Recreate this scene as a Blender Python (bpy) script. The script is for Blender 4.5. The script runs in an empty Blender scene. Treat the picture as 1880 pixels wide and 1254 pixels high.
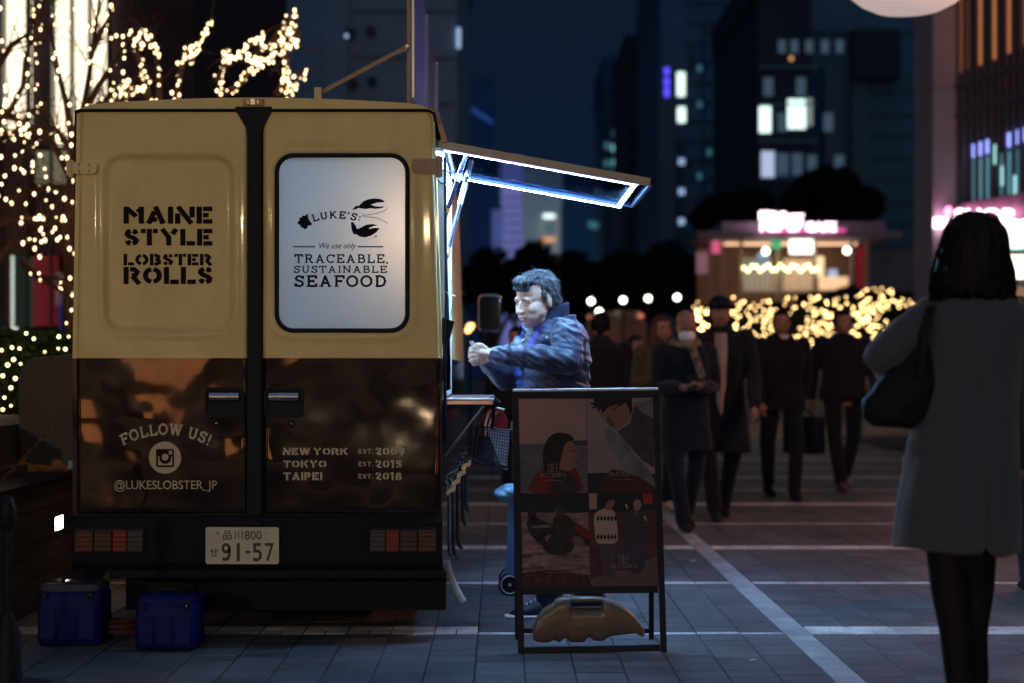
import bpy, math, random
import numpy as np
from math import sin, cos, pi, radians, exp, sqrt
from mathutils import Vector, Matrix, noise
from mathutils.geometry import tessellate_polygon

random.seed(7)
scene = bpy.context.scene
col = scene.collection

# ------------------------------------------------------------------ camera
F = 3200.0                      # focal length in photo pixels (1880 wide)
VX, VY = 920.0, 670.0           # where the level view direction meets the photo
H0 = 1.25                       # eye height
cam_d = bpy.data.cameras.new('camera')
cam = bpy.data.objects.new('camera', cam_d); col.objects.link(cam)
cam.location = (0, 0, H0); cam.rotation_euler = (radians(90), 0, 0)
cam_d.sensor_width = 36.0; cam_d.lens = F / 1880 * 36.0
cam_d.shift_x = 20 / 1880; cam_d.shift_y = 43 / 1880
cam_d.clip_start = 0.05; cam_d.clip_end = 2000
cam_d.dof.use_dof = True; cam_d.dof.focus_distance = 7.95; cam_d.dof.aperture_fstop = 1.65
scene.camera = cam

# ------------------------------------------------------------------ night sky
w = bpy.data.worlds.new('World'); scene.world = w; w.use_nodes = True
nt = w.node_tree; nt.nodes.clear()
out = nt.nodes.new('ShaderNodeOutputWorld'); bg = nt.nodes.new('ShaderNodeBackground')
tc = nt.nodes.new('ShaderNodeTexCoord'); sx = nt.nodes.new('ShaderNodeSeparateXYZ')
rp = nt.nodes.new('ShaderNodeValToRGB')
rp.color_ramp.elements[0].position = 0.0; rp.color_ramp.elements[0].color = (.0030, .0165, .048, 1)
e = rp.color_ramp.elements.new(.07); e.color = (.0030, .0120, .034, 1)
rp.color_ramp.elements[-1].position = 0.2; rp.color_ramp.elements[-1].color = (.0048, .0098, .0225, 1)
nt.links.new(tc.outputs['Generated'], sx.inputs[0]); nt.links.new(sx.outputs['Z'], rp.inputs[0])
nt.links.new(rp.outputs[0], bg.inputs[0]); bg.inputs[1].default_value = 1.0
nt.links.new(bg.outputs[0], out.inputs[0])

# faint blue light of the city sky, very wide and soft
sun_d = bpy.data.lights.new('city_sky_glow', 'SUN'); sun = bpy.data.objects.new('city_sky_glow', sun_d)
col.objects.link(sun); sun_d.energy = 0.25; sun_d.angle = radians(120); sun_d.color = (.45, .68, 1.0)
sun.rotation_euler = (radians(52), 0, radians(14))

scene.render.engine = 'CYCLES'
scene.cycles.use_denoising = True
scene.cycles.max_bounces = 6; scene.cycles.sample_clamp_indirect = 4.0
scene.cycles.use_light_tree = True
scene.view_settings.view_transform = 'Standard'; scene.view_settings.look = 'None'
scene.view_settings.exposure = 0.0; scene.view_settings.gamma = 1.0
scene.view_settings.use_curve_mapping = False

# ------------------------------------------------------------------ helpers
def X_(px, Y): return (px - VX) * Y / F
def Z_(py, Y): return H0 - (py - VY) * Y / F
def P(px, py, Y): return Vector((X_(px, Y), Y, Z_(py, Y)))

MATS = {}
def mat(name, base=(.5, .5, .5), rough=.6, metal=0., var=.15, scale=8., bump=0., bscale=60., coat=0.,
        emit=None, es=0., trans=0., rnd=0., sheen=0., stretch=None, rvar=0., alpha=1., ior=1.5, stain=None):
    if name in MATS: return MATS[name]
    m = bpy.data.materials.new(name); m.use_nodes = True
    n = m.node_tree.nodes; l = m.node_tree.links
    b = n['Principled BSDF']
    b.inputs['Roughness'].default_value = rough; b.inputs['Metallic'].default_value = metal
    b.inputs['Coat Weight'].default_value = coat; b.inputs['Coat Roughness'].default_value = .06
    b.inputs['Transmission Weight'].default_value = trans; b.inputs['IOR'].default_value = ior
    b.inputs['Sheen Weight'].default_value = sheen
    if rough >= .55 and not coat: b.inputs['Specular IOR Level'].default_value = .22
    t = n.new('ShaderNodeTexCoord'); mp = n.new('ShaderNodeMapping')
    l.new(t.outputs['Object'], mp.inputs[0])
    if stretch: mp.inputs['Scale'].default_value = stretch
    nz = n.new('ShaderNodeTexNoise'); nz.inputs['Scale'].default_value = scale
    nz.inputs['Detail'].default_value = 5; l.new(mp.outputs[0], nz.inputs['Vector'])
    mr = n.new('ShaderNodeMapRange'); mr.inputs[1].default_value = .25; mr.inputs[2].default_value = .75
    mr.inputs[3].default_value = 1 - var; mr.inputs[4].default_value = 1 + var
    l.new(nz.outputs['Fac'], mr.inputs[0])
    fac = mr.outputs[0]
    if rnd:
        g = n.new('ShaderNodeNewGeometry'); oi = n.new('ShaderNodeObjectInfo')
        ad = n.new('ShaderNodeMath'); ad.operation = 'ADD'
        l.new(g.outputs['Random Per Island'], ad.inputs[0]); l.new(oi.outputs['Random'], ad.inputs[1])
        fr = n.new('ShaderNodeMath'); fr.operation = 'FRACT'; l.new(ad.outputs[0], fr.inputs[0])
        m2 = n.new('ShaderNodeMapRange'); m2.inputs[3].default_value = 1 - rnd; m2.inputs[4].default_value = 1 + rnd
        l.new(fr.outputs[0], m2.inputs[0])
        mm = n.new('ShaderNodeMath'); mm.operation = 'MULTIPLY'; l.new(fac, mm.inputs[0]); l.new(m2.outputs[0], mm.inputs[1])
        fac = mm.outputs[0]
    if stain:
        ge = n.new('ShaderNodeNewGeometry'); mq = n.new('ShaderNodeMapping'); mq.inputs['Scale'].default_value = stain[0]
        l.new(ge.outputs['Position'], mq.inputs[0]); ns = n.new('ShaderNodeTexNoise'); ns.inputs['Scale'].default_value = 1; ns.inputs['Detail'].default_value = 8; ns.inputs['Roughness'].default_value = .7
        l.new(mq.outputs[0], ns.inputs['Vector']); ms_ = n.new('ShaderNodeMapRange'); ms_.inputs[1].default_value = .38; ms_.inputs[2].default_value = .56
        ms_.inputs[3].default_value = 1-stain[1]; ms_.inputs[4].default_value = 1.05; l.new(ns.outputs['Fac'], ms_.inputs[0])
        mk_ = n.new('ShaderNodeMath'); mk_.operation = 'MULTIPLY'; l.new(fac, mk_.inputs[0]); l.new(ms_.outputs[0], mk_.inputs[1]); fac = mk_.outputs[0]
    vm = n.new('ShaderNodeVectorMath'); vm.operation = 'SCALE'; vm.inputs[0].default_value = base
    l.new(fac, vm.inputs['Scale']); l.new(vm.outputs[0], b.inputs['Base Color'])
    if rvar:
        r2 = n.new('ShaderNodeMapRange'); r2.inputs[1].default_value = .3; r2.inputs[2].default_value = .7
        r2.inputs[3].default_value = max(.02, rough - rvar); r2.inputs[4].default_value = rough + rvar
        l.new(nz.outputs['Fac'], r2.inputs[0]); l.new(r2.outputs[0], b.inputs['Roughness'])
    if bump:
        bn = n.new('ShaderNodeTexNoise'); bn.inputs['Scale'].default_value = bscale; bn.inputs['Detail'].default_value = 4
        l.new(mp.outputs[0], bn.inputs['Vector'])
        bp = n.new('ShaderNodeBump'); bp.inputs['Strength'].default_value = bump; bp.inputs['Distance'].default_value = .01
        l.new(bn.outputs['Fac'], bp.inputs['Height']); l.new(bp.outputs[0], b.inputs['Normal'])
    if emit:
        b.inputs['Emission Color'].default_value = (*emit, 1); b.inputs['Emission Strength'].default_value = es
    MATS[name] = m
    return m

class MB:
    """collects shapes in world coordinates, builds them as one mesh object"""
    def __init__(s): s.v = []; s.f = []; s.m = []
    def add(s, vs, fs, mi=0):
        o = len(s.v); s.v += [tuple(v) for v in vs]; s.f += [tuple(o + i for i in f) for f in fs]; s.m += [mi] * len(fs); return s
    def box(s, x0, x1, y0, y1, z0, z1, mi=0):
        return s.add([(x0,y0,z0),(x1,y0,z0),(x1,y1,z0),(x0,y1,z0),(x0,y0,z1),(x1,y0,z1),(x1,y1,z1),(x0,y1,z1)],
                     [(3,2,1,0),(4,5,6,7),(0,1,5,4),(1,2,6,5),(2,3,7,6),(3,0,4,7)], mi)
    def bevbox(s, x0, x1, y0, y1, z0, z1, b=.01, mi=0):
        """box with its four vertical edges and its top rim rounded"""
        def ring(z, i):
            r = []
            for cx, cy, a0 in ((x1-b,y1-b,0),(x0+b,y1-b,90),(x0+b,y0+b,180),(x1-b,y0+b,270)):
                for k in range(4):
                    a = radians(a0 + k*30); r.append((cx+(b-i)*cos(a), cy+(b-i)*sin(a), z))
            return r
        return s.loft([ring(z0, b*.6), ring(z0+b*.5, 0), ring(z1-b, 0), ring(z1-b*.3, b*.3), ring(z1, b*.9)], mi=mi)
    def loft(s, rings, caps=True, mi=0, closed=True):
        n = len(rings[0]); vs = [p for r in rings for p in r]; fs = []
        for i in range(len(rings)-1):
            for j in range(n if closed else n-1):
                a = i*n+j; b_ = i*n+(j+1) % n
                fs.append((a, b_, b_+n, a+n))
        if caps: fs.append(tuple(range(n))[::-1]); fs.append(tuple((len(rings)-1)*n+j for j in range(n)))
        return s.add(vs, fs, mi)
    def tube(s, pts, rad, n=10, mi=0, caps=True, flat=1.0):
        pts = [Vector(p) for p in pts]
        if not hasattr(rad, '__len__'): rad = [rad]*len(pts)
        rings = []; up = None
        for i, p in enumerate(pts):
            d = (pts[min(i+1, len(pts)-1)] - pts[max(i-1, 0)])
            if d.length < 1e-9: d = Vector((0,0,1))
            d.normalize()
            if up is None:
                up = Vector((0,0,1)) if abs(d.z) < .9 else Vector((0,1,0))
            u = d.cross(up)
            if u.length < 1e-4: u = d.cross(Vector((1,0,0)))
            u.normalize(); v_ = u.cross(d).normalized(); up = v_
            rings.append([tuple(p + (u*cos(2*pi*k/n) + v_*sin(2*pi*k/n)*flat)*rad[i]) for k in range(n)])
        return s.loft(rings, caps=caps, mi=mi)
    def cap(s, pts, rad, n=10, mi=0):
        """tube with rounded ends"""
        pts = [Vector(p) for p in pts]
        if not hasattr(rad, '__len__'): rad = [rad]*len(pts)
        d0 = (pts[0]-pts[1]).normalized(); d1 = (pts[-1]-pts[-2]).normalized()
        r0, r1 = rad[0], rad[-1]
        P_ = [pts[0]+d0*r0*q for q in (.98,.8,.45)] + pts + [pts[-1]+d1*r1*q for q in (.45,.8,.98)]
        R_ = [r0*.2, r0*.6, r0*.9] + list(rad) + [r1*.9, r1*.6, r1*.2]
        return s.tube(P_, R_, n, mi)
    def ell(s, c, r, nu=14, nv=9, mi=0, M=None, fn=None):
        vs = []; fs = []
        c = Vector(c)
        if not hasattr(r, '__len__'): r = (r, r, r)
        for i in range(nv+1):
            th = pi*i/nv
            for j in range(nu):
                ph = 2*pi*j/nu
                d = Vector((r[0]*sin(th)*cos(ph), r[1]*sin(th)*sin(ph), r[2]*cos(th)))
                if fn: d = fn(d)
                if M is not None: d = M @ d
                vs.append(c+d)
        for i in range(nv):
            for j in range(nu):
                a = i*nu+j; b_ = i*nu+(j+1) % nu
                fs.append((a, a+nu, b_+nu, b_))
        return s.add(vs, fs, mi)
    def torus(s, c, R, r, ax=Vector((0,1,0)), n=24, k=8, mi=0, sc=(1,1)):
        ax = Vector(ax).normalized(); u = ax.orthogonal().normalized(); v_ = ax.cross(u); c = Vector(c)
        pts = [c + (u*cos(2*pi*i/n)*sc[0] + v_*sin(2*pi*i/n)*sc[1])*R for i in range(n)]
        vs = []; fs = []
        for i in range(n):
            d = (pts[(i+1) % n]-pts[i-1]).normalized(); o = d.cross(ax)
            for j in range(k): vs.append(pts[i] + (o*cos(2*pi*j/k) + ax*sin(2*pi*j/k))*r)
        for i in range(n):
            for j in range(k):
                fs.append((i*k+j, i*k+(j+1) % k, ((i+1) % n)*k+(j+1) % k, ((i+1) % n)*k+j))
        return s.add(vs, fs, mi)
    def prism(s, front, off, mi=0):
        """polygon (list of points) given thickness along vector off"""
        front = [Vector(p) for p in front]; off = Vector(off); n = len(front)
        tri = tessellate_polygon([front])
        vs = front + [p+off for p in front]
        fs = [tuple(t) for t in tri] + [tuple(i+n for i in t[::-1]) for t in tri]
        fs += [(i, (i+1) % n, (i+1) % n+n, i+n) for i in range(n)]
        return s.add(vs, fs, mi)
    def poly(s, pts, mi=0):
        pts = [Vector(p) for p in pts]
        return s.add(pts, [tuple(t) for t in tessellate_polygon([pts])], mi)
    def build(s, name, m, parent=None, smooth=False, angle=40):
        me = bpy.data.meshes.new(name)
        o0 = Vector(parent.matrix_basis.translation) if parent is not None else Vector((0,0,0))
        pp = parent.parent if parent is not None else None
        while pp is not None: o0 += Vector(pp.matrix_basis.translation); pp = pp.parent
        me.from_pydata([(v[0]-o0.x, v[1]-o0.y, v[2]-o0.z) for v in s.v], [], s.f)
        ms = m if isinstance(m, (list, tuple)) else [m]
        for q in ms: me.materials.append(q)
        if len(ms) > 1: me.polygons.foreach_set('material_index', s.m)
        me.update()
        return link(name, me, parent, smooth, angle)

def link(name, me, parent=None, smooth=False, angle=40):
    if smooth:
        me.polygons.foreach_set('use_smooth', [True]*len(me.polygons))
        if angle:
            try: me.set_sharp_from_angle(angle=radians(angle))
            except Exception: pass
    o = bpy.data.objects.new(name, me); col.objects.link(o)
    if parent is not None: o.parent = parent
    return o

def thing(name, label, cat, loc=(0,0,0), group=None):
    o = bpy.data.objects.new(name, None); col.objects.link(o); o.location = loc
    o.empty_display_size = .1
    o['label'] = label; o['category'] = cat
    if group: o['group'] = group
    return o
def tag(o, label, cat, group=None):
    o['label'] = label; o['category'] = cat
    if group: o['group'] = group
    return o
def struct(o): o['kind'] = 'structure'; return o
def stuff(o): o['kind'] = 'stuff'; return o

def voxel(mb, size, iters, fn=None, factor=.6):
    """union of overlapping closed shapes as one continuous smooth surface"""
    me = bpy.data.meshes.new('tmp'); me.from_pydata(mb.v, [], mb.f); me.update()
    o = bpy.data.objects.new('tmp', me); col.objects.link(o)
    r = o.modifiers.new('r', 'REMESH'); r.mode = 'VOXEL'; r.voxel_size = size; r.adaptivity = 0
    if iters:
        sm = o.modifiers.new('s', 'SMOOTH'); sm.factor = factor; sm.iterations = iters
    dg = bpy.context.evaluated_depsgraph_get()
    ev = o.evaluated_get(dg); m2 = bpy.data.meshes.new_from_object(ev)
    n = len(m2.vertices); a = np.empty(n*3); m2.vertices.foreach_get('co', a); a = a.reshape(-1, 3)
    if fn is not None:
        nn = np.empty(n*3); m2.vertices.foreach_get('normal', nn); nn = nn.reshape(-1, 3)
        a = fn(a, nn)
    f = [tuple(p.vertices) for p in m2.polygons]
    bpy.data.objects.remove(o); bpy.data.meshes.remove(me); bpy.data.meshes.remove(m2)
    q = MB(); q.v = [tuple(x) for x in a]; q.f = f; q.m = [0]*len(f)
    return q

# ------------------------------------------------------------------ lettering
def arc(cx, cy, rx, ry, a0, a1, n=10):
    return [(cx+rx*cos(radians(a0+(a1-a0)*i/n)), cy+ry*sin(radians(a0+(a1-a0)*i/n))) for i in range(n+1)]
def ribbon(pts, t):
    """flat band of width t along a 2-D polyline -> list of quads"""
    n = len(pts); L = []; R = []
    for i in range(n):
        a = Vector(pts[max(i-1,0)]); b = Vector(pts[i]); c = Vector(pts[min(i+1,n-1)])
        d1 = (b-a).normalized() if i else (c-b).normalized(); d2 = (c-b).normalized() if i < n-1 else d1
        n1 = Vector((-d1.y, d1.x)); n2 = Vector((-d2.y, d2.x)); m = n1+n2
        if m.length < .2: m = n1
        m.normalize(); k = min(1/max(m.dot(n1), .35), 1.6)
        L.append(b+m*t/2*k); R.append(b-m*t/2*k)
    return [[L[i], R[i], R[i+1], L[i+1]] for i in range(n-1)]
ST = {  # heavy stencil letters, band .26
 'M': (1.0, [[(.13,0),(.13,1)],[(.16,.9),(.62,.42)],[(.87,0),(.87,1)],[(.87,.87),(.68,.67)]]),
 'A': (.98,[[(.13,0),(.42,.72)],[(.46,1),(.85,0)],[(.26,.24),(.54,.24)]]),
 'I': (.26,[[(.13,0),(.13,1)]]),
 'N': (.95,[[(.12,0),(.12,.6)],[(.14,1),(.80,0)],[(.83,.36),(.83,1)]]),
 'E': (.8, [[(.13,0),(.13,1)],[(.32,.87),(.78,.87)],[(.32,.5),(.6,.5)],[(.32,.13),(.78,.13)]]),
 'S': (.74,[[(.32,.88),(.18,.82),(.13,.69),(.22,.57),(.5,.43),(.61,.31),(.56,.18),(.42,.12)],[(.43,.88),(.54,.84),(.61,.7)],[(.31,.12),(.2,.16),(.13,.3)]]),
 'T': (.86,[[(.43,0),(.43,1)],[(0,.87),(.25,.87)],[(.61,.87),(.86,.87)]]),
 'Y': (.95,[[(.12,1),(.46,.5),(.46,0)],[(.85,1),(.64,.68)]]),
 'L': (.76,[[(.13,0),(.13,1)],[(.32,.13),(.76,.13)]]),
 'O': (.96,[arc(.48,.5,.35,.37,100,260),arc(.48,.5,.35,.37,-80,80)]),
 'B': (.86,[[(.13,0),(.13,1)],[(.31,.87),(.5,.87),(.63,.77),(.6,.62),(.42,.53)],[(.42,.5),(.65,.42),(.7,.25),(.55,.13),(.31,.13)]]),
 'R': (.88,[[(.13,0),(.13,1)],[(.32,.87),(.55,.85),(.69,.7),(.6,.53),(.42,.48)],[(.45,.46),(.8,0)]]),
 'K': (.9, [[(.13,0),(.13,1)],[(.36,.5),(.8,1)],[(.46,.5),(.8,0)]]),
 'W': (1.3,[[(.12,1),(.38,0)],[(.46,.2),(.66,1)],[(.70,.9),(.9,0)],[(.98,.25),(1.18,1)]]),
 'P': (.82,[[(.13,0),(.13,1)],[(.32,.87),(.55,.85),(.66,.7),(.58,.5),(.32,.45)]]),
 '0': (.8, [arc(.4,.5,.27,.37,105,255),arc(.4,.5,.27,.37,-75,75)]),
 '2': (.78,[[(.12,.66),(.2,.84),(.34,.88)],[(.45,.87),(.6,.76),(.56,.58),(.18,.16)],[(.34,.13),(.74,.13)]]),
 '9': (.78,[arc(.38,.64,.25,.23,100,290,8),[(.46,.87),(.62,.76),(.64,.55),(.52,.2),(.3,.06)]]),
 '1': (.5, [[(.3,0),(.3,1)],[(.02,.8),(.15,.87)]]),
 '5': (.76,[[(.2,.5),(.2,.9)],[(.36,.87),(.7,.87)],[(.3,.56),(.5,.56),(.62,.42),(.6,.25),(.45,.13)],[(.3,.12),(.12,.22)]]),
 '8': (.8, [arc(.4,.68,.22,.2,100,440,14),arc(.4,.28,.27,.2,-80,80),arc(.4,.28,.27,.2,100,260)]),
 '.': (.3, [[(.02,.1),(.24,.1)]]), ' ': (.3, []),
}
def sf(*pts): return [[(x-.17,y),(x+.17,y)] for x, y in pts]
SL = {  # slab serif letters: (width, strokes, serifs)
 'T': (.92,[[(.46,0),(.46,1)],[(.05,.93),(.87,.93)],[(.09,.98),(.09,.68)],[(.83,.98),(.83,.68)]],sf((.46,.05))),
 'R': (.98,[[(.22,0),(.22,1)],[(.2,.93),(.55,.93),(.72,.84),(.74,.7),(.66,.54),(.5,.48),(.22,.48)],[(.5,.48),(.74,.06),(.94,.05)]],sf((.2,.05),(.2,.95))),
 'A': (1.04,[[(.19,0),(.52,.98)],[(.48,.98),(.85,0)],[(.3,.33),(.72,.33)]],sf((.19,.05),(.85,.05))),
 'C': (.92,[arc(.5,.5,.4,.43,42,318,16),[(.85,.98),(.85,.66)]],[]),
 'E': (.88,[[(.22,0),(.22,1)],[(.2,.93),(.8,.93)],[(.2,.5),(.58,.5)],[(.2,.07),(.8,.07)],[(.78,1),(.78,.7)],[(.58,.62),(.58,.38)],[(.8,0),(.8,.3)]],sf((.18,.05),(.18,.95))),
 'F': (.84,[[(.22,0),(.22,1)],[(.2,.93),(.8,.93)],[(.2,.5),(.58,.5)],[(.78,1),(.78,.7)],[(.58,.62),(.58,.38)]],sf((.24,.05),(.18,.95))),
 'B': (.92,[[(.22,0),(.22,1)],[(.1,.93),(.55,.93),(.7,.85),(.7,.63),(.55,.52),(.22,.52)],[(.55,.52),(.76,.42),(.8,.25),(.7,.1),(.55,.07),(.1,.07)]],[]),
 'L': (.84,[[(.22,0),(.22,1)],[(.06,.07),(.76,.07)],[(.76,0),(.76,.32)]],sf((.22,.95))),
 'S': (.8, [[(.68,.74),(.62,.86),(.46,.93),(.26,.9),(.14,.76),(.18,.62),(.4,.53),(.6,.45),(.68,.28),(.6,.12),(.42,.06),(.22,.1),(.13,.26)],[(.69,.98),(.69,.68)],[(.11,.02),(.11,.32)]],[]),
 'U': (1.0,[[(.22,1),(.22,.3),(.32,.11),(.5,.06),(.68,.11),(.78,.3),(.78,1)]],sf((.22,.95),(.78,.95))),
 'I': (.44,[[(.22,0),(.22,1)]],sf((.22,.05),(.22,.95))),
 'N': (1.06,[[(.2,0),(.2,1)],[(.2,.95),(.84,.05)],[(.84,0),(.84,1)]],sf((.2,.05),(.16,.95),(.84,.95))),
 'O': (.98,[arc(.49,.5,.39,.43,0,360,22)],[]),
 'D': (.98,[[(.24,0),(.24,1)],[(.1,.93),(.5,.93),(.74,.82),(.86,.5),(.74,.18),(.5,.07),(.1,.07)]],[]),
 'K': (1.0,[[(.2,0),(.2,1)],[(.22,.38),(.74,.93)],[(.42,.55),(.8,.06)]],sf((.2,.05),(.2,.95),(.76,.95),(.82,.05))),
 'W': (1.3,[[(.14,1),(.4,.02)],[(.4,.02),(.65,.9)],[(.65,.9),(.9,.02)],[(.9,.02),(1.16,1)]],sf((.14,.95),(.65,.95),(1.16,.95))),
 'Y': (.98,[[(.14,1),(.49,.48),(.49,0)],[(.84,1),(.49,.48)]],sf((.14,.95),(.84,.95),(.49,.05))),
 '!': (.4, [[(.2,1),(.2,.34)],[(.2,.17),(.2,0)]],[]),
 "'": (.3, [[(.16,1),(.12,.68)]],[]),
 ':': (.32,[[(.16,.76),(.16,.58)],[(.16,.34),(.16,.16)]],[]),
 ',': (.28,[[(.16,.13),(.1,-.12)]],[]), ' ': (.4, [], []),
}
PL = {  # number plate digits
 '9': (.62,[arc(.3,.7,.2,.21,0,360,16),[(.51,.7),(.5,.3),(.38,.1),(.2,.07),(.08,.14)]]),
 '1': (.26,[[(.13,0),(.13,1)]]), '-': (.4,[[(.06,.45),(.34,.45)]]),
 '5': (.62,[[(.54,.92),(.15,.92),(.15,.55),(.38,.56),(.5,.44),(.5,.2),(.36,.07),(.18,.07),(.08,.14)]]),
 '7': (.66,[[(.04,.92),(.56,.92),(.22,0)]]),
}
def glyph_quads(table, text, t, gap=.12, arcpath=None):
    """2-D quads for a line of text, baseline 0..1"""
    x = 0; out_ = []; xs = []
    for ch in text:
        g = table[ch]; Q = []
        for st_ in g[1]: Q += ribbon(st_, t)
        if len(g) > 2:
            for st_ in g[2]: Q += ribbon(st_, .1)
        xs.append((x, g[0], Q)); x += g[0]+gap
    W = x-gap
    for x0, gw, Q in xs:
        for q in Q:
            pts = [Vector((p.x+x0, p.y)) for p in q]
            if arcpath:
                xc = x0+gw/2; rad, dirn = arcpath
                th = (xc-W/2)/rad; pts2 = []
                for p in pts:
                    lx, ly = p.x-xc, p.y
                    pts2.append(Vector((W/2+(rad+ly)*sin(th)+lx*cos(th), (rad+ly)*cos(th)-lx*sin(th)-rad)))
                pts = pts2
            out_.append(pts)
    return out_
def font_tris(text, bold=0., shear=0.):
    c = bpy.data.curves.new('t', 'FONT'); c.body = text; c.size = 1; c.offset = bold; c.shear = shear
    c.resolution_u = 4; c.fill_mode = 'FRONT' if hasattr(c, 'fill_mode') else c.fill_mode
    o = bpy.data.objects.new('t', c); col.objects.link(o)
    dg = bpy.context.evaluated_depsgraph_get(); me = bpy.data.meshes.new_from_object(o.evaluated_get(dg))
    out_ = [[Vector((me.vertices[i].co.x, me.vertices[i].co.y)) for i in p.vertices] for p in me.polygons]
    bpy.data.objects.remove(o); bpy.data.curves.remove(c); bpy.data.meshes.remove(me)
    return out_
def place_text(quads, box, surf, mb=None, mi=0):
    """fit 2-D quads into the pixel box (x0, ytop, x1, ybottom) of a surface function (px,py)->point"""
    xs = [p.x for q in quads for p in q]; ys = [p.y for q in quads for p in q]
    a, b, c, d = min(xs), max(xs), min(ys), max(ys); x0, y0, x1, y1 = box
    mb = mb or MB()
    for q in quads:
        pts = [surf(x0+(p.x-a)/(b-a)*(x1-x0), y1-(p.y-c)/(d-c)*(y1-y0)) for p in q]
        mb.add(pts, [tuple(range(len(pts)))], mi)
    return mb
# ------------------------------------------------------------------ materials
CREAM = mat('cream_paint', (.78,.66,.30), .42, stain=((2.2,1,1.3),.07), var=.13, scale=3, coat=.12, bump=.02, bscale=40, rvar=.08)
MAROON = mat('maroon_paint', (.016,.007,.011), .10, var=.25, scale=3, coat=1, bump=.02, bscale=30, rvar=.08)
BLACK = mat('black_rubber', (.007,.012,.024), .6, var=.2, scale=30)
DARK = mat('dark_chassis', (.007,.011,.020), .7, var=.3, scale=12)
CHROME = mat('chrome', (.72,.74,.78), .16, metal=1, var=.05, scale=20)
STEEL = mat('brushed_steel', (.5,.52,.56), .34, metal=1, var=.1, scale=20)
WHITEP = mat('white_enamel', (.78,.80,.82), .35, var=.04, scale=5)
INK = mat('navy_vinyl', (.006,.009,.030), .75, var=.05)
BROWNINK = mat('dark_brown_vinyl', (.014,.006,.014), .75, var=.05)
CREAMINK = mat('cream_vinyl', (.58,.52,.38), .45, var=.05)
LED = mat('led_white', (.9,.9,.9), .4, emit=(.29,.58,1.0), es=360)
LEDV = mat('led_violet_edge', (.4,.3,.9), .4, emit=(.35,.30,1.0), es=3)
TILE = mat('paving_stone', (.114,.121,.136), .62, stain=((1.6,.9,1),.32), var=.22, scale=45, bump=.25, bscale=180, rnd=.2, rvar=.12)
TILEW = mat('white_paving_stone', (.66,.67,.66), .6, stain=((5,3,1),.38), var=.12, scale=45, bump=.2, bscale=180, rnd=.06)
TILEL = mat('pale_paving_stone', (.36,.39,.42), .6, stain=((4,2,1),.3), var=.15, scale=45, bump=.2, bscale=180, rnd=.1)
GROUT = mat('dark_joint_sand', (.018,.035,.055), .9, var=.3, scale=60)
SKIN = mat('skin', (.50,.33,.25), .5, var=.08, scale=20, bump=.05, bscale=150)
SKINP = mat('pale_skin', (.62,.39,.28), .48, var=.06, scale=20, bump=.06, bscale=150)
HAIRB = mat('black_hair', (.006,.007,.010), .65, var=.4, scale=40, stretch=(1,1,.12), bump=.4, bscale=120)
HAIRG = mat('greying_hair', (.021,.024,.030), .42, var=.75, scale=55, stretch=(1,1,.25), bump=.6, bscale=140)
BULB = mat('warm_bulb', (.9,.8,.6), .5, emit=(1.0,.72,.38), es=4.6)
BULBF = mat('warm_bulb_far', (.9,.8,.6), .5, emit=(1.0,.64,.25), es=15)
BARK = mat('bark', (.10,.055,.035), .85, var=.4, scale=20, bump=.5, bscale=60)
LEAF = mat('dark_leaves', (.055,.095,.030), .55, var=.4, scale=30, rnd=.5)
FAR_LEAF = mat('night_foliage', (.008,.012,.012), .9, var=.4, scale=6, rnd=.3)
CLOTHB = mat('black_cloth', (.008,.011,.017), .85, var=.3, scale=12, bump=.2, bscale=120, sheen=.15)

def thin_glass(name, tint, gloss=.08, rough=.02):
    m = bpy.data.materials.new(name); m.use_nodes = True; n = m.node_tree.nodes; l = m.node_tree.links; n.clear()
    o = n.new('ShaderNodeOutputMaterial'); t = n.new('ShaderNodeBsdfTransparent'); g = n.new('ShaderNodeBsdfGlossy'); x = n.new('ShaderNodeMixShader')
    z = n.new('ShaderNodeTexNoise'); z.inputs['Scale'].default_value = 6; r = n.new('ShaderNodeMapRange'); r.inputs[3].default_value = gloss*.7; r.inputs[4].default_value = gloss*1.3
    l.new(z.outputs['Fac'], r.inputs[0]); l.new(r.outputs[0], x.inputs[0])
    t.inputs[0].default_value = (*tint, 1); g.inputs['Roughness'].default_value = rough
    l.new(t.outputs[0], x.inputs[1]); l.new(g.outputs[0], x.inputs[2]); l.new(x.outputs[0], o.inputs[0]); return m
# ------------------------------------------------------------------ the ground
g = MB(); g.add([(-400,-60,-.014),(400,-60,-.014),(400,900,-.014),(-400,900,-.014)], [(0,1,2,3)])
ground = struct(g.build('ground', mat('asphalt_ground', (.05,.045,.045), .8, var=.3, scale=3, bump=.3)))

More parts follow.
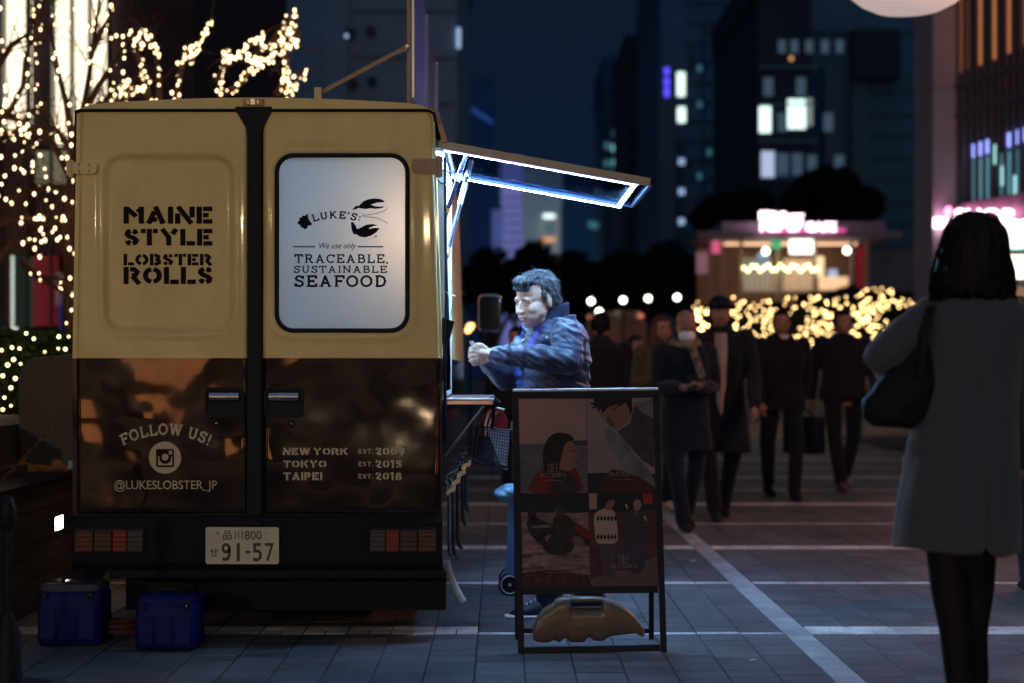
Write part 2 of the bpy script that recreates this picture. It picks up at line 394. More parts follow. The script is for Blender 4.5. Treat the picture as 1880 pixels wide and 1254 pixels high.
# plaza paving: columns of stone tiles, white cross bands, one pale lengthwise band
pave = thing('pavement', '', '', (0,0,0)); del pave['label']; del pave['category']; pave['kind'] = 'structure'
bed = MB(); bed.box(-14, 16, 2.0, 34, -.013, -.0065); bed.build('joint_bed', GROUT, pave)
PT = .204; XS = 1.32
cols = []
for k in range(-26, 22):
    if k <= 0: x1 = XS + k*PT; x0 = x1-PT; cols.append((x0, x1, 0))
    else: x0 = XS+.125+(k-1)*PT; cols.append((x0, x0+PT, 0))
cols.append((XS, XS+.125, 1)); cols.sort()
bands = []
for i in range(14):
    y = 8.10 + i*1.863
    bands.append((y, y+(.235 if i % 2 == 0 else .085), i))
tiles = []
rt = random.Random(3)
for ci, (x0, x1, kind) in enumerate(cols):
    off = rt.choice((0, .05, .1)) if kind == 0 else 0
    y = 6.2 - off
    while y < 31:
        nb = next((b for b in bands if b[0] < y+.155-1e-6 and b[0] > y-.0105), None)
        tiles_y1 = y+.155
        if nb:
            b0, b1, i = nb
            if b0-y > .012: tiles.append((x0, x1, y, b0, 2 if kind else 0))
            if i == 0 and -.12 < x0 < 1.3: b1 = b0+.06; b0_ = b0
            wmid = b0
            if b1-b0 > .15 and not kind:
                tiles.append((x0, (x0+x1)/2, b0, b0+.155*1.0, 1)); tiles.append(((x0+x1)/2, x1, b0, b0+.155, 1))
                tiles.append((x0, x1, b0+.155, b1, 1))
            else: tiles.append((x0, x1, b0, b1, 2 if kind else 1))
            y = b1
        else:
            tiles.append((x0, x1, y, tiles_y1, 2 if kind else 0)); y = tiles_y1
tiles.sort(key=lambda t: t[2])
vis = []; rest = []
for t in tiles:
    xc = (t[0]+t[1])/2; yc = (t[2]+t[3])/2
    px = VX + F*xc/yc; py = VY + F*H0/yc
    ok = -10 < px < 1890 and py < 1262 and not (px < 800 and py < 1165) and t[3]-t[2] > .07
    (vis if ok and len(vis) < 300 else rest).append(t)
def tile_verts(dx, dy, c=.003, z=0.0):
    a = []
    for zz, i in ((-.012, 0), (z-c, 0), (z, c)):
        a.append([(-dx+i,-dy+i,zz),(dx-i,-dy+i,zz),(dx-i,dy-i,zz),(-dx+i,dy-i,zz)])
    return a
TM = [TILE, TILEW, TILEL]
cache = {}
for t in vis:
    dx = (t[1]-t[0])/2-.0028; dy = (t[3]-t[2])/2-.0016
    key = (round(dx,3), round(dy,3), t[4])
    if key not in cache:
        b = MB(); b.loft(tile_verts(dx, dy), caps=True)
        me = bpy.data.meshes.new('paving_tile'); me.from_pydata(b.v, [], b.f); me.materials.append(TM[t[4]]); cache[key] = me
    o = bpy.data.objects.new('paving_tile', cache[key]); col.objects.link(o); o.parent = pave
    o.location = ((t[0]+t[1])/2, (t[2]+t[3])/2, rt.uniform(-.0012, .0006))
    o.rotation_euler = (rt.uniform(-.002,.002), rt.uniform(-.002,.002), 0)
b = MB()
for t in rest:
    dx = (t[1]-t[0])/2-.0028; dy = (t[3]-t[2])/2-.0016; xc = (t[0]+t[1])/2; yc = (t[2]+t[3])/2; dz = rt.uniform(-.0012,.0006)
    if yc > 18:
        b.add([(xc-dx,yc-dy,dz),(xc+dx,yc-dy,dz),(xc+dx,yc+dy,dz),(xc-dx,yc+dy,dz)], [(0,1,2,3)], t[4])
    else:
        b.loft([[(x+xc, y+yc, z+dz) for x, y, z in r] for r in tile_verts(dx, dy)], caps=True, mi=t[4])
stuff(b.build('paving_tiles_beyond', TM, pave))
# plaza beyond the tiles, one sheet to the buildings
b = MB(); b.add([(-60,31,-.006),(80,31,-.006),(80,140,-.006),(-60,140,-.006)], [(0,1,2,3)])
b.build('far_paving', mat('far_paving', (.17,.16,.16), .7, var=.3, scale=2), pave)
# a few bits of litter on the paving
for px, py, s_, lab in ((1381, 1212, .007, 'small white scrap of paper on the paving near the poster stand'), (1272, 1030, .010, 'pale leaf lying on the paving below the walking men')):
    Y = F*H0/(py-VY); c = P(px, py, Y)
    b = MB(); b.loft([[(c.x-s_*2,c.y-s_,.0008),(c.x+s_*2,c.y-s_*.6,.002),(c.x+s_*1.6,c.y+s_,.001),(c.x-s_*1.4,c.y+s_*.8,.0008)],[(c.x-s_*2,c.y-s_,.0018),(c.x+s_*2,c.y-s_*.6,.004),(c.x+s_*1.6,c.y+s_,.0035),(c.x-s_*1.4,c.y+s_*.8,.0018)]])
    tag(b.build('litter', WHITEP), lab, 'litter')

# ------------------------------------------------------------------ the food truck
Y0 = 7.88; YF = 12.4
truck = thing('food_truck', 'old two-tone cream and maroon food truck with its lit serving hatch propped open', 'food truck', (-1.1, 10.1, 0))
def zt(py): return Z_(py, Y0)
ZS = zt(658)                        # where cream meets maroon
def xr(z): return -.266 - max(0, z-1.28)/1.14*.037
def xl(z): return -1.938 + max(0, z-1.28)/1.14*.020
def hd(x, z):
    """dents of the old sheet metal, towards the camera"""
    v = Vector((x*1.0+3.1, z*1.0, .4))
    k = 1/(1+exp((z-1.45)*9)) * (1-.8*exp(-((VX+F*x/Y0-630)/125)**2-((VY-(z-H0)*F/Y0-850)/48)**2))       # lower half is more battered
    h = (.0012+.0060*k)*noise.noise(v*2.0+Vector((4.3,1.2,6))) + (.0004+.0030*k)*noise.noise(v*5.0+Vector((9,2,1)))
    h += .0022*k*noise.noise(v*9.0+Vector((1,7,3)))
    for cx, cz, r, a in ((X_(400,Y0), zt(600), .07, .006), (X_(610,Y0), zt(640), .10, .005), (X_(405,Y0), zt(800), .06,-.007),
                         (X_(500,Y0), zt(850), .07, .006), (X_(740,Y0), zt(900), .16, .010), (X_(390,Y0), zt(940), .09,-.008),
                         (X_(590,Y0), zt(745), .06,-.005), (X_(180,Y0), zt(640), .06, .005), (X_(255,Y0), zt(715), .12, .004)):
        d2 = (x-cx)**2+(z-cz)**2
        if d2 < 9*r*r: h += a*exp(-d2/(2*r*r))
    return h
def rrect(px, py, x0, x1, y0, y1, r):
    dx = max(abs(px-(x0+x1)/2)-(x1-x0)/2+r, 0); dy = max(abs(py-(y0+y1)/2)-(y1-y0)/2+r, 0)
    ix = abs(px-(x0+x1)/2)-(x1-x0)/2+r; iy = abs(py-(y0+y1)/2)-(y1-y0)/2+r
    return min(max(ix, iy), 0)+sqrt(dx*dx+dy*dy)-r
def sstep(a, b, x):
    t = min(1, max(0, (x-a)/(b-a))); return t*t*(3-2*t)
def hleft(px, py):
    d = rrect(px, py, 190, 432, 283, 612, 38)
    return -.010*(1-sstep(-12, 0, d)) + .003*exp(-((d-3)/5)**2)
def hright(px, py):
    d = rrect(px, py, 505, 752, 282, 611, 34)
    return -.012*(1-sstep(-6, 0, d)) + .004*exp(-((d-8)/7)**2)
def surf(px, py, lift=.0022):
    p = P(px, py, Y0); hh = hd(p.x, p.z) + (hleft(px, py) if px < 467 else 0)
    return Vector((p.x, Y0-.010-hh-lift, p.z))
def door(name, a, b_, hf, label):
    """pressed-steel door skin from pixel a to b_, edges turned in"""
    ys = [201, 202.5, 205] + list(np.linspace(209, 655, 92)) + [657.5, 658.5] + list(np.linspace(662, 934, 72)) + [939, 942, 944]
    us = [0, .004, .012] + list(np.linspace(.025, .975, 74)) + [.988, .996, 1]
    q = MB(); ny, nx = len(ys), len(us)
    for j, py in enumerate(ys):
        z = zt(py)
        L = a if a > 300 else VX+F*(xl(z)+.012)/Y0
        R = b_ if b_ < 600 else VX+F*(xr(z)-.008)/Y0
        # rounded outer top corner
        if py < 225 and b_ > 600: R -= 20*(1-sqrt(max(0, 1-((225-py)/24)**2)))
        if py < 218 and a < 300: L += 12*(1-sqrt(max(0, 1-((218-py)/17)**2)))
        for i, u in enumerate(us):
            px = L+(R-L)*u
            ed = min((i, 0, 1, 2)[min(i, 3) if i < 3 else 0] if i < 3 else 9, nx-1-i, j, ny-1-j)
            h = hd(X_(px, Y0), z) + hf(px, py)
            h += {0: -.016, 1: -.005, 2: -.0012}.get(ed, 0)
            q.v.append((X_(px, Y0), Y0-.010-h, z))
    for j in range(ny-1):
        zc = (ys[j]+ys[j+1])/2
        for i in range(nx-1):
            if hf is hright:
                uc = (us[i]+us[i+1])/2; pxc = a+(VX+F*(xr(zt(zc))-.008)/Y0-a)*uc
                if rrect(pxc, zc, 505, 752, 282, 611, 34) < -5: continue
            q.f.append((j*nx+i, (j+1)*nx+i, (j+1)*nx+i+1, j*nx+i+1)); q.m.append(0 if zc < 658 else 1)
    o = q.build(name, [CREAM, MAROON], truck, smooth=True, angle=60)
    o['label'] = label; return o
dl = door('rear_door', 139, 455, hleft, 'left rear door with a pressed blank panel reading MAINE STYLE LOBSTER ROLLS')
dr = door('rear_door', 481, 811, hright, 'right rear door with the frosted window')

# body shell: roof, left wall, rear frame, right wall in pieces round the serving opening
def wallstrip(fx, z0, z1, y0, y1, th, m, name, side=1):
    q = MB(); r = []
    for y in (y0, y1):
        r.append([(fx(z0), y, z0), (fx(z1), y, z1), (fx(z1)-th*side, y, z1), (fx(z0)-th*side, y, z0)])
    q.loft(r, caps=True); return q
q = MB()
for z0, z1, mi in ((.33, ZS, 1), (ZS, 2.40, 0)):
    r = [[(xl(z0), y, z0), (xl(z1), y, z1), (xl(z1)+.03, y, z1), (xl(z0)+.03, y, z0)] for y in (Y0, YF)]
    q.loft(r, mi=mi)
q.build('side_wall', [CREAM, MAROON], truck)
OP0, OP1, OZ0, OZ1 = 8.02, 9.22, 1.12, 2.22
q = MB()
def piece(z0, z1, y0, y1, mi):
    r = [[(xr(z0), y, z0), (xr(z1), y, z1), (xr(z1)-.03, y, z1), (xr(z0)-.03, y, z0)] for y in (y0, y1)]
    q.loft(r, mi=mi)
piece(.33, OZ0, Y0, YF, 1); piece(OZ0, ZS, Y0, OP0, 1); piece(OZ0, ZS, OP1, YF, 1)
piece(ZS, OZ1, Y0, OP0, 0); piece(ZS, OZ1, OP1, YF, 0); piece(OZ1, 2.40, Y0, YF, 0)
sw = q.build('side_wall', [CREAM, MAROON], truck); sw['label'] = 'serving-side wall, blue-white in the hatch light'
# interior lining, floor, ceiling and back counter, white
q = MB(); q.box(-1.90, -.31, Y0+.05, YF-.05, .36, .40); q.box(-1.90, -.34, Y0+.05, YF-.05, 2.36, 2.38)
q.box(-1.885, -1.865, Y0+.05, YF-.05, .40, 2.36); q.box(-1.865, -.34, YF-.08, YF-.05, .40, 2.36)
q.box(-1.86, -1.35, 8.2, 12.0, .40, 1.25)
q.build('interior_lining', WHITEP, truck)
q = MB(); q.box(-.95, -.75, 8.15, 9.9, 2.335, 2.355); q.build('interior_light', mat('interior_tube', (.9,.9,.9), .4, emit=(.46,.72,1.0), es=38), truck)
q = MB()
for y in (OP0-.022, OP1):
    q.box(-.335, -.262, y, y+.022, OZ0, OZ1)
q.box(-.335, -.262, OP0, OP1, OZ1, OZ1+.02); q.box(-.335, -.262, OP0, OP1, OZ0-.02, OZ0)
q.build('window_frame', WHITEP, truck)
# sliding panes behind the opening
q = MB(); q.box(-.318, -.312, 8.64, OP1-.004, OZ0+.004, OZ1-.004)
q.build('sliding_window', thin_glass('window_glass', (.95,.97,1)), truck)
# nose and windscreen end of the van
q = MB()
pr = [(YF,.33),(YF+.75,.40),(YF+.80,.95),(YF+.62,1.30),(YF+.25,2.05),(YF,2.36)]
q.loft([[(x, y, z) for y, z in pr] for x in (-1.90, -.30)]); q.build('cab', CREAM, truck)
# rear structural frame between the doors and around them
q = MB(); q.box(xl(1)+.006, xr(1)-.004, Y0-.004, Y0+.03, .33, 2.405)
RF = q
# cut the window opening: build frame from strips instead
q = MB()
wx0, wx1, wz0, wz1 = X_(512,Y0), X_(745,Y0), zt(604), zt(289)
for a in ((-1.93, wx0, .33, 2.40), (wx1, -.275, .33, ZS), (wx0, wx1, .33, wz0), (wx0, wx1, wz1, 2.40)):
    q.box(a[0], a[1], Y0+.003, Y0+.03, a[2], a[3])
q.box(wx1, -.305, Y0+.003, Y0+.03, ZS, 2.40)
q.build('rear_frame', BLACK, truck)
# roof cap with a shallow crown and dark gutter
q = MB(); rings = []
for y in (Y0-.012, Y0+.02, YF):
    r = []
    for k in range(25):
        u = k/24; x = -1.925+(1.625)*u
        zz = 2.425+.032*sin(pi*u)
        e_ = min(u, 1-u)*24
        if e_ < 1.5: zz -= .026*(1-e_/1.5)**2+.002
        r.append((x, y, zz))
    r += [(-.300, y, 2.398), (-1.925, y, 2.398)]
    rings.append(r)
q.loft(rings); q.build('roof', CREAM, truck, smooth=True, angle=40)
q = MB(); q.tube([(-1.922, Y0-.012, 2.393)]+[(-1.9+1.57*k/10, Y0-.014, 2.399) for k in range(11)]+[(-.303, Y0-.012, 2.385), (-.296, Y0-.008, 2.35)], .007, 8)
q.build('gutter_seal', BLACK, truck, smooth=True)
# black centre seal, flared at the top
q = MB(); yy = Y0-.022
pts = [(455,945),(481,945),(481,250),(484,235),(497,210),(500,205),(500,197),(433,197),(433,205),(437,210),(452,235),(455,250)]
q.prism([P(a, b_, Y0)+Vector((0, yy-Y0, 0)) for a, b_ in pts], (0, .02, 0)); q.build('centre_seal', BLACK, truck)
q = MB(); q.box(X_(456,Y0), X_(459,Y0), Y0-.026, Y0-.0222, zt(945), zt(255)); q.box(X_(477,Y0), X_(480,Y0), Y0-.026, Y0-.0222, zt(945), zt(255))
q.build('seal_lip', BLACK, truck)
# small amber plate at the roof centre
q = MB(); q.bevbox(X_(448,Y0), X_(485,Y0), Y0-.030, Y0-.013, zt(195), zt(183), .003)
mk = q.build('marker_plate', mat('amber_plastic', (.55,.25,.12), .4), truck)
q = MB(); q.box(X_(462,Y0), X_(470,Y0), Y0-.036, Y0-.0305, zt(194), zt(184)); q.box(X_(474,Y0), X_(476,Y0), Y0-.033, Y0-.0305, zt(192), zt(186)); q.box(X_(456,Y0), X_(458,Y0), Y0-.033, Y0-.0305, zt(192), zt(186))
q.build('latch', STEEL, mk)

# frosted window
def rr_pts(x0, x1, y0, y1, r, n=7):
    o = []
    for cx, cy, a0 in ((x1-r, y0+r, -90), (x1-r, y1-r, 0), (x0+r, y1-r, 90), (x0+r, y0+r, 180)):
        for k in range(n+1):
            a = radians(a0+90*k/n); o.append((cx+r*cos(a), cy+r*sin(a)))
    return o
outer = rr_pts(505, 752, 282, 611, 34); inner = rr_pts(513, 744, 290, 603, 27)
q = MB(); n = len(outer); rings = []
for pts, yo in ((outer, -.006), (outer, -.016), ([( (a[0]*.7+b_[0]*.3), (a[1]*.7+b_[1]*.3)) for a, b_ in zip(outer, inner)], -.022), ([( (a[0]*.3+b_[0]*.7), (a[1]*.3+b_[1]*.7)) for a, b_ in zip(outer, inner)], -.021), (inner, -.014), (inner, .0)):
    rings.append([tuple(P(a, b_, Y0)+Vector((0, yo, 0))) for a, b_ in pts])
q.loft(rings, caps=False)
gk = q.build('window_gasket', BLACK, dr, smooth=True)
# translucent white film on the pane, lit by the lamp inside
m = bpy.data.materials.new('frosted_film'); m.use_nodes = True; nn = m.node_tree.nodes; ll = m.node_tree.links; nn.clear()
o_ = nn.new('ShaderNodeOutputMaterial'); d_ = nn.new('ShaderNodeBsdfDiffuse'); t_ = nn.new('ShaderNodeBsdfTranslucent')
g_ = nn.new('ShaderNodeBsdfGlossy'); g_.inputs['Roughness'].default_value = .18; g_.inputs[0].default_value = (.8,.8,.8,1)
d_.inputs[0].default_value = (.52,.56,.60,1); t_.inputs[0].default_value = (.60,.66,.68,1)
mx = nn.new('ShaderNodeMixShader'); mx.inputs[0].default_value = .5; m2 = nn.new('ShaderNodeMixShader'); m2.inputs[0].default_value = .09
nzz = nn.new('ShaderNodeTexNoise'); nzz.inputs['Scale'].default_value = 3; bmp = nn.new('ShaderNodeBump'); bmp.inputs['Strength'].default_value = .15
ll.new(nzz.outputs[0], bmp.inputs['Height']); ll.new(bmp.outputs[0], g_.inputs['Normal'])
ll.new(d_.outputs[0], mx.inputs[1]); ll.new(t_.outputs[0], mx.inputs[2]); ll.new(mx.outputs[0], m2.inputs[1]); ll.new(g_.outputs[0], m2.inputs[2]); ll.new(m2.outputs[0], o_.inputs[0])
q = MB(); q.prism([P(a, b_, Y0)+Vector((0, -.012, 0)) for a, b_ in rr_pts(511, 746, 288, 605, 28)], (0, .004, 0))
pane = q.build('window_pane', m, dr)
def wsurf(px, py): return P(px, py, Y0)+Vector((0, -.0132, 0))
def lettering(quads, box, sf_, m_, parent, name='lettering'):
    return place_text(quads, box, sf_).build(name, m_, parent)
lettering(glyph_quads(SL, "TRACEABLE,", .17), (541,467,713,485.4), wsurf, INK, pane)
lettering(glyph_quads(SL, "SUSTAINABLE", .16), (540,488,711,501.7), wsurf, INK, pane)
lettering(glyph_quads(SL, "SEAFOOD", .19), (541,505.3,710,527.7), wsurf, INK, pane)
lettering(font_tris("We use only", .006, .35), (587,446,655,460), wsurf, INK, pane)
q = MB()
for a in ((538,579.5),(657,704)): q.add([wsurf(a[0],452.3), wsurf(a[1],452.3), wsurf(a[1],454.6), wsurf(a[0],454.6)], [(0,1,2,3)])
q.build('rule_line', INK, pane)
lk = MB()
place_text(glyph_quads(SL, "LUKE'S:", .2, arcpath=(9.0, 1)), (572,388,663,408), wsurf, lk)
sc_ = 190/1191
def zp(x, y): return wsurf(540+x*sc_, 350+y*sc_)
lk.build('lettering', INK, pane)
q = MB()
for pl in ([(668,222),(700,190),(732,168),(737,186),(800,125),(860,101),(930,92),(1000,100),(1047,128),(1034,136),(960,140),(884,164),(930,182),(990,187),(1048,184),(1010,205),(940,213),(880,206),(830,216),(780,210),(742,202),(712,220)],
           [(655,368),(683,365),(712,408),(728,445),(770,428),(830,396),(900,387),(966,400),(920,412),(880,424),(858,446),(920,431),(987,432),(950,480),(890,520),(820,541),(760,532),(722,508),(684,502),(664,450)],
           [(40,365),(65,345),(60,315),(92,310),(97,290),(130,290),(160,266),(166,320),(188,358),(214,387),(200,402),(166,405),(150,440),(120,446),(104,430),(80,425),(75,400),(50,390)]):
    q = MB(); q.poly([zp(*p) for p in pl]); q.build('lobster_emblem_piece', INK, pane)
for pl in ([(780,288),(860,281),(950,266),(1030,240),(1065,218),(1077,196)], [(785,304),(860,305),(940,315),(1010,338),(1050,362),(1078,380)]):
    q = MB()
    for r in ribbon(pl, 6): q.add([zp(p.x, p.y) for p in r], [(0,1,2,3)])
    q.build('feeler', INK, pane)
q = MB()
for r in ribbon(arc(942,528,13,13,0,360,12), 4): q.add([zp(p.x, p.y) for p in r], [(0,1,2,3)])
q.poly([zp(942+6*cos(a), 528+6*sin(a)) for a in np.linspace(0, 2*pi, 8)[:-1]])
q.build('registered_mark', INK, pane)
# painted words on the doors
for txt, bx in (("MAINE", (227,377,390,413)), ("STYLE", (228,418,390,451)), ("LOBSTER", (227,466,390,489)), ("ROLLS", (227,490,391,524))):
    lettering(glyph_quads(ST, txt, .265, .10), bx, lambda a, b_: surf(a, b_), BROWNINK, dl)
fq = glyph_quads(SL, "FOLLOW US!", .2, .06, arcpath=(9.6, 1)); xs_ = [p.x for q_ in fq for p in q_]; ys_ = [p.y for q_ in fq for p in q_]; mnx, mxx, mny, mxy = min(xs_), max(xs_), min(ys_), max(ys_)
for lo, hi in ((-9, .62), (.62, 9)):
    q = MB()
    for qd in fq:
        u = (sum(p.x for p in qd)/len(qd)-mnx)/(mxx-mnx)
        if lo < u <= hi: q.add([surf(219+(p.x-mnx)/(mxx-mnx)*171, 818-(p.y-mny)/(mxy-mny)*41) for p in qd], [tuple(range(len(qd)))])
    q.build("lettering", CREAMINK, dl)
lettering(font_tris("@LUKESLOBSTER_JP", .004), (211,881,399,903), surf, CREAMINK, dl)
q = MB()
def ring2(cx, cy, ro, ri, n=40, q=q):
    for k in range(n):
        a, b_ = 2*pi*k/n, 2*pi*(k+1)/n
        q.add([surf(cx+ro*cos(a), cy+ro*sin(a)), surf(cx+ro*cos(b_), cy+ro*sin(b_)), surf(cx+ri*cos(b_), cy+ri*sin(b_)), surf(cx+ri*cos(a), cy+ri*sin(a))], [(0,1,2,3)])
ring2(304, 840, 29.5, 15)
q.add([surf(304+15.5*cos(a), 840+15.5*sin(a)) for a in np.linspace(0, 2*pi, 25)[:-1]], [tuple(range(24))])
q.build('round_badge', CREAMINK, dl)
def surf2(a, b_): return surf(a, b_, .0032)
def surf3(a, b_): return surf(a, b_, .0042)
q = MB(); q.poly([surf2(a, b_) for a, b_ in rr_pts(287.5, 320.5, 824, 857.5, 3, 3)]); cg = q.build('camera_symbol', BROWNINK, dl)
q = MB(); ring2(304.5, 840, 11.2, 7.6, 30, q) if False else None
q.poly([surf3(*p) for p in [(292,837)]+[(304.5-12.6*cos(a), 838+12.6*sin(a)) for a in np.linspace(.0, pi, 16)]+[(317,837),(317,854),(292,854)]]) if False else None
q.add([surf3(a, b_) for a, b_ in ((291.5,838),(294,838),(294,854),(291.5,854))], [(0,1,2,3)])
q.add([surf3(a, b_) for a, b_ in ((315,838),(317.5,838),(317.5,854),(315,854))], [(0,1,2,3)])
# lower white body around the lens
n_ = 18
for k in range(n_):
    a0, a1 = pi*k/n_, pi*(k+1)/n_
    def cl(a): return (304.5-11.2*cos(a), 840+11.2*sin(a))
    p0, p1 = cl(a0), cl(a1)
    q.add([surf3(p0[0], p0[1]), surf3(p1[0], p1[1]), surf3(p1[0], 854), surf3(p0[0], 854)], [(0,1,2,3)])
q.poly([surf3(304.5+6.3*cos(a), 839+6.3*sin(a)) for a in np.linspace(0, 2*pi, 17)[:-1]])
q.poly([surf3(a, b_) for a, b_ in rr_pts(311, 317.5, 827, 834, 1, 2)])
q.build('camera_symbol_print', CREAMINK, dl)
for txt, bx in (("NEW", (520,821,570,836)), ("YORK", (576,821,639,836)), ("TOKYO", (521,844,600,859)), ("TAIPEI", (521,866,592,882))):
    lettering(glyph_quads(ST, txt, .25), bx, surf, CREAMINK, dr)
for y_, yr in ((823,"2009"), (846,"2015"), (868.5,"2018")):
    lettering(glyph_quads(ST, "EST.", .2, .2), (658.5,y_+1,686,y_+10), surf, CREAMINK, dr)
    lettering(glyph_quads(ST, yr, .24), (689.5,y_-2,743 if yr == "2009" else 738,y_+13), surf, CREAMINK, dr)

# door handles: chrome flap in a black cup
for (a, b_, d_) in ((377, 449, dl), (486, 558, dr)):
    q = MB(); r0 = rr_pts(a, b_, 711, 766, 9, 4); r1 = rr_pts(a+5, b_-5, 716, 761, 6, 4)
    rings = [[tuple(P(x, y, Y0)+Vector((0, yo, 0))) for x, y in r] for r, yo in ((r0, -.008), (r0, -.024), (r1, -.024), (r1, -.012))]
    q.loft(rings, caps=False); q.add([tuple(P(x, y, Y0)+Vector((0, -.012, 0))) for x, y in r1], [tuple(range(len(r1)))])
    hh = q.build('door_handle', BLACK, d_, smooth=True)
    q = MB(); rg_ = []
    for x in (a+7, a+9, b_-9, b_-7):
        k_ = .75 if x in (a+7, b_-7) else 1
        rg_.append([P(x, 728.5, Y0)+Vector((0, -.013-.024*sin(t_)*k_, .024*cos(t_)*k_)) for t_ in np.linspace(0, pi, 12)])
    q.loft(rg_)
    q.build('handle_flap', CHROME, hh, smooth=True)
for a, b_, d_ in ((399,777,dl), (536,778,dr)):
    q = MB(); c = surf(a, b_, 0); q.tube([c+Vector((0,.004,0)), c+Vector((0,-.010,0))], [.018,.015], 16); lk_ = q.build('door_lock', BLACK, d_, smooth=True)
    q = MB(); q.ell(c+Vector((0,-.010,0)), (.008,.006,.006), 12, 8); q.build('key_barrel', CHROME, lk_, smooth=True)
# hinges
for pts, d_ in (([(124,296),(137,296),(137,299),(176,299),(180,303),(180,316),(176,320),(137,320),(137,323),(124,323)], dl),
               ([(756,296),(760,292),(800,292),(800,288),(813,288),(813,325),(800,325),(800,321),(760,318),(756,312)], dr)):
    q = MB(); q.prism([P(a, b_, Y0)+Vector((0, -.026, 0)) for a, b_ in pts], (0, .012, 0))
    xk = 130 if d_ is dl else 806
    q.tube([P(xk, pts[0][1]-2 if d_ is dl else 287, Y0-.02), P(xk, 326, Y0-.02)], .011, 10)
    hg = q.build('hinge', CREAM if d_ is dl else mat('tan_hinge', (.42,.30,.2), .45), d_)
    q = MB()
    for sx_ in ((148,303),(166,303),(148,315),(166,315)) if d_ is dl else ((763,304),(784,299),(784,313)):
        q.ell(P(sx_[0], sx_[1], Y0)+Vector((0,-.027,0)), (.005,.004,.005), 8, 5)
    q.build('screw', STEEL, hg, smooth=True)
# rear sill below the doors
q = MB(); q.loft([[(x, y, z) for y, z in ((Y0+.02, zt(946)), (Y0-.012, zt(948)), (Y0-.020, zt(956)), (Y0-.020, zt(1030)), (Y0-.006, zt(1044)), (Y0+.03, zt(1045)))] for x in (X_(134,Y0), X_(812,Y0))])
sill = q.build('rear_sill', mat('dark_maroon_sill', (.006,.007,.014), .7), truck)
q = MB(); q.bevbox(X_(200,Y0), X_(815,Y0), Y0-.01, Y0+.10, zt(1062), zt(1045)-.002, .008); q.build('rear_bumper', DARK, truck)
q = MB(); q.box(X_(205,Y0), X_(815,Y0), Y0+.30, Y0+.33, .10, zt(1062)); q.build('underbody_shade', DARK, truck)  # dark sheet standing in for the shade under the truck body
q = MB(); q.box(-1.75, -.35, 8.3, 12.6, .22, .33); q.build('chassis', DARK, truck)
# tail lamps
for (a, b_, flip) in ((137, 270, False), (677, 805, True)):
    lt = MB(); lt.bevbox(X_(a,Y0), X_(b_,Y0), Y0-.034, Y0-.0205, zt(1016), zt(966), .006); tl = lt.build('tail_lamp', BLACK, truck)
    segs = [(0,.28,'amber_lens',(.06,.010,.006)), (.28,.55,'dark_red_lens',(.028,.005,.008)), (.55,.76,'red_lens',(.16,.006,.010)), (.76,1,'clear_lens',(.028,.034,.05))]
    for s0, s1, nm, c_ in segs:
        if flip: s0, s1 = 1-s1, 1-s0
        x0 = X_(a+3+(b_-a-6)*s0, Y0)+.001; x1 = X_(a+3+(b_-a-6)*s1, Y0)-.001
        q = MB(); q.bevbox(x0, x1, Y0-.046, Y0-.0342, zt(1012), zt(971), .004)
        for k in range(5):
            zz = zt(1010)+k*.0215; q.tube([(x0+.004, Y0-.046, zz), (x1-.004, Y0-.046, zz)], .0028, 6)
        q.build(nm, mat(nm, c_, .3, var=.3, scale=30, coat=.3, rnd=.3), tl)
# number plate
q = MB(); q.bevbox(X_(380,Y0), X_(514,Y0), Y0-.040, Y0-.034, zt(1034), zt(966.5), .0065)
# plate is upright: round the outline in its own plane instead
q = MB(); q.prism([P(a, b_, Y0)+Vector((0,-.037,0)) for a, b_ in rr_pts(380, 514, 966.5, 1034, 4, 4)], (0, .003, 0))
PLATE = mat('number_plate_white', (.62,.63,.55), .28, var=.12, scale=12, bump=.06, bscale=16)
plate = q.build('number_plate', PLATE, truck)
def psurf(a, b_): return P(a, b_, Y0)+Vector((0, -.0382, 0))
GREENINK = mat('plate_ink', (.012,.02,.034), .4)
def zpl(x0, y0, x1, y1): k = 160/1824; return (370+x0*k, 940+y0*k, 370+x1*k, 940+y1*k)
lettering(glyph_quads(PL, "9", .17), zpl(445,630,640,1008), psurf, GREENINK, plate)
lettering(glyph_quads(PL, "1", .2), zpl(765,632,828,1010), psurf, GREENINK, plate)
lettering(glyph_quads(PL, "-", .13), zpl(945,790,1045,850), psurf, GREENINK, plate)
lettering(glyph_quads(PL, "5", .17), zpl(1095,632,1285,1010), psurf, GREENINK, plate)
lettering(glyph_quads(PL, "7", .17), zpl(1350,632,1535,1010), psurf, GREENINK, plate)
lettering(font_tris("品", .01), zpl(478,372,665,568), psurf, GREENINK, plate)
lettering(font_tris("川", .01), zpl(705,378,885,560), psurf, GREENINK, plate)
lettering(font_tris("800", .004), zpl(930,378,1280,560), psurf, GREENINK, plate)
lettering(font_tris("せ", .01), zpl(200,735,375,912), psurf, GREENINK, plate)
q = MB(); c = P(*zpl(370,425,0,0)[:2], Y0); q.tube([c+Vector((0,-.037,0)), c+Vector((0,-.044,0))], .0065, 14); q.build('seal_cap', mat('seal_cap', (.35,.18,.16), .4, metal=.5), plate)
q = MB(); c = P(*zpl(1357,425,0,0)[:2], Y0); q.tube([c+Vector((0,-.037,0)), c+Vector((0,-.041,0))], .0028, 10); q.build('screw', GREENINK, plate)
q = MB(); q.box(X_(452,Y0), X_(480,Y0), Y0-.06, Y0-.021, zt(962), zt(955)); q.build('plate_lamp', BLACK, truck)
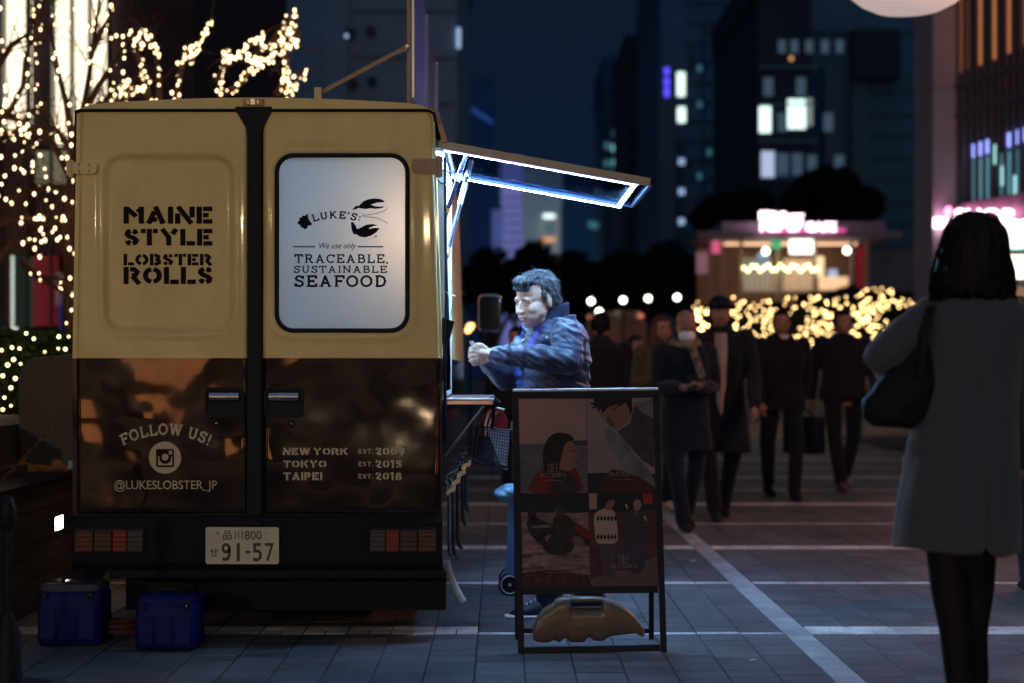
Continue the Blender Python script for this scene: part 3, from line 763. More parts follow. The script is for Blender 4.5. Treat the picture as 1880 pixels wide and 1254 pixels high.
# wheels
for x in (-1.66, -.46):
    for y in (9.45, 12.25):
        q = MB(); q.tube([(x-.09,y,.30),(x-.085,y,.30),(x-.06,y,.30),(x+.06,y,.30),(x+.085,y,.30),(x+.09,y,.30)], [.22,.27,.30,.30,.27,.22], 28)
        wh = q.build('wheel', BLACK, truck, smooth=True)
        q = MB(); q.tube([(x-.095,y,.30),(x+.095,y,.30)], [.16,.16], 20); q.build('rim', STEEL, wh)
# side marker on the left edge
q = MB(); q.bevbox(-1.962, -1.938, Y0+.01, Y0+.03, zt(862), zt(846), .004); q.build('side_marker', mat('teal_reflector', (.10,.42,.45), .2), truck)
# serving side: counter shelf, steps, hose
q = MB(); q.bevbox(-.262, -.035, 8.0, 9.25, 1.066, 1.092, .006); sh = q.build('counter_shelf', mat('pinkish_steel', (.42,.30,.30), .3, metal=.9), truck)
q = MB(); q.tube([(-.262,7.992,1.092),(-.035,7.992,1.092)], .006, 10); q.build('shelf_edge', WHITEP, sh)
q = MB(); q.tube([(-.258,8.02,.83),(-.08,8.02,1.06)], .008, 8); q.build('shelf_bracket', STEEL, sh)
for k, (x, y, z0, z1) in enumerate(((-.236,7.93,.37,.70),(-.218,7.97,.36,.71),(-.20,8.03,.40,.73),(-.178,8.08,.50,.78),(-.166,8.14,.56,.80))):
    q = MB(); q.tube([(x-.02,y,z1+.02),(x,y,z1),(x,y,z0+.05),(x+.006,y,z0+.02),(x+.02,y,z0)], .0085, 8)
    q.tube([(x-.012,y,z1-.02),(x-.012,y,z1+.05),(x+.02,y,z1+.065)], .006, 8)
    q.build('folding_step_rail', CHROME, truck, smooth=True)
q = MB()
for k in range(4):
    z = .66+.035*k; x = -.236+.022*k
    q.loft([[(x-.012, 7.9+.05*k, z), (x+.03, 7.9+.05*k, z+.02), (x+.03, 7.98+.05*k, z+.02), (x-.012, 7.98+.05*k, z)], [(x-.012, 7.9+.05*k, z+.02), (x+.03, 7.9+.05*k, z+.045), (x+.03, 7.98+.05*k, z+.045), (x-.012, 7.98+.05*k, z+.02)]])
q.build('folding_step', CHROME, truck)
q = MB(); pts = []; rad = []
p0, p1 = P(821,1030,7.95), P(851,1104,7.98)
for k in range(61):
    u = k/60; c = p0.lerp(p1, u)+Vector((-.012*sin(pi*u), 0, 0)); pts.append(c); rad.append(.0135 if k % 2 else .0165)
q.tube(pts, rad, 12); q.build('drain_hose', mat('grey_plastic_hose', (.42,.47,.50), .45), truck, smooth=True)
q = MB(); q.tube([P(813,700,7.90), P(818,560,7.90)], .004, 6); q.tube([(-.258,7.96,.9),(-.252,7.96,1.55),(-.256,7.96,2.2)], .007, 8); q.build('side_cable', BLACK, truck)
# small black caddy on a wire by the hatch
q = MB(); q.loft([[P(813,610,7.9)+Vector((0,d,0)) for d in (0,.06)]+[P(833,588,7.9)+Vector((0,d,0)) for d in (.06,0)], [P(812,634,7.9)+Vector((0,d,0)) for d in (0,.06)]+[P(824,625,7.9)+Vector((0,d,0)) for d in (.06,0)]])
q.add([P(812,582,7.9), P(834,588,7.9), P(834,588,7.96), P(812,582,7.96)], [(0,1,2,3)])
q = MB(); pp = [(812,583),(834,590),(826,620),(817,636),(812,630)]
q.prism([P(a, b_, 7.92) for a, b_ in pp], (0, .07, 0)); cb = q.build('napkin_holder', BLACK, truck)
q = MB(); q.tube([P(813,534,7.92), P(836,544,7.92), P(826,585,7.92)], .0022, 6); q.build('wire_hook', STEEL, cb)

# the raised hatch
hatch_root = MB()
yA, yB = 7.95, 9.14
hin = Vector((X_(804,yA), 0, Z_(264,yA))); hout = Vector((X_(1194,yA), 0, Z_(334,yA)))
d = (hout-hin).normalized(); nrm = Vector((-d.z, 0, d.x))
def HP(u, y, o): return hin + d*((hout-hin).length*u) + nrm*o + Vector((0, y, 0))
q = MB(); q.loft([[HP(0,y,-.002), HP(1,y,-.002), HP(1,y,.012), HP(0,y,.012)] for y in (yA+.012, yB-.012)]); 
hatch = q.build('serving_hatch', thin_glass('smoked_hatch_panel', (.55,.62,.72), .0015, .05), truck)
q = MB()
q.loft([[HP(0,y,-.020), HP(1,y,-.020), HP(1,y,.017), HP(0,y,.017)] for y in (yA, yA+.012)])
q2_ = MB(); q2_.loft([[HP(0,y,-.008), HP(1,y,-.008), HP(1,y,.017), HP(0,y,.017)] for y in (yB-.006, yB)]); q2_.build('hatch_far_rail', BLACK, hatch)
q3_ = MB(); q3_.loft([[HP(1,y,-.012), HP(1.015,y,-.012), HP(1.015,y,.017), HP(1,y,.017)] for y in (yA+.0125, yB)]); q3_.build('hatch_end_rail', BLACK, hatch)
q.build('hatch_rim', mat('hatch_rim_paint', (.46,.42,.34), .4), hatch)
q = MB()
for u in (.03,): q.loft([[HP(u,y,-.021), HP(u+.025,y,-.021), HP(u+.025,y,-.003), HP(u,y,-.003)] for y in (yA+.02, yB-.02)])
q.build('hatch_rib', STEEL, hatch)
def strip(y, u0, u1):
    s = MB(); s.loft([[HP(u,yy_,o) for yy_, o in ((y-.009,-.0205),(y+.009,-.0205),(y+.009,-.0225),(y-.009,-.0225))] for u in (u0, u1)]); return s
strip(yA+.035, .035, .925).build('led_strip', LED, hatch)
strip(yB-.035, .035, .945).build('led_strip', LED, hatch)
s = MB(); s.loft([[HP(u,y,o) for u, o in ((.925,-.0205),(.941,-.0205),(.941,-.0225),(.925,-.0225))] for y in (yA+.03, yB-.03)]); s.build('led_strip', LED, hatch)
q = MB(); q.box(xr(2.2), xr(2.2)+.012, OP0, OP1, 2.20, 2.23); q.build('led_strip', LED, hatch)
q = MB(); q.loft([[HP(u,yy_,o) for yy_, o in ((yA+.004,-.0205),(yA+.02,-.0205),(yA+.02,-.024),(yA+.004,-.024))] for u in (.03, .95)]); q.build('violet_light_edge', LEDV, hatch)
for pts, y in (([(856,283),(846,318),(806,432)], yA+.07), ([(866,292),(848,360),(810,508)], yB-.10)):
    a0 = P(*pts[0], y) if y < 8.5 else P(867,296,8.4); a1 = P(*pts[-1], 8.2)
    y0_, y1_ = y, 8.02 if y < 8.5 else 8.6
    a0 = P(*pts[0], y0_); a1 = P(*pts[2], y1_)
    q = MB(); q.tube([a0, a1], .0105, 12); st_ = q.build('support_strut', mat('dark_blue_strut', (.015,.02,.06), .25, coat=.6), hatch, smooth=True)
    q = MB(); 
    for u0, u1 in ((.02,.16),(.22,.40)) if y > 8.5 else ((.24,.34),): q.tube([a0.lerp(a1, u0), a0.lerp(a1, u1)], .0135, 12)
    q.build('white_sleeve', WHITEP, st_)
    q = MB(); u = .70 if y < 8.5 else .80
    q.tube([a0.lerp(a1, u-.03), a0.lerp(a1, u+.03)], .0145, 12); q.build('orange_collar', mat('orange_collar', (.7,.35,.12), .4), st_)
q = MB(); q.torus(P(815,325,yA+.05), .03, .004, (0,1,0)); q.build('cable_loop', BLACK, hatch, smooth=True)
q = MB(); q.loft([[P(a, b_, 7.93)+Vector((0,k,0)) for a, b_ in ((797,206),(806,206),(822,260),(812,262))] for k in (0, .8)]); q.build('hinge_cover', mat('tan_cover', (.45,.27,.2), .4), hatch)
# sign board standing on the roof, seen almost edge on
q = MB(); q.box(X_(747,Y0+.05), X_(753,Y0+.05), Y0+.04, Y0+.065, 2.44, 3.05); post = q.build('roof_sign_post', mat('tan_metal', (.42,.28,.19), .5), truck)
q = MB(); a0 = P(583,176,Y0+.05); a1 = P(748,88,Y0+.05); q.loft([[p+Vector((0,-.03,-.010)), p+Vector((0,-.018,-.010)), p+Vector((0,-.018,.012)), p+Vector((0,-.03,.012))] for p in (a0, a1)]); q.build('roof_sign_brace', mat('tan_metal', (.42,.28,.19), .5), truck)
q = MB(); q.tube([a1+Vector((0,-.03,0)), a1+Vector((0,-.045,0))], .008, 10); q.build('bolt', STEEL, truck)
q = MB(); q.box(X_(577,Y0), X_(590,Y0), Y0+.0, Y0+.06, 2.42, zt(160)); q.build('brace_foot', CREAM, truck)
q = MB(); q.box(X_(752,Y0+.1), X_(755,Y0+.1)+.004, Y0+.08, 11.2, 2.47, 3.15); rsb = q.build('roof_sign_board', mat('roof_board', (.26,.20,.30), .22, var=.5, scale=3, stretch=(1,3,.5), coat=.6, bump=.3, bscale=4), truck)
q = MB()
for k in range(3): q.box(X_(754,Y0+.1)+.006, X_(754,Y0+.1)+.016, Y0+.08+k*1.5, Y0+.11+k*1.5, 2.47, 3.15)
q.build('board_batten', STEEL, rsb)
# door mirror far ahead on the serving side
Ym = 12.1
q = MB(); rings = []
for k, (s_, yo) in enumerate(((.88,-.012),(1,0),(1,.03),(.8,.05))):
    rings.append([tuple(P(898.5+(a-898.5)*s_, 575+(b_-575)*s_, Ym)+Vector((0, yo, 0))) for a, b_ in rr_pts(877,920,540,610,10,4)])
q.loft(rings); mr = q.build('door_mirror', CHROME, truck, smooth=True)
q = MB(); q.prism([P(a, b_, Ym)+Vector((0,-.014,0)) for a, b_ in rr_pts(880,917,544,607,8,4)], (0,.002,0)); q.build('mirror_glass', mat('mirror_glass', (.10,.12,.15), .05, metal=1, var=.02, bump=.02, bscale=3), mr)
q = MB(); q.tube([P(897,608,Ym+.03), P(888,640,Ym+.03), P(858,668,Ym+.03)], .014, 8); q.build('mirror_arm', BLACK, mr, smooth=True)
# ------------------------------------------------------------------ buildings
R = random.Random(11)
WALLN = mat('night_concrete', (.22,.34,.44), .8, var=.15, scale=.6)
WALLB = mat('blue_grey_cladding', (.12,.21,.31), .7, var=.2, scale=.5)
WALLD = mat('dark_cladding', (.05,.065,.08), .7, var=.2, scale=.5)
GLASSD = mat('dark_window_glass', (.02,.03,.045), .15, var=.3, scale=3, coat=.5)
WINW = mat('lit_window_white', (.8,.85,.8), .5, emit=(.72,.95,.86), es=1.7, var=.1)
WINB = mat('lit_window_blue', (.6,.7,.9), .5, emit=(.45,.65,1.0), es=.75)
WINT = mat('lit_window_teal', (.4,.7,.7), .5, emit=(.25,.75,.75), es=1.3)
WINTD = mat('dim_window_teal', (.3,.5,.5), .5, emit=(.08,.30,.38), es=.35)
WINO = mat('lit_window_orange', (.8,.5,.3), .5, emit=(1.0,.42,.16), es=.9)
WINV = mat('lit_window_violet', (.3,.2,.9), .5, emit=(.10,.07,1.0), es=1.6)
def building(label, x0, x1, ytop, Y, depth, m, name='office_building', base=-.01, group=None, flush=0):
    a, b_ = X_(x0, Y), X_(x1, Y); zt_ = Z_(ytop, Y)
    t = thing(name, label, 'building', ((a+b_)/2, Y, 0), group)
    q = MB(); q.box(a, b_, Y, Y+depth, base, zt_); q.build('wall', m, t)
    if zt_ < 90:
        q = MB(); q.box(a-.1, b_+.1, Y-.15, Y+depth, zt_+.002, zt_+.02*Y); q.build('parapet', m, t)
    return t
def win(t, cx, cy, w_, h_, Y, m, frame=True, split=1, label=None):
    q = MB(); x0, x1 = X_(cx-w_/2, Y), X_(cx+w_/2, Y); z0, z1 = Z_(cy+h_/2, Y), Z_(cy-h_/2, Y)
    q.box(x0-.02*(x1-x0), x1+.02*(x1-x0), Y-.06, Y-.002, z0-.02*(z1-z0), z1+.02*(z1-z0))
    fr = q.build('window', GLASSD, t)
    for k in range(split):
        a = x0+(x1-x0)*k/split+.02*(x1-x0); b_ = x0+(x1-x0)*(k+1)/split-.02*(x1-x0)
        q = MB(); q.box(a, b_, Y-.10, Y-.062, z0, z1); q.build('pane', m, fr)
    if label: fr['label'] = label
    return fr
def band(t, x0, x1, y0, y1, Y, m, name='facade_panel', d=.35):
    q = MB(); q.box(X_(x0,Y), X_(x1,Y), Y-d, Y-.003, Z_(y1,Y), Z_(y0,Y)); return q.build(name, m, t)

# big dark block rising behind the truck
t = building('huge dark blue-grey block rising behind the truck and its roof sign', 520, 838, -260, 42, 18, WALLN)
band(t, 524, 640, -60, 700, 42, mat('grey_blue_cladding', (.22,.33,.42), .8), 'facade_panel', .3)
for cx, cy in ((645,64),(682,60),(648,156),(684,152)):
    q = MB(); c = P(cx, cy, 41.7); q.tube([c+Vector((0,-.02,0)), c+Vector((0,-.25,0))], .13, 12); q.build('vent', WALLD, t)
q = MB(); c = P(636, 66, 41.4); q.ell(c, .05, 8, 6); q.build('wall_light', WINB, t)
q = MB(); a = P(842, 52, 42); q.box(a.x-.05, a.x+.05, 41.9, 42.1, Z_(88,42), Z_(52,42)); q.build('sign_light', mat('side_sign_glow', (.8,.85,1), .5, emit=(.40,.58,.85), es=.7), t)
for k in range(8):
    band(t, 650, 836, 20+k*85, 22+k*85, 42, WALLD, 'panel_joint', .05)
# left shop building with tall lit glass bays
Yl = 19.5
shop = thing('shop_building', 'dark shop building with tall brightly lit window bays at far left behind the fairy-lit tree', 'building', (X_(60,Yl), Yl, 0))
q = MB(); q.box(X_(-500,Yl), X_(345,Yl), Yl+.3, Yl+9, -.01, 9); q.build('wall', mat('purple_brown_wall', (.035,.022,.030), .8, var=.4, scale=1.2), shop)
BAY = mat('lit_bay_glass', (.9,.85,.7), .5, var=.35, scale=1.3, emit=(1.0,.86,.62), es=1.5)
for x0, x1, y0, y1 in ((3,46,-120,232),(-60,-8,-120,250),(94,127,-120,262),(130,160,-120,246),(163,194,-120,262),(134,142,226,300)):
    q = MB(); q.box(X_(x0,Yl), X_(x1,Yl), Yl+.2, Yl+.29, Z_(y1,Yl), Z_(y0,Yl)); q.build('window', BAY, shop)
for x0 in (-8, 0, 46, 90, 127, 160, 195):
    q = MB(); q.box(X_(x0,Yl), X_(x0+3.2,Yl), Yl+.02, Yl+.19, 0, Z_(-120,Yl)); q.build('mullion', mat('green_black_metal', (.01,.02,.02), .4), shop)
for (x0,x1,y0,y1,nm,c_,es,c2) in ((60,112,275,335,'shop_poster',(.42,.42,.28),.12,(.6,.6,.4)),(0,50,262,600,'dim_panel',(.12,.07,.07),0,None),(57,98,468,598,'red_banner',(.30,.03,.05),.10,(.6,.05,.08)),(104,128,530,605,'blue_banner',(.02,.06,.35),.10,(.03,.1,.6)),(15,22,468,612,'lit_slit',(.8,.8,.7),.7,(.8,.95,.8)),(24,54,470,600,'green_display',(.05,.10,.07),.06,(.2,.4,.3)),(98,114,500,560,'round_display',(.3,.15,.15),.12,(.5,.35,.35)),(60,126,340,466,'dim_panel',(.10,.05,.07),0,None)):
    q = MB(); q.box(X_(x0,Yl), X_(x1,Yl), Yl+.1, Yl+.25, Z_(y1,Yl), Z_(y0,Yl))
    q.build(nm, mat(nm, c_, .6, var=.4, scale=2.5, emit=c2, es=es) if c2 else mat(nm, c_, .6, var=.4, scale=2.5), shop)
# far towers
t = building('blue-glass tower with a sloping lit roof edge, right beside the truck', 846, 905, 200, 190, 20, mat('blue_glass_tower', (.03,.12,.26), .5, var=.3, scale=.15), 'tower')
q = MB(); q.prism([P(866,196,189), P(905,222,189), P(905,228,189), P(866,203,189)], (0,.5,0)); q.build('roof_light', mat('roof_blue', (.1,.2,.5), .4, emit=(.03,.12,.45), es=.4), t)
t = building('pale violet building with painted floodlight glow, low between the truck and the customer', 922, 958, 352, 170, 15, mat('violet_glow_cladding', (.3,.3,.5), .8, emit=(.22,.22,.60), es=.48, var=.25, scale=.4), 'tower')  # floodlight on the walls is painted in as glow of the cladding
q = MB(); q.box(X_(903,169), X_(921,169), 169, 180, 0, Z_(385,169)); q.build('wing', mat('violet_glow_cladding_dim', (.2,.22,.45), .8, emit=(.10,.14,.42), es=.4, var=.3, scale=.4), t)  # wing cladding glows the same way, weaker
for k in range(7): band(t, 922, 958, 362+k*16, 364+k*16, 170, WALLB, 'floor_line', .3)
t = building('pale grey building with a small lit window low above the customer', 962, 1030, 372, 160, 15, mat('grey_glow_cladding', (.4,.45,.5), .8, emit=(.14,.20,.27), es=.35, var=.25, scale=.4), 'tower')  # light on the facade is put into the cladding as glow
q = MB(); q.box(X_(990,158), X_(1026,158), 158, 160, 0, Z_(392,158)); q.build('front_wing', mat('grey_glow_front', (.4,.4,.4), .8, emit=(.32,.38,.40), es=.35, var=.4, scale=.5), t)  # front wing also glows in place of light falling on it
win(t, 1008, 397, 22, 8, 157.5, WINW); win(t, 1008, 440, 26, 7, 157.5, WINO); win(t, 1010, 418, 14, 14, 157.5, WINTD)
t = building('slim dim tower with two teal windows above the hatch tip', 1108, 1148, 168, 150, 15, mat('tower_teal', (.04,.11,.18), .8, var=.3, scale=.3), 'tower')
for cx, cy, m_ in ((1129,272,WINT),(1130,298,WINT),(1129,245,WINTD),(1115,268,WINTD),(1114,300,WINTD),(1128,375,WINTD),(1126,320,WINTD),(1085,412,WINTD),(1093,414,WINTD)): win(t, cx, cy, 11, 12, 150, m_)
t = building('dark tower with one white and one orange window right of the hatch', 1150, 1212, 128, 130, 15, WALLD, 'tower')
win(t, 1190, 197, 24, 20, 130, WINW, label='white lit window'); win(t, 1191, 243, 18, 16, 130, WINO, label='orange lit window')
for k in range(5): win(t, 1162, 180+k*30, 10, 12, 130, GLASSD)
t = building('grey-blue apartment tower with blue sign lights and a column of windows', 1212, 1392, -40, 110, 18, WALLB, 'tower')
q = MB(); q.box(X_(1210,108), X_(1240,108), 108.5, 110, 0, Z_(118,108)); q.build('stair_shaft', mat('shaft_grey', (.16,.20,.26), .8), t)
for cy, h_ in ((131,13),(151,15),(170,16)): win(t, 1224, cy, 9, h_, 108.5, WINV)
win(t, 1250, 155, 15, 44, 109.9, WINW, label='tall white window'); win(t, 1251, 211, 15, 28, 109.9, WINW, label='short white window')
for cy in (297, 352, 407): win(t, 1251, cy, 11, 11, 109.9, WINB)
for cy in (270, 325, 380, 435): win(t, 1252, cy, 12, 26, 109.9, GLASSD)
for k in range(6): band(t, 1290, 1292, 40+k*65, 100+k*65, 110, WALLD, 'facade_groove', .1)
for k in range(14): band(t, 1262, 1392, -30+k*36, -28+k*36, 110, WALLD, 'floor_line', .12)
rw = random.Random(77)
for k in range(26):
    cx = rw.choice((1268,1284,1302,1322,1345,1368)); cy = 60+rw.randrange(18)*22
    win(t, cx, cy, 8, 12, 109.9, WINTD if rw.random() < .35 else GLASSD)
# hotel block with lit rooms
Yh = 72
t = building('dark block with lit room windows above the pink-signed cafe', 1392, 1490, -10, Yh, 15, WALLD)
win(t, 1404, 220, 22, 48, Yh, WINW); w_ = win(t, 1462, 210, 34, 54, Yh, WINW, split=2); win(t, 1486, 206, 10, 50, Yh, mat('curtain_grey', (.5,.55,.5), .6, emit=(.40,.50,.46), es=.5))
win(t, 1409, 302, 25, 48, Yh, mat('lit_blind', (.7,.7,.85), .6, emit=(.55,.66,.90), es=.75)); win(t, 1436, 302, 22, 40, Yh, mat('dim_blind', (.3,.35,.4), .6, emit=(.05,.09,.13), es=.6)); win(t, 1463, 302, 20, 40, Yh, mat('dim_blind', (.3,.35,.4), .6))
for cx in (1435, 1458, 1485, 1514, 1541): win(t, cx, 86, 14, 24, Yh, mat('dim_blind', (.3,.35,.4), .6))
win(t, 1452, 108, 7, 7, Yh, WINO)
for cx, cy, m_ in ((1436,225,'a'),(1520,225,'a'),(1490,302,'a'),(1540,302,'a'),(1410,160,'a'),(1470,160,'a')): win(t, cx, cy, 18, 34, Yh, mat('dim_blind', (.3,.35,.4), .6))
for k in range(5): band(t, 1392, 1500, 122+k*68, 126+k*68, Yh, WALLN, 'floor_slab', .12)
t = building('blank dark teal block with pale pilasters left of the pink-lit pillar', 1490, 1722, 60, 84, 14, mat('teal_render', (.13,.23,.30), .85, var=.15, scale=.5))
for x0, x1 in ((1511,1538),(1562,1592)): band(t, x0, x1, 130 if x0 < 1550 else 150, 470, 84, mat('pale_pilaster', (.18,.21,.24), .8), 'pilaster', .4)
band(t, 1488, 1508, 125, 330, 84, mat('blue_strip', (.03,.12,.22), .6), 'blue_strip', .3)
band(t, 1560, 1645, 60, 148, 84, WALLD, 'overhang', .9)
for k in range(9): band(t, 1595, 1700, 170+k*40, 171.5+k*40, 84, WALLD, 'floor_line', .06)
for cy in (210, 296, 381): win(t, 1704, cy, 8, 15, 83.0, WINW)
# glass building at right with its pink-lit pillar, running back from the street
Yg = 26
gb = thing('glass_building', 'glass-fronted building at far right with a mauve pillar and pink neon', 'building', (X_(1800,Yg), Yg, 0))
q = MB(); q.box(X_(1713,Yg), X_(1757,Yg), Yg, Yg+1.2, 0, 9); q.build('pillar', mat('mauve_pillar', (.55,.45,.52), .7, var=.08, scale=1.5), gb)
for py in (156, 160): q = MB(); q.box(X_(1713,Yg)-.004, X_(1757,Yg)+.004, Yg-.004, Yg+.6, Z_(py,Yg)-.01, Z_(py,Yg)); 
q.build('pillar_joint', WALLD, gb)
# facade plane from (1757, Y 26) towards the viewer on the right
A = Vector((X_(1757,Yg), Yg, 0)); B = Vector((7.62, 22.4, 0)); dv = (B-A); Lf = dv.length; dv.normalize(); nv = Vector((dv.y, -dv.x, 0))
if nv.x > 0: nv = -nv
def FP(s_, z, o=0): return A + dv*s_ + nv*o + Vector((0, 0, z))
def fbox(q, s0, s1, z0, z1, o0, o1): q.loft([[FP(s0,z,o0), FP(s1,z,o0), FP(s1,z,o1), FP(s0,z,o1)] for z in (z0, z1)]); return q
fbox(MB(), 0, Lf, 0, 9, -.4, -.1).build('wall', WALLD, gb)
for k in range(9):
    s0 = k*Lf/9
    for z0, z1 in ((0,3.2),(3.62,4.95),(5.0,5.4),(5.44,7.6)):
        fbox(MB(), s0+.03, s0+Lf/9-.03, z0+.03, z1-.03, -.09, -.05).build('glass_pane', GLASSD, gb)
for k in range(19):
    s0 = k*Lf/18; fbox(MB(), s0-.025, s0+.018, 0, 9, -.045, .02).build('mullion', mat('mullion_grey', (.16,.14,.18), .5), gb)
for z in (4.97, 5.41): fbox(MB(), 0, Lf, z-.035, z+.035, .021, .05).build('transom', mat('mullion_grey', (.16,.14,.18), .5), gb)
ORS = mat('orange_led_column', (.6,.3,.15), .5, emit=(1.0,.34,.12), es=.42)
for s0 in (.08, .30, .62, 1.02, 1.46, 1.92): fbox(MB(), s0, s0+.07, 5.60+.03*s0, 7.6, -.049, -.02).build('orange_light_column', ORS, gb)
VB = mat('violet_spot', (.3,.3,.9), .5, emit=(.30,.36,1.0), es=1.7); TE = mat('teal_curtain_light', (.2,.5,.6), .5, emit=(.10,.30,.36), es=.9)
for s0 in (.33,.56,.80,1.42,1.70,1.90): fbox(MB(), s0, s0+.11, 4.28+.03*s0, 4.48+.03*s0, -.049, -.02).build('violet_lamp', VB, gb)
for s0 in (.10,.33,.58,.80,1.15,1.42,1.70,1.95): fbox(MB(), s0, s0+.10, 3.66, 4.26, -.049, -.03).build('lit_curtain', TE, gb)
for s0, z in ((1.10,4.28),(1.30,3.95),(1.60,3.78)): fbox(MB(), s0, s0+.08, z-.16, z+.12, -.029, .0).build('teal_lamp', mat('teal_spot', (.5,.9,.9), .5, emit=(.45,.95,.95), es=.9), gb)
PINK = mat('pink_neon', (.9,.4,.7), .5, emit=(1.0,.20,.52), es=4.5); PINKW = mat('pink_white_neon', (1,.8,.9), .5, emit=(1.0,.72,.86), es=4.5)
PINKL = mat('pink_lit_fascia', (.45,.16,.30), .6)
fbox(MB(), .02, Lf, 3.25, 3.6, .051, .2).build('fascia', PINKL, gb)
def fsurf(px, py):
    # ray through the photo pixel onto the facade plane, slightly proud
    dx, dz = (px-VX)/F, -(py-VY)/F
    # A + dv*s + nv*.45 : solve y
    bx = A.x+nv.x*.32; by = A.y+nv.y*.32
    s_ = (dx*by-bx)/(dv.x-dx*dv.y)
    y = by+dv.y*s_
    return Vector((bx+dv.x*s_, y, H0+dz*y))
sg = MB(); place_text(font_tris("SHOP", .03), (1752,383,1862,408), fsurf, sg)
sg.build('neon_sign', PINKW, gb)
for wd_, bx_ in (("FOOD",(1770,402,1824,455)), ("BOX",(1830,402,1882,455))):
  sg = MB(); place_text(font_tris(wd_, .06), bx_, fsurf, sg); sg.build('lit_letters', mat('white_letters', (1,1,1), .5, emit=(1.0,.95,.92), es=3.2), gb)
q = MB(); q.add([fsurf(1830,404), fsurf(1874,404), fsurf(1874,458), fsurf(1830,458)], [(0,1,2,3)])
for v in range(4): q.v[v] = tuple(Vector(q.v[v])-nv*.05)
q.build('lit_sign_panel', mat('green_white_panel', (.3,.6,.45), .5, emit=(.5,.95,.75), es=.9), gb)
q = MB(); q.box(X_(1715,25.9), X_(1748,25.9), 25.85, 25.95, Z_(418,25.9), Z_(400,25.9)); q.build('neon_tube', PINKW, gb)
q = MB(); q.ell(P(1742,388,25.8), .07, 12, 8); q.build('pink_lamp', PINK, gb)
for k in range(6):
    x = 1838+k*9.5; q = MB(); q.loft([[fsurf(x-3.2,468), fsurf(x+3.2,468), fsurf(x+3.2,468)-nv*.05, fsurf(x-3.2,468)-nv*.05], [fsurf(x-3.2,512), fsurf(x+3.2,512), fsurf(x+3.2,512)-nv*.05, fsurf(x-3.2,512)-nv*.05]])
    q.build('lit_shop_pane', mat('shop_pane_light', (1,.95,.85), .5, emit=(1.0,.90,.72), es=2.2), gb)
q = MB(); q.loft([[fsurf(1800,522), fsurf(1900,530), fsurf(1900,548), fsurf(1800,540)], [fsurf(1800,522)-nv*.1, fsurf(1900,530)-nv*.1, fsurf(1900,548)-nv*.1, fsurf(1800,540)-nv*.1]]); q.build('warm_counter', mat('warm_counter', (.5,.3,.2), .5, emit=(.5,.25,.15), es=.5), gb)
# big round pale canopy at the top right
q = MB(); Yc = 14; c = P(1668, -52, Yc)
q.ell(c, (.54, .6, .35), 32, 12, fn=lambda d: Vector((d.x, d.y, d.z if d.z > -.33 else -.33)))
can = thing('round_canopy', 'large round white lamp canopy cut off by the top edge at right', 'canopy', (c.x+.0, c.y, 0))
q.build('canopy_shell', mat('canopy_white', (.75,.66,.66), .5, var=.08, scale=3, emit=(.9,.70,.68), es=.5), can, smooth=True)
q = MB(); q.tube([(c.x, c.y+.2, 0), (c.x, c.y+.2, c.z)], [.05,.05], 12); 
q = MB(); q.tube([(c.x, c.y, c.z+.25), (c.x, c.y, c.z+1.2)], .03, 10); q.build('stem', STEEL, can)
# plaza lamp posts: outside the frame, they light the paving
def lamp(x, y, h_, power, colr, label, r=.16):
    t = thing('street_lamp', label, 'street lamp', (x, y, 0), 'plaza lamps')
    q = MB(); q.tube([(x,y,0),(x,y,.3),(x,y,.32),(x,y,h_-.2)], [.09,.08,.05,.04], 14); q.build('pole', DARK, t, smooth=True)
    q = MB(); q.tube([(x,y,h_+.13),(x,y,h_+.19)], [.26,.05], 18); q.build('cap', DARK, t)
    q = MB(); q.ell((x,y,h_), r, 18, 12); q.build('globe', mat('lamp_globe_%d' % int(colr[2]*100+power), (1,.9,.8), .5, var=0, emit=colr, es=power), t, smooth=True)
    return t
lamp(5.4, 11.5, 4.3, 270, (1.0,.34,.14), 'orange plaza lamp at the right of the walking men, beyond the frame')
lamp(-1.9, 14.4, 2.6, 60, (1.0,.50,.24), 'added orange lamp hidden behind the truck to warm the gap')  # added unseen lamp, warms the gap between truck and planter wall
lamp(9.2, 24.0, 4.3, 420, (1.0,.34,.14), 'orange plaza lamp at the far right of the plaza')
lamp(-7.5, -11.0, 3.6, 1120, (1.0,.66,.33), 'warm plaza lamp behind the viewer on the left')
lamp(-1.2, -14.0, 3.6, 1000, (1.0,.70,.40), 'warm plaza lamp behind the viewer on the right')
lamp(-9.5, 2.0, 4.4, 45, (1.0,.62,.32), 'warm plaza lamp left of the viewer beyond the planter wall')
# lit shop row across the plaza behind the viewer
t = thing('shop_row', 'low row of lit shops across the plaza behind the viewer', 'building', (0,-22,0))
q = MB(); q.box(-26, 26, -30, -22, 0, 5.0); q.build('wall', WALLD, t)
for k in range(13):
    if k not in (1, 4, 7, 10): continue
    x = -25+k*4; q = MB(); q.box(x+.3, x+2.8, -21.99, -21.9, .5, 2.9); q.build('shop_window', mat('warm_shop_window', (.9,.7,.5), .5, emit=(1.0,.28,.07), es=1.6), t)

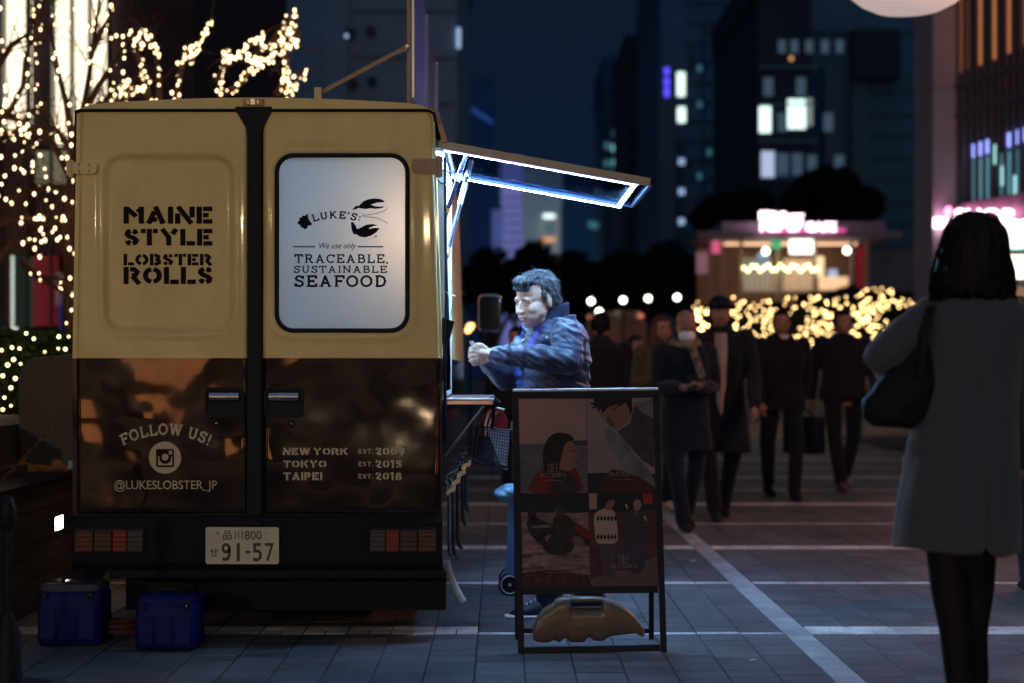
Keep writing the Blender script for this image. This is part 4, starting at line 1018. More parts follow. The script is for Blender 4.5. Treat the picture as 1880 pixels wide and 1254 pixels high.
# ------------------------------------------------------------------ cafe kiosk
Yk = 44
kk = thing('cafe_kiosk', 'low cafe pavilion with a pink-white neon sign on its roof edge', 'kiosk', (X_(1450,Yk), Yk, 0))
KW = mat('kiosk_inside', (.45,.28,.19), .7, var=.3, scale=2)
q = MB(); q.box(X_(1298,Yk), X_(1590,Yk), Yk+2.2, Yk+2.4, 0, Z_(440,Yk)); q.build('back_wall', KW, kk)
q = MB(); q.box(X_(1280,Yk)-.1, X_(1640,Yk), Yk-1.0, Yk+3, Z_(441,Yk), Z_(430,Yk)); q.box(X_(1320,Yk), X_(1618,Yk), Yk-.5, Yk+3, Z_(430,Yk)+.002, Z_(410,Yk)); q.build('roof', mat('kiosk_roof', (.30,.24,.30), .6), kk)
q = MB(); q.box(X_(1310,Yk), X_(1580,Yk), Yk+.4, Yk+.7, Z_(447,Yk), Z_(444,Yk)); q.build('ceiling_light', mat('kiosk_ceiling_light', (1,.9,.8), .5, emit=(1,.58,.34), es=1.5), kk)
for x in (1300, 1322, 1357, 1424, 1492, 1560, 1588):
    q = MB(); q.box(X_(x,Yk), X_(x+6,Yk), Yk-.1, Yk+.02, 0, Z_(441,Yk)); q.build('post', mat('kiosk_post', (.45,.32,.25), .5), kk)
def kbox(x0, x1, y0, y1, nm, c_, ec, es, yo=.6):
    q = MB(); q.box(X_(x0,Yk), X_(x1,Yk), Yk+yo, Yk+yo+.1, Z_(y1,Yk), Z_(y0,Yk)); return q.build(nm, mat(nm+str(x0), c_, .6, emit=ec, es=es), kk)
kbox(1447,1489,442,467,'menu_sign',(1,1,.9),(1,.97,.85),2.6,-.3)
kbox(1414,1432,442,458,'green_sign',(.1,.5,.3),(.10,.55,.25),.5,-.2); kbox(1398,1418,462,490,'blue_screen',(.3,.5,.7),(.25,.42,.7),.6)
kbox(1503,1521,468,505,'warm_panel',(.9,.8,.5),(1,.82,.45),.9); kbox(1446,1500,472,530,'serving_bay',(.6,.4,.3),(.85,.50,.28),.45)
kbox(1306,1320,445,466,'pink_panel',(.8,.2,.4),(1,.15,.35),.6,-.2); kbox(1284,1306,460,500,'left_panel',(.3,.2,.25),(.5,.25,.3),.3)
kbox(1512,1566,506,530,'counter_lights',(.9,.6,.4),(1,.62,.35),.9); kbox(1530,1546,492,508,'small_screen',(.4,.5,.6),(.45,.55,.7),.8)
kbox(1570,1584,455,530,'red_curtain',(.5,.03,.04),(.5,.03,.04),.12,-.2); kbox(1364,1424,470,530,'glass_front',(.2,.2,.2),(.34,.32,.25),.35)
for x in range(1370, 1500, 9): kbox(x, x+3.5, 495, 535, 'slat', (.6,.5,.4), (.7,.5,.35), .35, .3)
for cx, cy, r in ((1406,461,.085),(1555,460,.085)):
    q = MB(); q.ell(P(cx,cy,Yk-.6), r, 12, 8); q.build('globe_light', mat('kiosk_globe', (1,1,.9), .5, emit=(1,.95,.8), es=6), kk)
for k in range(19):
    q = MB(); x = 1366+k*7.4; q.ell(P(x, 492+5*sin(k*1.9), Yk-.4), .045, 8, 6); q.build('string_bulb', mat('greenish_bulb', (.9,1,.6), .5, emit=(.9,.95,.45), es=5), kk)
def ksurf(a, b_): return P(a, b_, Yk-1.15)
for wd_, bx_ in (("Big",(1394,388,1476,410)), ("POP",(1396,408,1440,425)), ("UP",(1446,408,1472,425)), ("CAFE",(1479,408,1535,425))):
  ks = MB(); place_text(font_tris(wd_, .05), bx_, ksurf, ks); ks.build('neon_sign', PINKW, kk)
q = MB(); q.box(X_(1392,Yk), X_(1537,Yk), Yk-1.07, Yk-1.03, Z_(431,Yk), Z_(426,Yk)); q.build('neon_underline', mat('pink_under', (.8,.2,.5), .5, emit=(1,.10,.40), es=1.0), kk)
# low wall beside the cafe
q = MB(); Yw = 50; q.box(X_(1592,Yw), X_(1716,Yw), Yw, Yw+1, 0, Z_(456,Yw)); 
tag(q.build('garden_wall', mat('mauve_wall', (.20,.17,.19), .8, var=.2, scale=1)), 'low mauve-grey wall between the cafe and the glass building', 'wall')
# five white ball lights in a row over the dark hedge
for i, (cx, cy, lab) in enumerate(((1085,553,'white ball light, first from the left, just right of the customer'),(1100,572,'white ball light, lowest of the row'),(1144,551,'white ball light, third from the left'),(1190,548,'white ball light, fourth from the left'),(1243,546,'white ball light, rightmost, above the masked man'))):
    Y = 30; c = P(cx, cy, Y); t = thing('ball_light', lab, 'lamp', (c.x, c.y, 0), 'white ball lights across the plaza')
    q = MB(); q.ell(c, .055, 12, 8); q.build('globe', mat('white_ball', (1,1,1), .5, emit=(.90,1,.80), es=6.5), t)
    q = MB(); q.tube([(c.x,c.y+.02,0),(c.x,c.y+.02,c.z-.05)], .02, 8); q.build('pole', DARK, t)
c = P(863, 600, 24); t = thing('wall_lamp', 'pair of warm orange lamps low beside the truck nose', 'lamp', (c.x, c.y, 0))
for dx, dz, r in ((.0,.0,.05),(-.03,-.05,.04),(.03,.02,.03)):
    q = MB(); q.ell(c+Vector((dx,0,dz)), r, 10, 8); q.build('globe', mat('orange_ball', (1,.7,.4), .5, emit=(1,.52,.18), es=4), t)
q = MB(); q.tube([(c.x,c.y+.05,0),(c.x,c.y+.05,c.z)], .02, 8); q.build('pole', DARK, t)
# dim parked van far across
Y = 34; a = P(1085, 610, Y); t = thing('parked_car', 'dim reddish car parked across the plaza behind the walking people', 'car', (a.x+.5, Y, 0))
pr = [(1078,640),(1078,590),(1092,572),(1172,570),(1186,592),(1190,640)]
q = MB(); q.prism([P(x, y, Y) for x, y in pr], (0,1.6,0)); 
q.build('body', mat('car_red', (.09,.035,.04), .3, coat=.5), t)
q = MB(); q.prism([P(x, y, Y-.02) for x, y in ((1094,590),(1100,576),(1166,575),(1176,592))], (0,.01,0)); q.build('rear_window', GLASSD, t)
for cx in (1084, 1176): q = MB(); q.ell(P(cx, 582 if cx < 1100 else 580, Y-.06), (.07,.03,.05), 8, 6); q.build('lamp', mat('dim_red_lamp', (.6,.2,.15), .4, emit=(.9,.25,.15), es=.6), t)
for cx in (1096, 1172): q = MB(); c = P(cx, 650, Y); q.tube([(c.x,Y-.02,.33),(c.x,Y+.25,.33)], .33, 16); q.build('wheel', BLACK, t)

# ------------------------------------------------------------------ trees and hedges
def leafball(q, c, r, n, rr, s_=.12, mi=0):
    for _ in range(n):
        v = Vector((rr.gauss(0,1), rr.gauss(0,1), rr.gauss(0,1))); v.normalize(); v *= rr.random()**.33
        p = Vector(c)+Vector((v.x*r[0], v.y*r[1], v.z*r[2]))
        a = Vector((rr.gauss(0,1), rr.gauss(0,1), rr.gauss(0,1))).normalized(); b_ = a.orthogonal().normalized(); k = s_*rr.uniform(.6,1.4)
        q.add([p-a*k, p+b_*k*.5, p+a*k, p-b_*k*.5], [(0,1,2,3)], mi)
def tree(label, blobs, Y, name='tree', n=500, s_=.18, group=None):
    rr = random.Random(hash(label) % 999 if False else len(label)*7+int(blobs[0][0]))
    cx = sum(b_[0] for b_ in blobs)/len(blobs); x = X_(cx, Y)
    t = thing(name, label, 'tree', (x, Y, 0), group)
    q = MB()
    for (px, py, rx, ry) in blobs:
        c = P(px, py, Y); k = Y/F
        leafball(q, c, (rx*k*1.06, rx*k*.8, ry*k*1.06), n*2, rr, s_)
        q.ell(c, (rx*k*.58, rx*k*.5, ry*k*.6), 10, 7)
    q.build('crown', FAR_LEAF, t)
    top = Z_(sum(b_[1] for b_ in blobs)/len(blobs), Y)
    q = MB(); q.tube([(x,Y,0),(x+.1,Y,top*.5),(x-.05,Y,top)], [.2,.14,.06], 8); q.build('trunk', BARK, t)
    for dx in (-1, 1):
        q = MB(); q.tube([(x,Y,top*.45),(x+dx*.4,Y,top*.7),(x+dx*.9,Y,top*.95)], [.09,.06,.03], 6); q.build('branch', BARK, t)
for args in (('round dark tree just right of the truck side', [(900,520,48,66)], 46), ('round dark tree behind the customer\'s head', [(980,505,44,60),(965,540,40,50)], 45),
             ('flat-topped dark tree right of the customer\'s head', [(1055,520,50,58),(1090,540,45,60)], 47), ('dark tree behind the five ball lights', [(1140,520,44,62),(1180,530,40,60)], 46),
             ('dark tree left of the cafe pavilion', [(1225,510,50,66),(1262,530,36,60)], 47)): tree(*args, s_=.13)
tree('large dark tree rising behind the cafe roof on the right', [(1520,350,62,42),(1570,375,50,34),(1480,375,44,32),(1545,392,60,25)], 58, n=700)
tree('low dark tree rising behind the cafe roof on the left', [(1335,385,48,28),(1380,372,40,22),(1300,400,30,24)], 57, n=500)
# fairy-lit bushes across the plaza
def hedge(label, x0, x1, ytop, ybot, Y, depth, m, n, s_, name='hedge', zbase=0., wob=6):
    rr = random.Random(int(x0)+5)
    a, b_ = X_(x0, Y), X_(x1, Y); t = thing(name, label, 'hedge', ((a+b_)/2, Y, zbase))
    q = MB(); zt_, zb = Z_(ytop, Y), Z_(ybot, Y)
    q.box(a+.08, b_-.08, Y+.12, Y+depth-.1, zb, zt_-.12)
    for _ in range(n):
        f = rr.random()
        x = rr.uniform(a, b_); k = Y/F*wob*noise.noise(Vector((x*1.7, 0, 3)))
        if f < .6: p = Vector((x, Y+rr.uniform(0,.14), rr.uniform(zb, zt_+k)))
        else: p = Vector((x, Y+rr.uniform(0,depth), zt_+k-rr.uniform(0,.1)))
        u = Vector((rr.gauss(0,1), rr.gauss(0,1), rr.gauss(0,1))).normalized(); v = u.orthogonal().normalized(); sz = s_*rr.uniform(.5,1.4)
        q.add([p-u*sz, p+v*sz*.5, p+u*sz, p-v*sz*.5], [(0,1,2,3)])
    q.build('foliage', m, t)
    return t
hedge('dark clipped hedge under the fairy lights behind the walking men', 1262, 1480, 560, 668, 36, 2.0, FAR_LEAF, 5000, .07, wob=30)
hedge('dark clipped hedge under the fairy lights right of the walking men', 1484, 1722, 536, 668, 36.3, 2.0, FAR_LEAF, 5000, .07, wob=25)
bulb_me = {}; BR = random.Random(31)
def bulbs(root, pts, r, m, name='bulb', elong=1.0):
    if (r, m.name) not in bulb_me:
        q = MB(); q.ell((0,0,0), (r,r,r*elong), 6, 4); me = bpy.data.meshes.new('bulb'); me.from_pydata(q.v, [], q.f); me.materials.append(m)
        me.polygons.foreach_set('use_smooth', [True]*len(me.polygons)); bulb_me[(r, m.name)] = me
    o0 = root.location
    pts = list(pts)
    for p in pts[:300]:
        o = bpy.data.objects.new(name, bulb_me[(r, m.name)]); col.objects.link(o); o.parent = root; o.location = Vector(p)-o0; z_ = BR.uniform(.62,1.2); o.scale = (z_,z_,z_)
    if len(pts) > 300:
        q = MB()
        for p in pts[300:]: q.ell(p, (r,r,r*elong), 6, 4)
        stuff(q.build('further_bulbs', m, root))
def wire(root, pts, r=.006):
    q = MB()
    for seg in pts: q.tube(seg, r, 4)
    q.build('wire', DARK, root)
rr = random.Random(21)
def dens(x, y):
    top = 546-20*sstep(1480,1700,x)+5*sin(x*.05)
    if y < top: return 0
    if x < 1335: return .35 if y < 625 else .1
    if x < 1425: return .9 if 560 < y < 640 else .5
    if x < 1480: return .55 if y < 560 or y > 600 else .25
    if x < 1635: return .8*(1-sstep(600, 680, y)) + .12
    return .45 if y < 560 else .22
for (xa, xb, lab, N) in ((1268,1452,'string of warm fairy lights over the hedge left of the cafe counter',215),(1456,1632,'string of warm fairy lights over the hedge right of the third walking man',250),(1636,1712,'string of warm fairy lights thinning out beside the coat sleeve',36)):
    Y = 35.6; t = thing('fairy_lights', lab, 'string lights', (X_((xa+xb)/2,Y), Y, 1.5), 'fairy lights on the far hedges')
    pts = []
    while len(pts) < N:
        x = rr.uniform(xa, xb); y = rr.uniform(515, 672)
        if rr.random() < dens(x, y): pts.append(P(x, y, Y-rr.uniform(0,.3)))
    k = 0
    bulbs(t, pts, .0155, BULBF)
    ss = sorted(pts, key=lambda p: p.x); wire(t, [ss[::3]], .004)
c = thing('fairy_lights', 'bright clump of fairy lights just left of the capped man', 'string lights', tuple(P(1285,590,33)), 'fairy lights on the far hedges')
bulbs(c, [P(1279+rr.gauss(0,7), 582+rr.gauss(0,8), 33) for _ in range(7)]+[P(1288+rr.gauss(0,8), 604+rr.gauss(0,6), 33) for _ in range(9)], .024, BULBF)
q = MB(); q.tube([(c.location.x,33.1,0),(c.location.x,33.1,c.location.z)], .02, 6); q.build('stake', DARK, c)

# fairy-lit trees on the left
def rootless(pl, Y): return [P(x, y, Y) for x, y in pl]
def light_tree(label, lab2, Y, trunk, limbs, twigs, N, loose, scat=5.0, br=.0115, seed=1, mm=None):
    rr = random.Random(seed)
    base = P(trunk[0][0], trunk[0][1], Y)
    t = thing('tree', label, 'tree', (base.x, Y, 0))
    q = MB(); tp = [Vector((base.x, Y, 0))]+rootless(trunk, Y); q.tube(tp, [max(.02, .085-.065*i/(len(tp)-1)) for i in range(len(tp))], 9); q.build('trunk', BARK, t, smooth=True)
    allp = []
    for lb in limbs:
        yy = Y+rr.uniform(-.5,.5); p = [P(x, y, Y+(yy-Y)*i/(len(lb)-1)) for i, (x, y) in enumerate(lb)]
        q = MB(); q.tube(p, [max(.006, .03-.024*i/(len(p)-1)) for i in range(len(p))], 7); q.build('branch', BARK, t, smooth=True)
        allp.append(p)
    q = MB()
    for p in allp:
        for _ in range(twigs):
            i = rr.randrange(len(p)-1); a = p[i].lerp(p[i+1], rr.random())
            d = (p[i+1]-p[i]).normalized(); e = (d+Vector((rr.gauss(0,.7), rr.gauss(0,.4), rr.gauss(.2,.5)))).normalized()*rr.uniform(.12,.42)
            q.tube([a, a+e*.5+Vector((0,0,.02)), a+e], [.006,.004,.002], 4)
            if rr.random() < .6:
                f_ = (e.normalized()+Vector((rr.gauss(0,.8), 0, rr.gauss(0,.6)))).normalized()*rr.uniform(.08,.22); q.tube([a+e*.5, a+e*.5+f_], [.004,.0015], 3)
    stuff(q.build('twigs', BARK, t))
    s = thing('fairy_lights', lab2, 'string lights', (base.x, Y, 1.5), 'fairy lights wound round the bare trees')
    pts = []; wires = [[tuple(v) for v in p] for p in allp]
    lens = [sum((p[i+1]-p[i]).length for i in range(len(p)-1)) for p in allp]; T = sum(lens)
    for p, L_ in zip(allp, lens):
        n = int(N*L_/T); 
        for k in range(n):
            u = (k+rr.random())/n*(len(p)-1); i = min(int(u), len(p)-2); a = p[i].lerp(p[i+1], u-i)
            sc2 = scat*Y/F; pts.append(a+Vector((rr.gauss(0,sc2), rr.gauss(0,.06), rr.gauss(0,sc2))))
    for x, y in loose: pts.append(P(x+rr.gauss(0,3), y+rr.gauss(0,3), Y+rr.uniform(-.4,.4)))
    bulbs(s, pts, br, mm or BULB, elong=1.4)
    wire(s, wires, .004)
loose = []
r2 = random.Random(5)
for _ in range(40): loose.append((r2.uniform(0,205), r2.uniform(0,330)))
for _ in range(25): loose.append((r2.uniform(0,70), r2.uniform(150,260)))
for _ in range(25): loose.append((r2.uniform(40,128), r2.uniform(255,470)))
light_tree('bare branching tree wound with warm fairy lights left of the truck', 'warm fairy lights wound round the bare tree left of the truck', 13.2,
  [(128,640),(131,520),(127,400),(131,320),(134,270)],
  [[(128,610),(132,520),(126,420),(130,330),(133,268)],[(131,300),(150,220),(162,150),(172,80),(180,20),(186,-30)],[(134,270),(122,190),(106,130),(95,60),(100,0)],
   [(140,240),(180,160),(212,112),(235,75),(250,50)],[(131,330),(92,250),(55,268),(22,308),(-10,330)],[(128,270),(100,236),(72,258),(38,292)],
   [(127,345),(80,345),(42,352),(-5,388)],[(-5,412),(30,400),(62,402),(82,412)],[(-5,482),(22,440),(52,446),(92,430),(128,476)],[(40,480),(72,510),(100,526),(126,545)],
   [(-10,235),(20,200),(42,158),(46,100),(72,55)],[(-10,262),(30,240),(62,200)],[(-10,132),(22,82),(46,66),(72,92)],[(150,210),(176,196),(208,170),(232,168)],
   [(128,400),(90,410),(50,408),(15,395)],[(170,90),(190,50),(205,25)],[(60,40),(75,15),(80,-10)],[(-5,200),(60,235),(120,260),(133,300)]],
  14, 165, loose, scat=6.5, br=.0115, seed=4)
light_tree('fairy-lit tree whose tips curl above the left half of the truck roof', 'dense warm fairy lights on the curled tips above the truck roof, left group', 14.6,
  [(300,660),(298,400),(290,220)],
  [[(288,220),(293,170),(290,130),(284,90),(272,64),(256,50)],[(272,180),(268,150),(260,126)],[(262,122),(250,100),(252,76),(262,62)],[(298,300),(316,210),(325,165),(335,118),(345,95),(362,82),(374,62),(388,40)],[(350,110),(352,100),(362,84)],[(220,190),(236,176),(250,160),(266,168)],[(190,190),(212,170),(240,150)]],
  3, 175, [], scat=2.9, seed=8)
light_tree('fairy-lit tree with dense looping tips above the middle of the truck roof', 'dense warm fairy lights looping above the truck roof, right group', 14.9,
  [(440,660),(438,400),(420,220)],
  [[(412,230),(405,175),(402,145),(410,120),(440,104),(468,74),(482,62)],[(408,172),(436,160),(458,130),(482,116),(508,100),(530,84),(548,70)],[(470,72),(484,90),(506,82),(524,60),(528,42),(548,20)],
   [(420,92),(414,108),(426,116)],[(440,100),(464,110),(480,112)],[(505,78),(530,76),(550,82)],[(520,60),(540,66),(546,52),(528,58)],[(524,96),(522,120),(526,140)],[(505,174),(530,160),(548,142),(566,132)],[(510,170),(520,150),(524,140)],[(515,230),(520,200),(530,172),(545,158)]],
  3, 290, [], scat=3.2, seed=12)
light_tree('dim fairy-lit tree tops peeping over the far edge of the truck roof', 'few warm fairy lights just over the left end of the truck roof', 14.2,
  [(215,660),(214,400),(205,230)], [[(196,215),(215,185),(240,180)],[(205,230),(225,180),(245,150)]], 3, 26, [(222,132),(212,147),(228,95),(256,60),(238,66),(210,18),(198,26),(190,60),(215,65),(205,75)], scat=6, seed=15)
# hedge and planter wall at the left
hg = hedge('leafy green hedge with fairy lights behind the planter wall at far left', -120, 290, 612, 815, 11.6, .8, LEAF, 9000, .028, wob=14)
t = thing('fairy_lights', 'scattered fairy lights on the green hedge at far left', 'string lights', tuple(P(60,700,11.5)))
hl = [(3,643),(22,638),(36,640),(62,622),(82,646),(120,641),(107,640),(38,668),(28,695),(20,712),(5,690),(8,730),(20,745),(6,772),(14,780),(18,792),(32,785),(36,776),(42,790),(3,800),(126,618),(5,752),(25,660),(14,670),(48,612),(108,618)]
bulbs(t, [P(x, y, 11.45) for x, y in hl], .012, mat('hedge_bulb', (1,.9,.6), .5, emit=(1.0,.72,.30), es=5.5))
wire(t, [[P(x, y, 11.48) for x, y in sorted(hl)]], .003)
WD = mat('grained_wall_board', (.30,.20,.18), .7, var=.35, scale=4, stretch=(1,.25,14), bump=.4, bscale=8)
pw = thing('planter_wall', 'low board-formed planter wall with a small recessed light, far left beside the truck', 'wall', (-2.5,10,0))
z0 = 0
for k in range(11):
    q = MB(); z = .006+k*.056; o_ = R.uniform(0,.004); q.box(-2.6, -2.37+o_, 6.6, 14, z, z+.052); q.build('board', WD, pw)
q = MB(); q.box(-2.62, -2.345, 6.6, 14, .624, .655); q.build('coping', mat('dark_coping', (.05,.04,.045), .6), pw)
q = MB(); q.box(-6, -2.70, 8.6, 14, .70, .92); q.box(-6, -2.63, 8.6, 14, 0.0, .70); q.build('upper_tier', WD, pw)
Yq = 2.345*F/(VX-110)
q = MB(); q.box(-2.364, -2.350, Yq-.09, Yq+.09, Z_(974,Yq), Z_(946,Yq)); 
q2 = MB(); q2.box(-2.3505, -2.348, Yq-.075, Yq+.075, Z_(972,Yq), Z_(948,Yq)); ff = q.build('light_housing', DARK, pw)
q2.build('light_lens', mat('wall_light_lens', (1,.9,.8), .4, emit=(1,.72,.52), es=22), ff)
# ------------------------------------------------------------------ people
def rotz(a): return Matrix.Rotation(a, 3, 'Z')
def head_mb(q, M, c, s=1.0, detail=1):
    """head in its own frame: face towards -Y, s scales a 0.235 m tall head"""
    c = Vector(c)
    def T(v): return c + M @ (Vector(v)*s)
    def E(v, r, rot=None, nu=16, nv=11):
        fn = lambda d: (M @ ((rot @ (d*s)) if rot else d*s)); q.ell(T(v), r, nu, nv, fn=fn)
    E((0,.012,.035), (.076,.096,.085)); E((0,-.012,-.03), (.064,.078,.078)); E((0,-.045,-.082), (.036,.036,.030))
    E((0,-.03,-.055), (.056,.058,.045)); E((-.050,-.026,-.030), (.020,.044,.040)); E((.050,-.026,-.030), (.020,.044,.040)); E((-.036,-.048,-.052), (.026,.030,.030)); E((.036,-.048,-.052), (.026,.030,.030))
    for sx_ in (-1, 1):
        E((sx_*.040,-.055,-.022), (.026,.026,.024)); E((sx_*.075,.014,-.006), (.009,.017,.029), Matrix.Rotation(sx_*.25,3,'Z'))
        E((sx_*.030,-.070,.018), (.026,.014,.014)); E((sx_*.012,-.098,-.030), (.009,.010,.008))
        E((sx_*.031,-.068,.000), (.018,.014,.014))
    q.cap([T((0,-.080,.012)), T((0,-.092,-.010)), T((0,-.103,-.027))], [.008*s,.010*s,.013*s], 8)
    E((0,-.084,-.054), (.024,.014,.0065)); E((0,-.082,-.066), (.020,.013,.007)); E((0,-.078,-.045), (.022,.012,.008))
    return T
def face_sculpt(T, s, M):
    eyes = [T((k*.031,-.090,.004)) for k in (-1, 1)]; mouth = T((0,-.101,-.0600)); back = M @ Vector((0,1,0))
    side = M @ Vector((1,0,0)); up = M @ Vector((0,0,1))
    def fn(a, n):
        for e_ in eyes:
            d = a-np.array(e_); du = d@np.array(side); dz = d@np.array(up); db = d@np.array(back)
            w_ = np.exp(-((du/(.017*s))**2+(dz/(.009*s))**2+(db/(.03*s))**2)); a = a+np.outer(w_*.0035*s, back)
        d = a-np.array(mouth); du = d@np.array(side); dz = d@np.array(up); db = d@np.array(back)
        w_ = np.exp(-((du/(.022*s))**4+(dz/(.0032*s))**2+(db/(.03*s))**2)); a = a+np.outer(w_*.004*s, back)
        return a
    return fn
def hand_mb(q, w_, dirn, palm_n, s=1.0, curl=.5, thumb=1):
    """palm and five fingers; dirn: wrist to knuckles, palm_n: out of the palm"""
    w_ = Vector(w_); d = Vector(dirn).normalized(); n = (Vector(palm_n)-d*Vector(palm_n).dot(d)).normalized(); sd = d.cross(n)*thumb
    q.tube([w_-d*.02, w_+d*.01*s, w_+d*.045*s, w_+d*.085*s], [.026*s,.029*s,.036*s,.030*s], 10, flat=.95)
    q.ell(w_+d*.048*s, (.034*s,.034*s,.03*s), 10, 7)
    for k, (o_, L_) in enumerate(((-.027,.062),(-.009,.075),(.009,.080),(.026,.072))):
        b_ = w_+d*.075*s+sd*o_*s
        a1, a2, a3 = curl*.6, curl*1.4, curl*2.1
        p1 = b_+(d*cos(a1)+n*sin(a1))*L_*.45*s; p2 = p1+(d*cos(a2)+n*sin(a2))*L_*.32*s; p3 = p2+(d*cos(a3)+n*sin(a3))*L_*.23*s
        q.cap([b_-d*.02*s, b_, p1, p2, p3], [.010*s,.0095*s,.009*s,.0082*s,.0072*s], 8)
    tb = w_+d*.02*s+sd*.026*s
    t1 = tb+(d*.6+sd*.6+n*.35).normalized()*.036*s; t2 = t1+(d*.85+sd*.15+n*.45).normalized()*.03*s; t3 = t2+(d*.9+n*.35).normalized()*.022*s
    q.cap([tb, t1, t2, t3], [.014*s,.0115*s,.0105*s,.0085*s], 8)
def shoe_mb(q, an, d, s=1.0, sole=False):
    an = Vector(an); d = Vector((d[0], d[1], 0)).normalized(); sd = Vector((-d.y, d.x, 0)); g0 = Vector((an.x, an.y, 0 if an.z < .2 else an.z-.085))
    def ring(t_, hw, z0, z1):
        r = []
        for k in range(12):
            a = 2*pi*k/12; r.append(g0+d*t_+sd*hw*cos(a)+Vector((0,0,(z0+z1)/2+(z1-z0)/2*sin(a))))
        return r
    if sole: q.loft([ring(t_*s, hw*s, 0, .022) for t_, hw in ((-.075,.02),(-.065,.034),(-.01,.036),(.06,.040),(.13,.046),(.18,.034),(.198,.012))])
    else:
        q.loft([ring(t_*s, hw*s, .004, z1*s) for t_, hw, z1 in ((-.072,.015,.05),(-.06,.034,.085),(-.01,.038,.10),(.05,.038,.088),(.11,.043,.062),(.16,.036,.046),(.19,.014,.03))])
        q.tube([g0+Vector((0,0,.05))-d*.01, g0+Vector((0,0,.115*s))-d*.01], [.046*s,.043*s], 12)
def torso_rings(q, rings, yaw, n=22, sq=2.6):
    """superellipse rings (x, y, z, rx, ry)"""
    M = rotz(yaw); R_ = []
    for x, y, z, rx, ry in rings:
        r = []
        for k in range(n):
            a = 2*pi*k/n; ca, sa = cos(a), sin(a)
            r.append(Vector((x,y,z)) + M @ Vector((rx*abs(ca)**(2/sq)*(1 if ca > 0 else -1), ry*abs(sa)**(2/sq)*(1 if sa > 0 else -1), 0)))
        R_.append(r)
    q.loft(R_)
def wrinkle(amp, fr, seed=0, zs=1.0):
    def fn(a, n):
        o = a.copy()
        for i in range(len(a)):
            v = Vector((a[i,0]*fr+seed, a[i,1]*fr, a[i,2]*fr*zs)); k = noise.noise(v)*.65+noise.noise(v*2.3)*.35
            o[i] += n[i]*k*amp
        return o
    return fn
SKIND = mat('dusky_skin', (.36,.19,.13), .5, var=.08, scale=20)
def person(label, pos, yaw, H=1.72, J=None, coat=None, coat_m=CLOTHB, hem=.80, open_front=None, hair='short', hair_m=HAIRB, skin=SKIND, shoe_m=BLACK,
           trous_m=CLOTHB, head_yaw=0, head_pitch=0, arms='down', step=.0, group=None, wide=1.0, sole=None, vs=.013, hs=1.0, bag=None, skirt_flare=1.0, leg_open=.0):
    """a standing or walking figure; local frame faces -Y"""
    k = H/1.72; pos = Vector(pos); t = thing('person', label, 'person', pos, group); Rz = rotz(yaw)
    def W(x, y, z): return pos + Rz @ (Vector((x, y, z))*k)
    hw = .088*wide; sh = .185*wide
    # legs: step is the stride, right leg forward for positive values
    hips = [W(-hw,0,.90), W(hw,0,.90)]
    fr = [ -step, step ]
    knees = [W(-hw-.01-leg_open*.3, fr[0]*.45-(.04 if fr[0] > 0 else .03), .49), W(hw+.01+leg_open*.3, fr[1]*.45-(.04 if fr[1] > 0 else .03), .49)]
    lift = [.05*(fr[0] > 0)*(abs(step) > .1), .05*(fr[1] > 0)*(abs(step) > .1)]
    cl_ = .55 if abs(step) > .1 else 1
    ank = [W(-hw*cl_-leg_open, fr[0], .09+lift[0]), W(hw*cl_+leg_open, fr[1], .09+lift[1])]
    sho = [W(-sh, .0, 1.41), W(sh, .0, 1.41)]
    if arms == 'down': el = [W(-sh-.055,.03+step*.4,1.13), W(sh+.055,.03-step*.4,1.13)]; wr = [W(-sh-.05,-.04+step*.9,.89), W(sh+.05,-.04-step*.9,.89)]
    elif arms == 'phone': el = [W(-sh-.04,-.02,1.12), W(sh+.04,-.02,1.12)]; wr = [W(-.10,-.25,1.12), W(.07,-.26,1.13)]
    elif arms == 'onephone': el = [W(-sh-.05,.0,1.12), W(sh+.05,.03,1.13)]; wr = [W(-.12,-.24,1.15), W(sh+.05,-.03,.88)]
    elif arms == 'pockets': el = [W(-sh-.10,.05,1.14), W(sh+.10,.05,1.14)]; wr = [W(-sh-.01,-.08,.93), W(sh+.01,-.08,.93)]
    else: el, wr = [W(*v) for v in arms[0]], [W(*v) for v in arms[1]]
    hy = Rz @ rotz(head_yaw) @ Matrix.Rotation(head_pitch, 3, 'X'); hc = W(0, -.02, 1.60)
    b = MB()
    for i in range(2):
        b.tube([hips[i]+Vector((0,0,.04)), hips[i].lerp(knees[i], .4), knees[i], knees[i].lerp(ank[i], .4), ank[i]+Vector((0,0,-.03*k))], [v*k for v in (.082,.072,.052,.050,.034)], 12)
        shoe_mb(b, ank[i]-Vector((0,0,.0)), Rz @ Vector((0,-1,0)), k*.94)
        b.cap([sho[i], sho[i].lerp(el[i], .5), el[i], el[i].lerp(wr[i], .4), wr[i]], [v*k for v in (.050,.044,.036,.036,.026)], 10)
        dh = (wr[i]-el[i]).normalized(); dn = Rz @ Vector((1 if i == 0 else -1, 0, 0)) if arms in ('down','pockets') else Vector((0,0,1)) if arms != 'x' else Vector((0,0,1))
        if arms in ('down','pockets'): dh = (dh+Vector((0,0,-1))).normalized()
        hand_mb(b, wr[i]+dh*.015, dh, dn, k, .45, thumb=1 if i == 0 else -1)
    torso_rings(b, [(*W(0,0,.80), .09*k,.07*k), (*W(0,0,.90), .155*k,.10*k), (*W(0,0,1.08), .13*k,.095*k), (*W(0,0,1.28), .165*k*wide,.11*k), (*W(0,0,1.40), .165*k*wide,.095*k), (*W(0,0,1.455), .07*k,.06*k)], yaw)
    b.tube([W(0,.015,1.42), W(0,.005,1.50), hc+Vector((0,0,-.03))], [.062*k,.054*k,.054*k], 12)
    T = head_mb(b, hy, hc, k*hs)
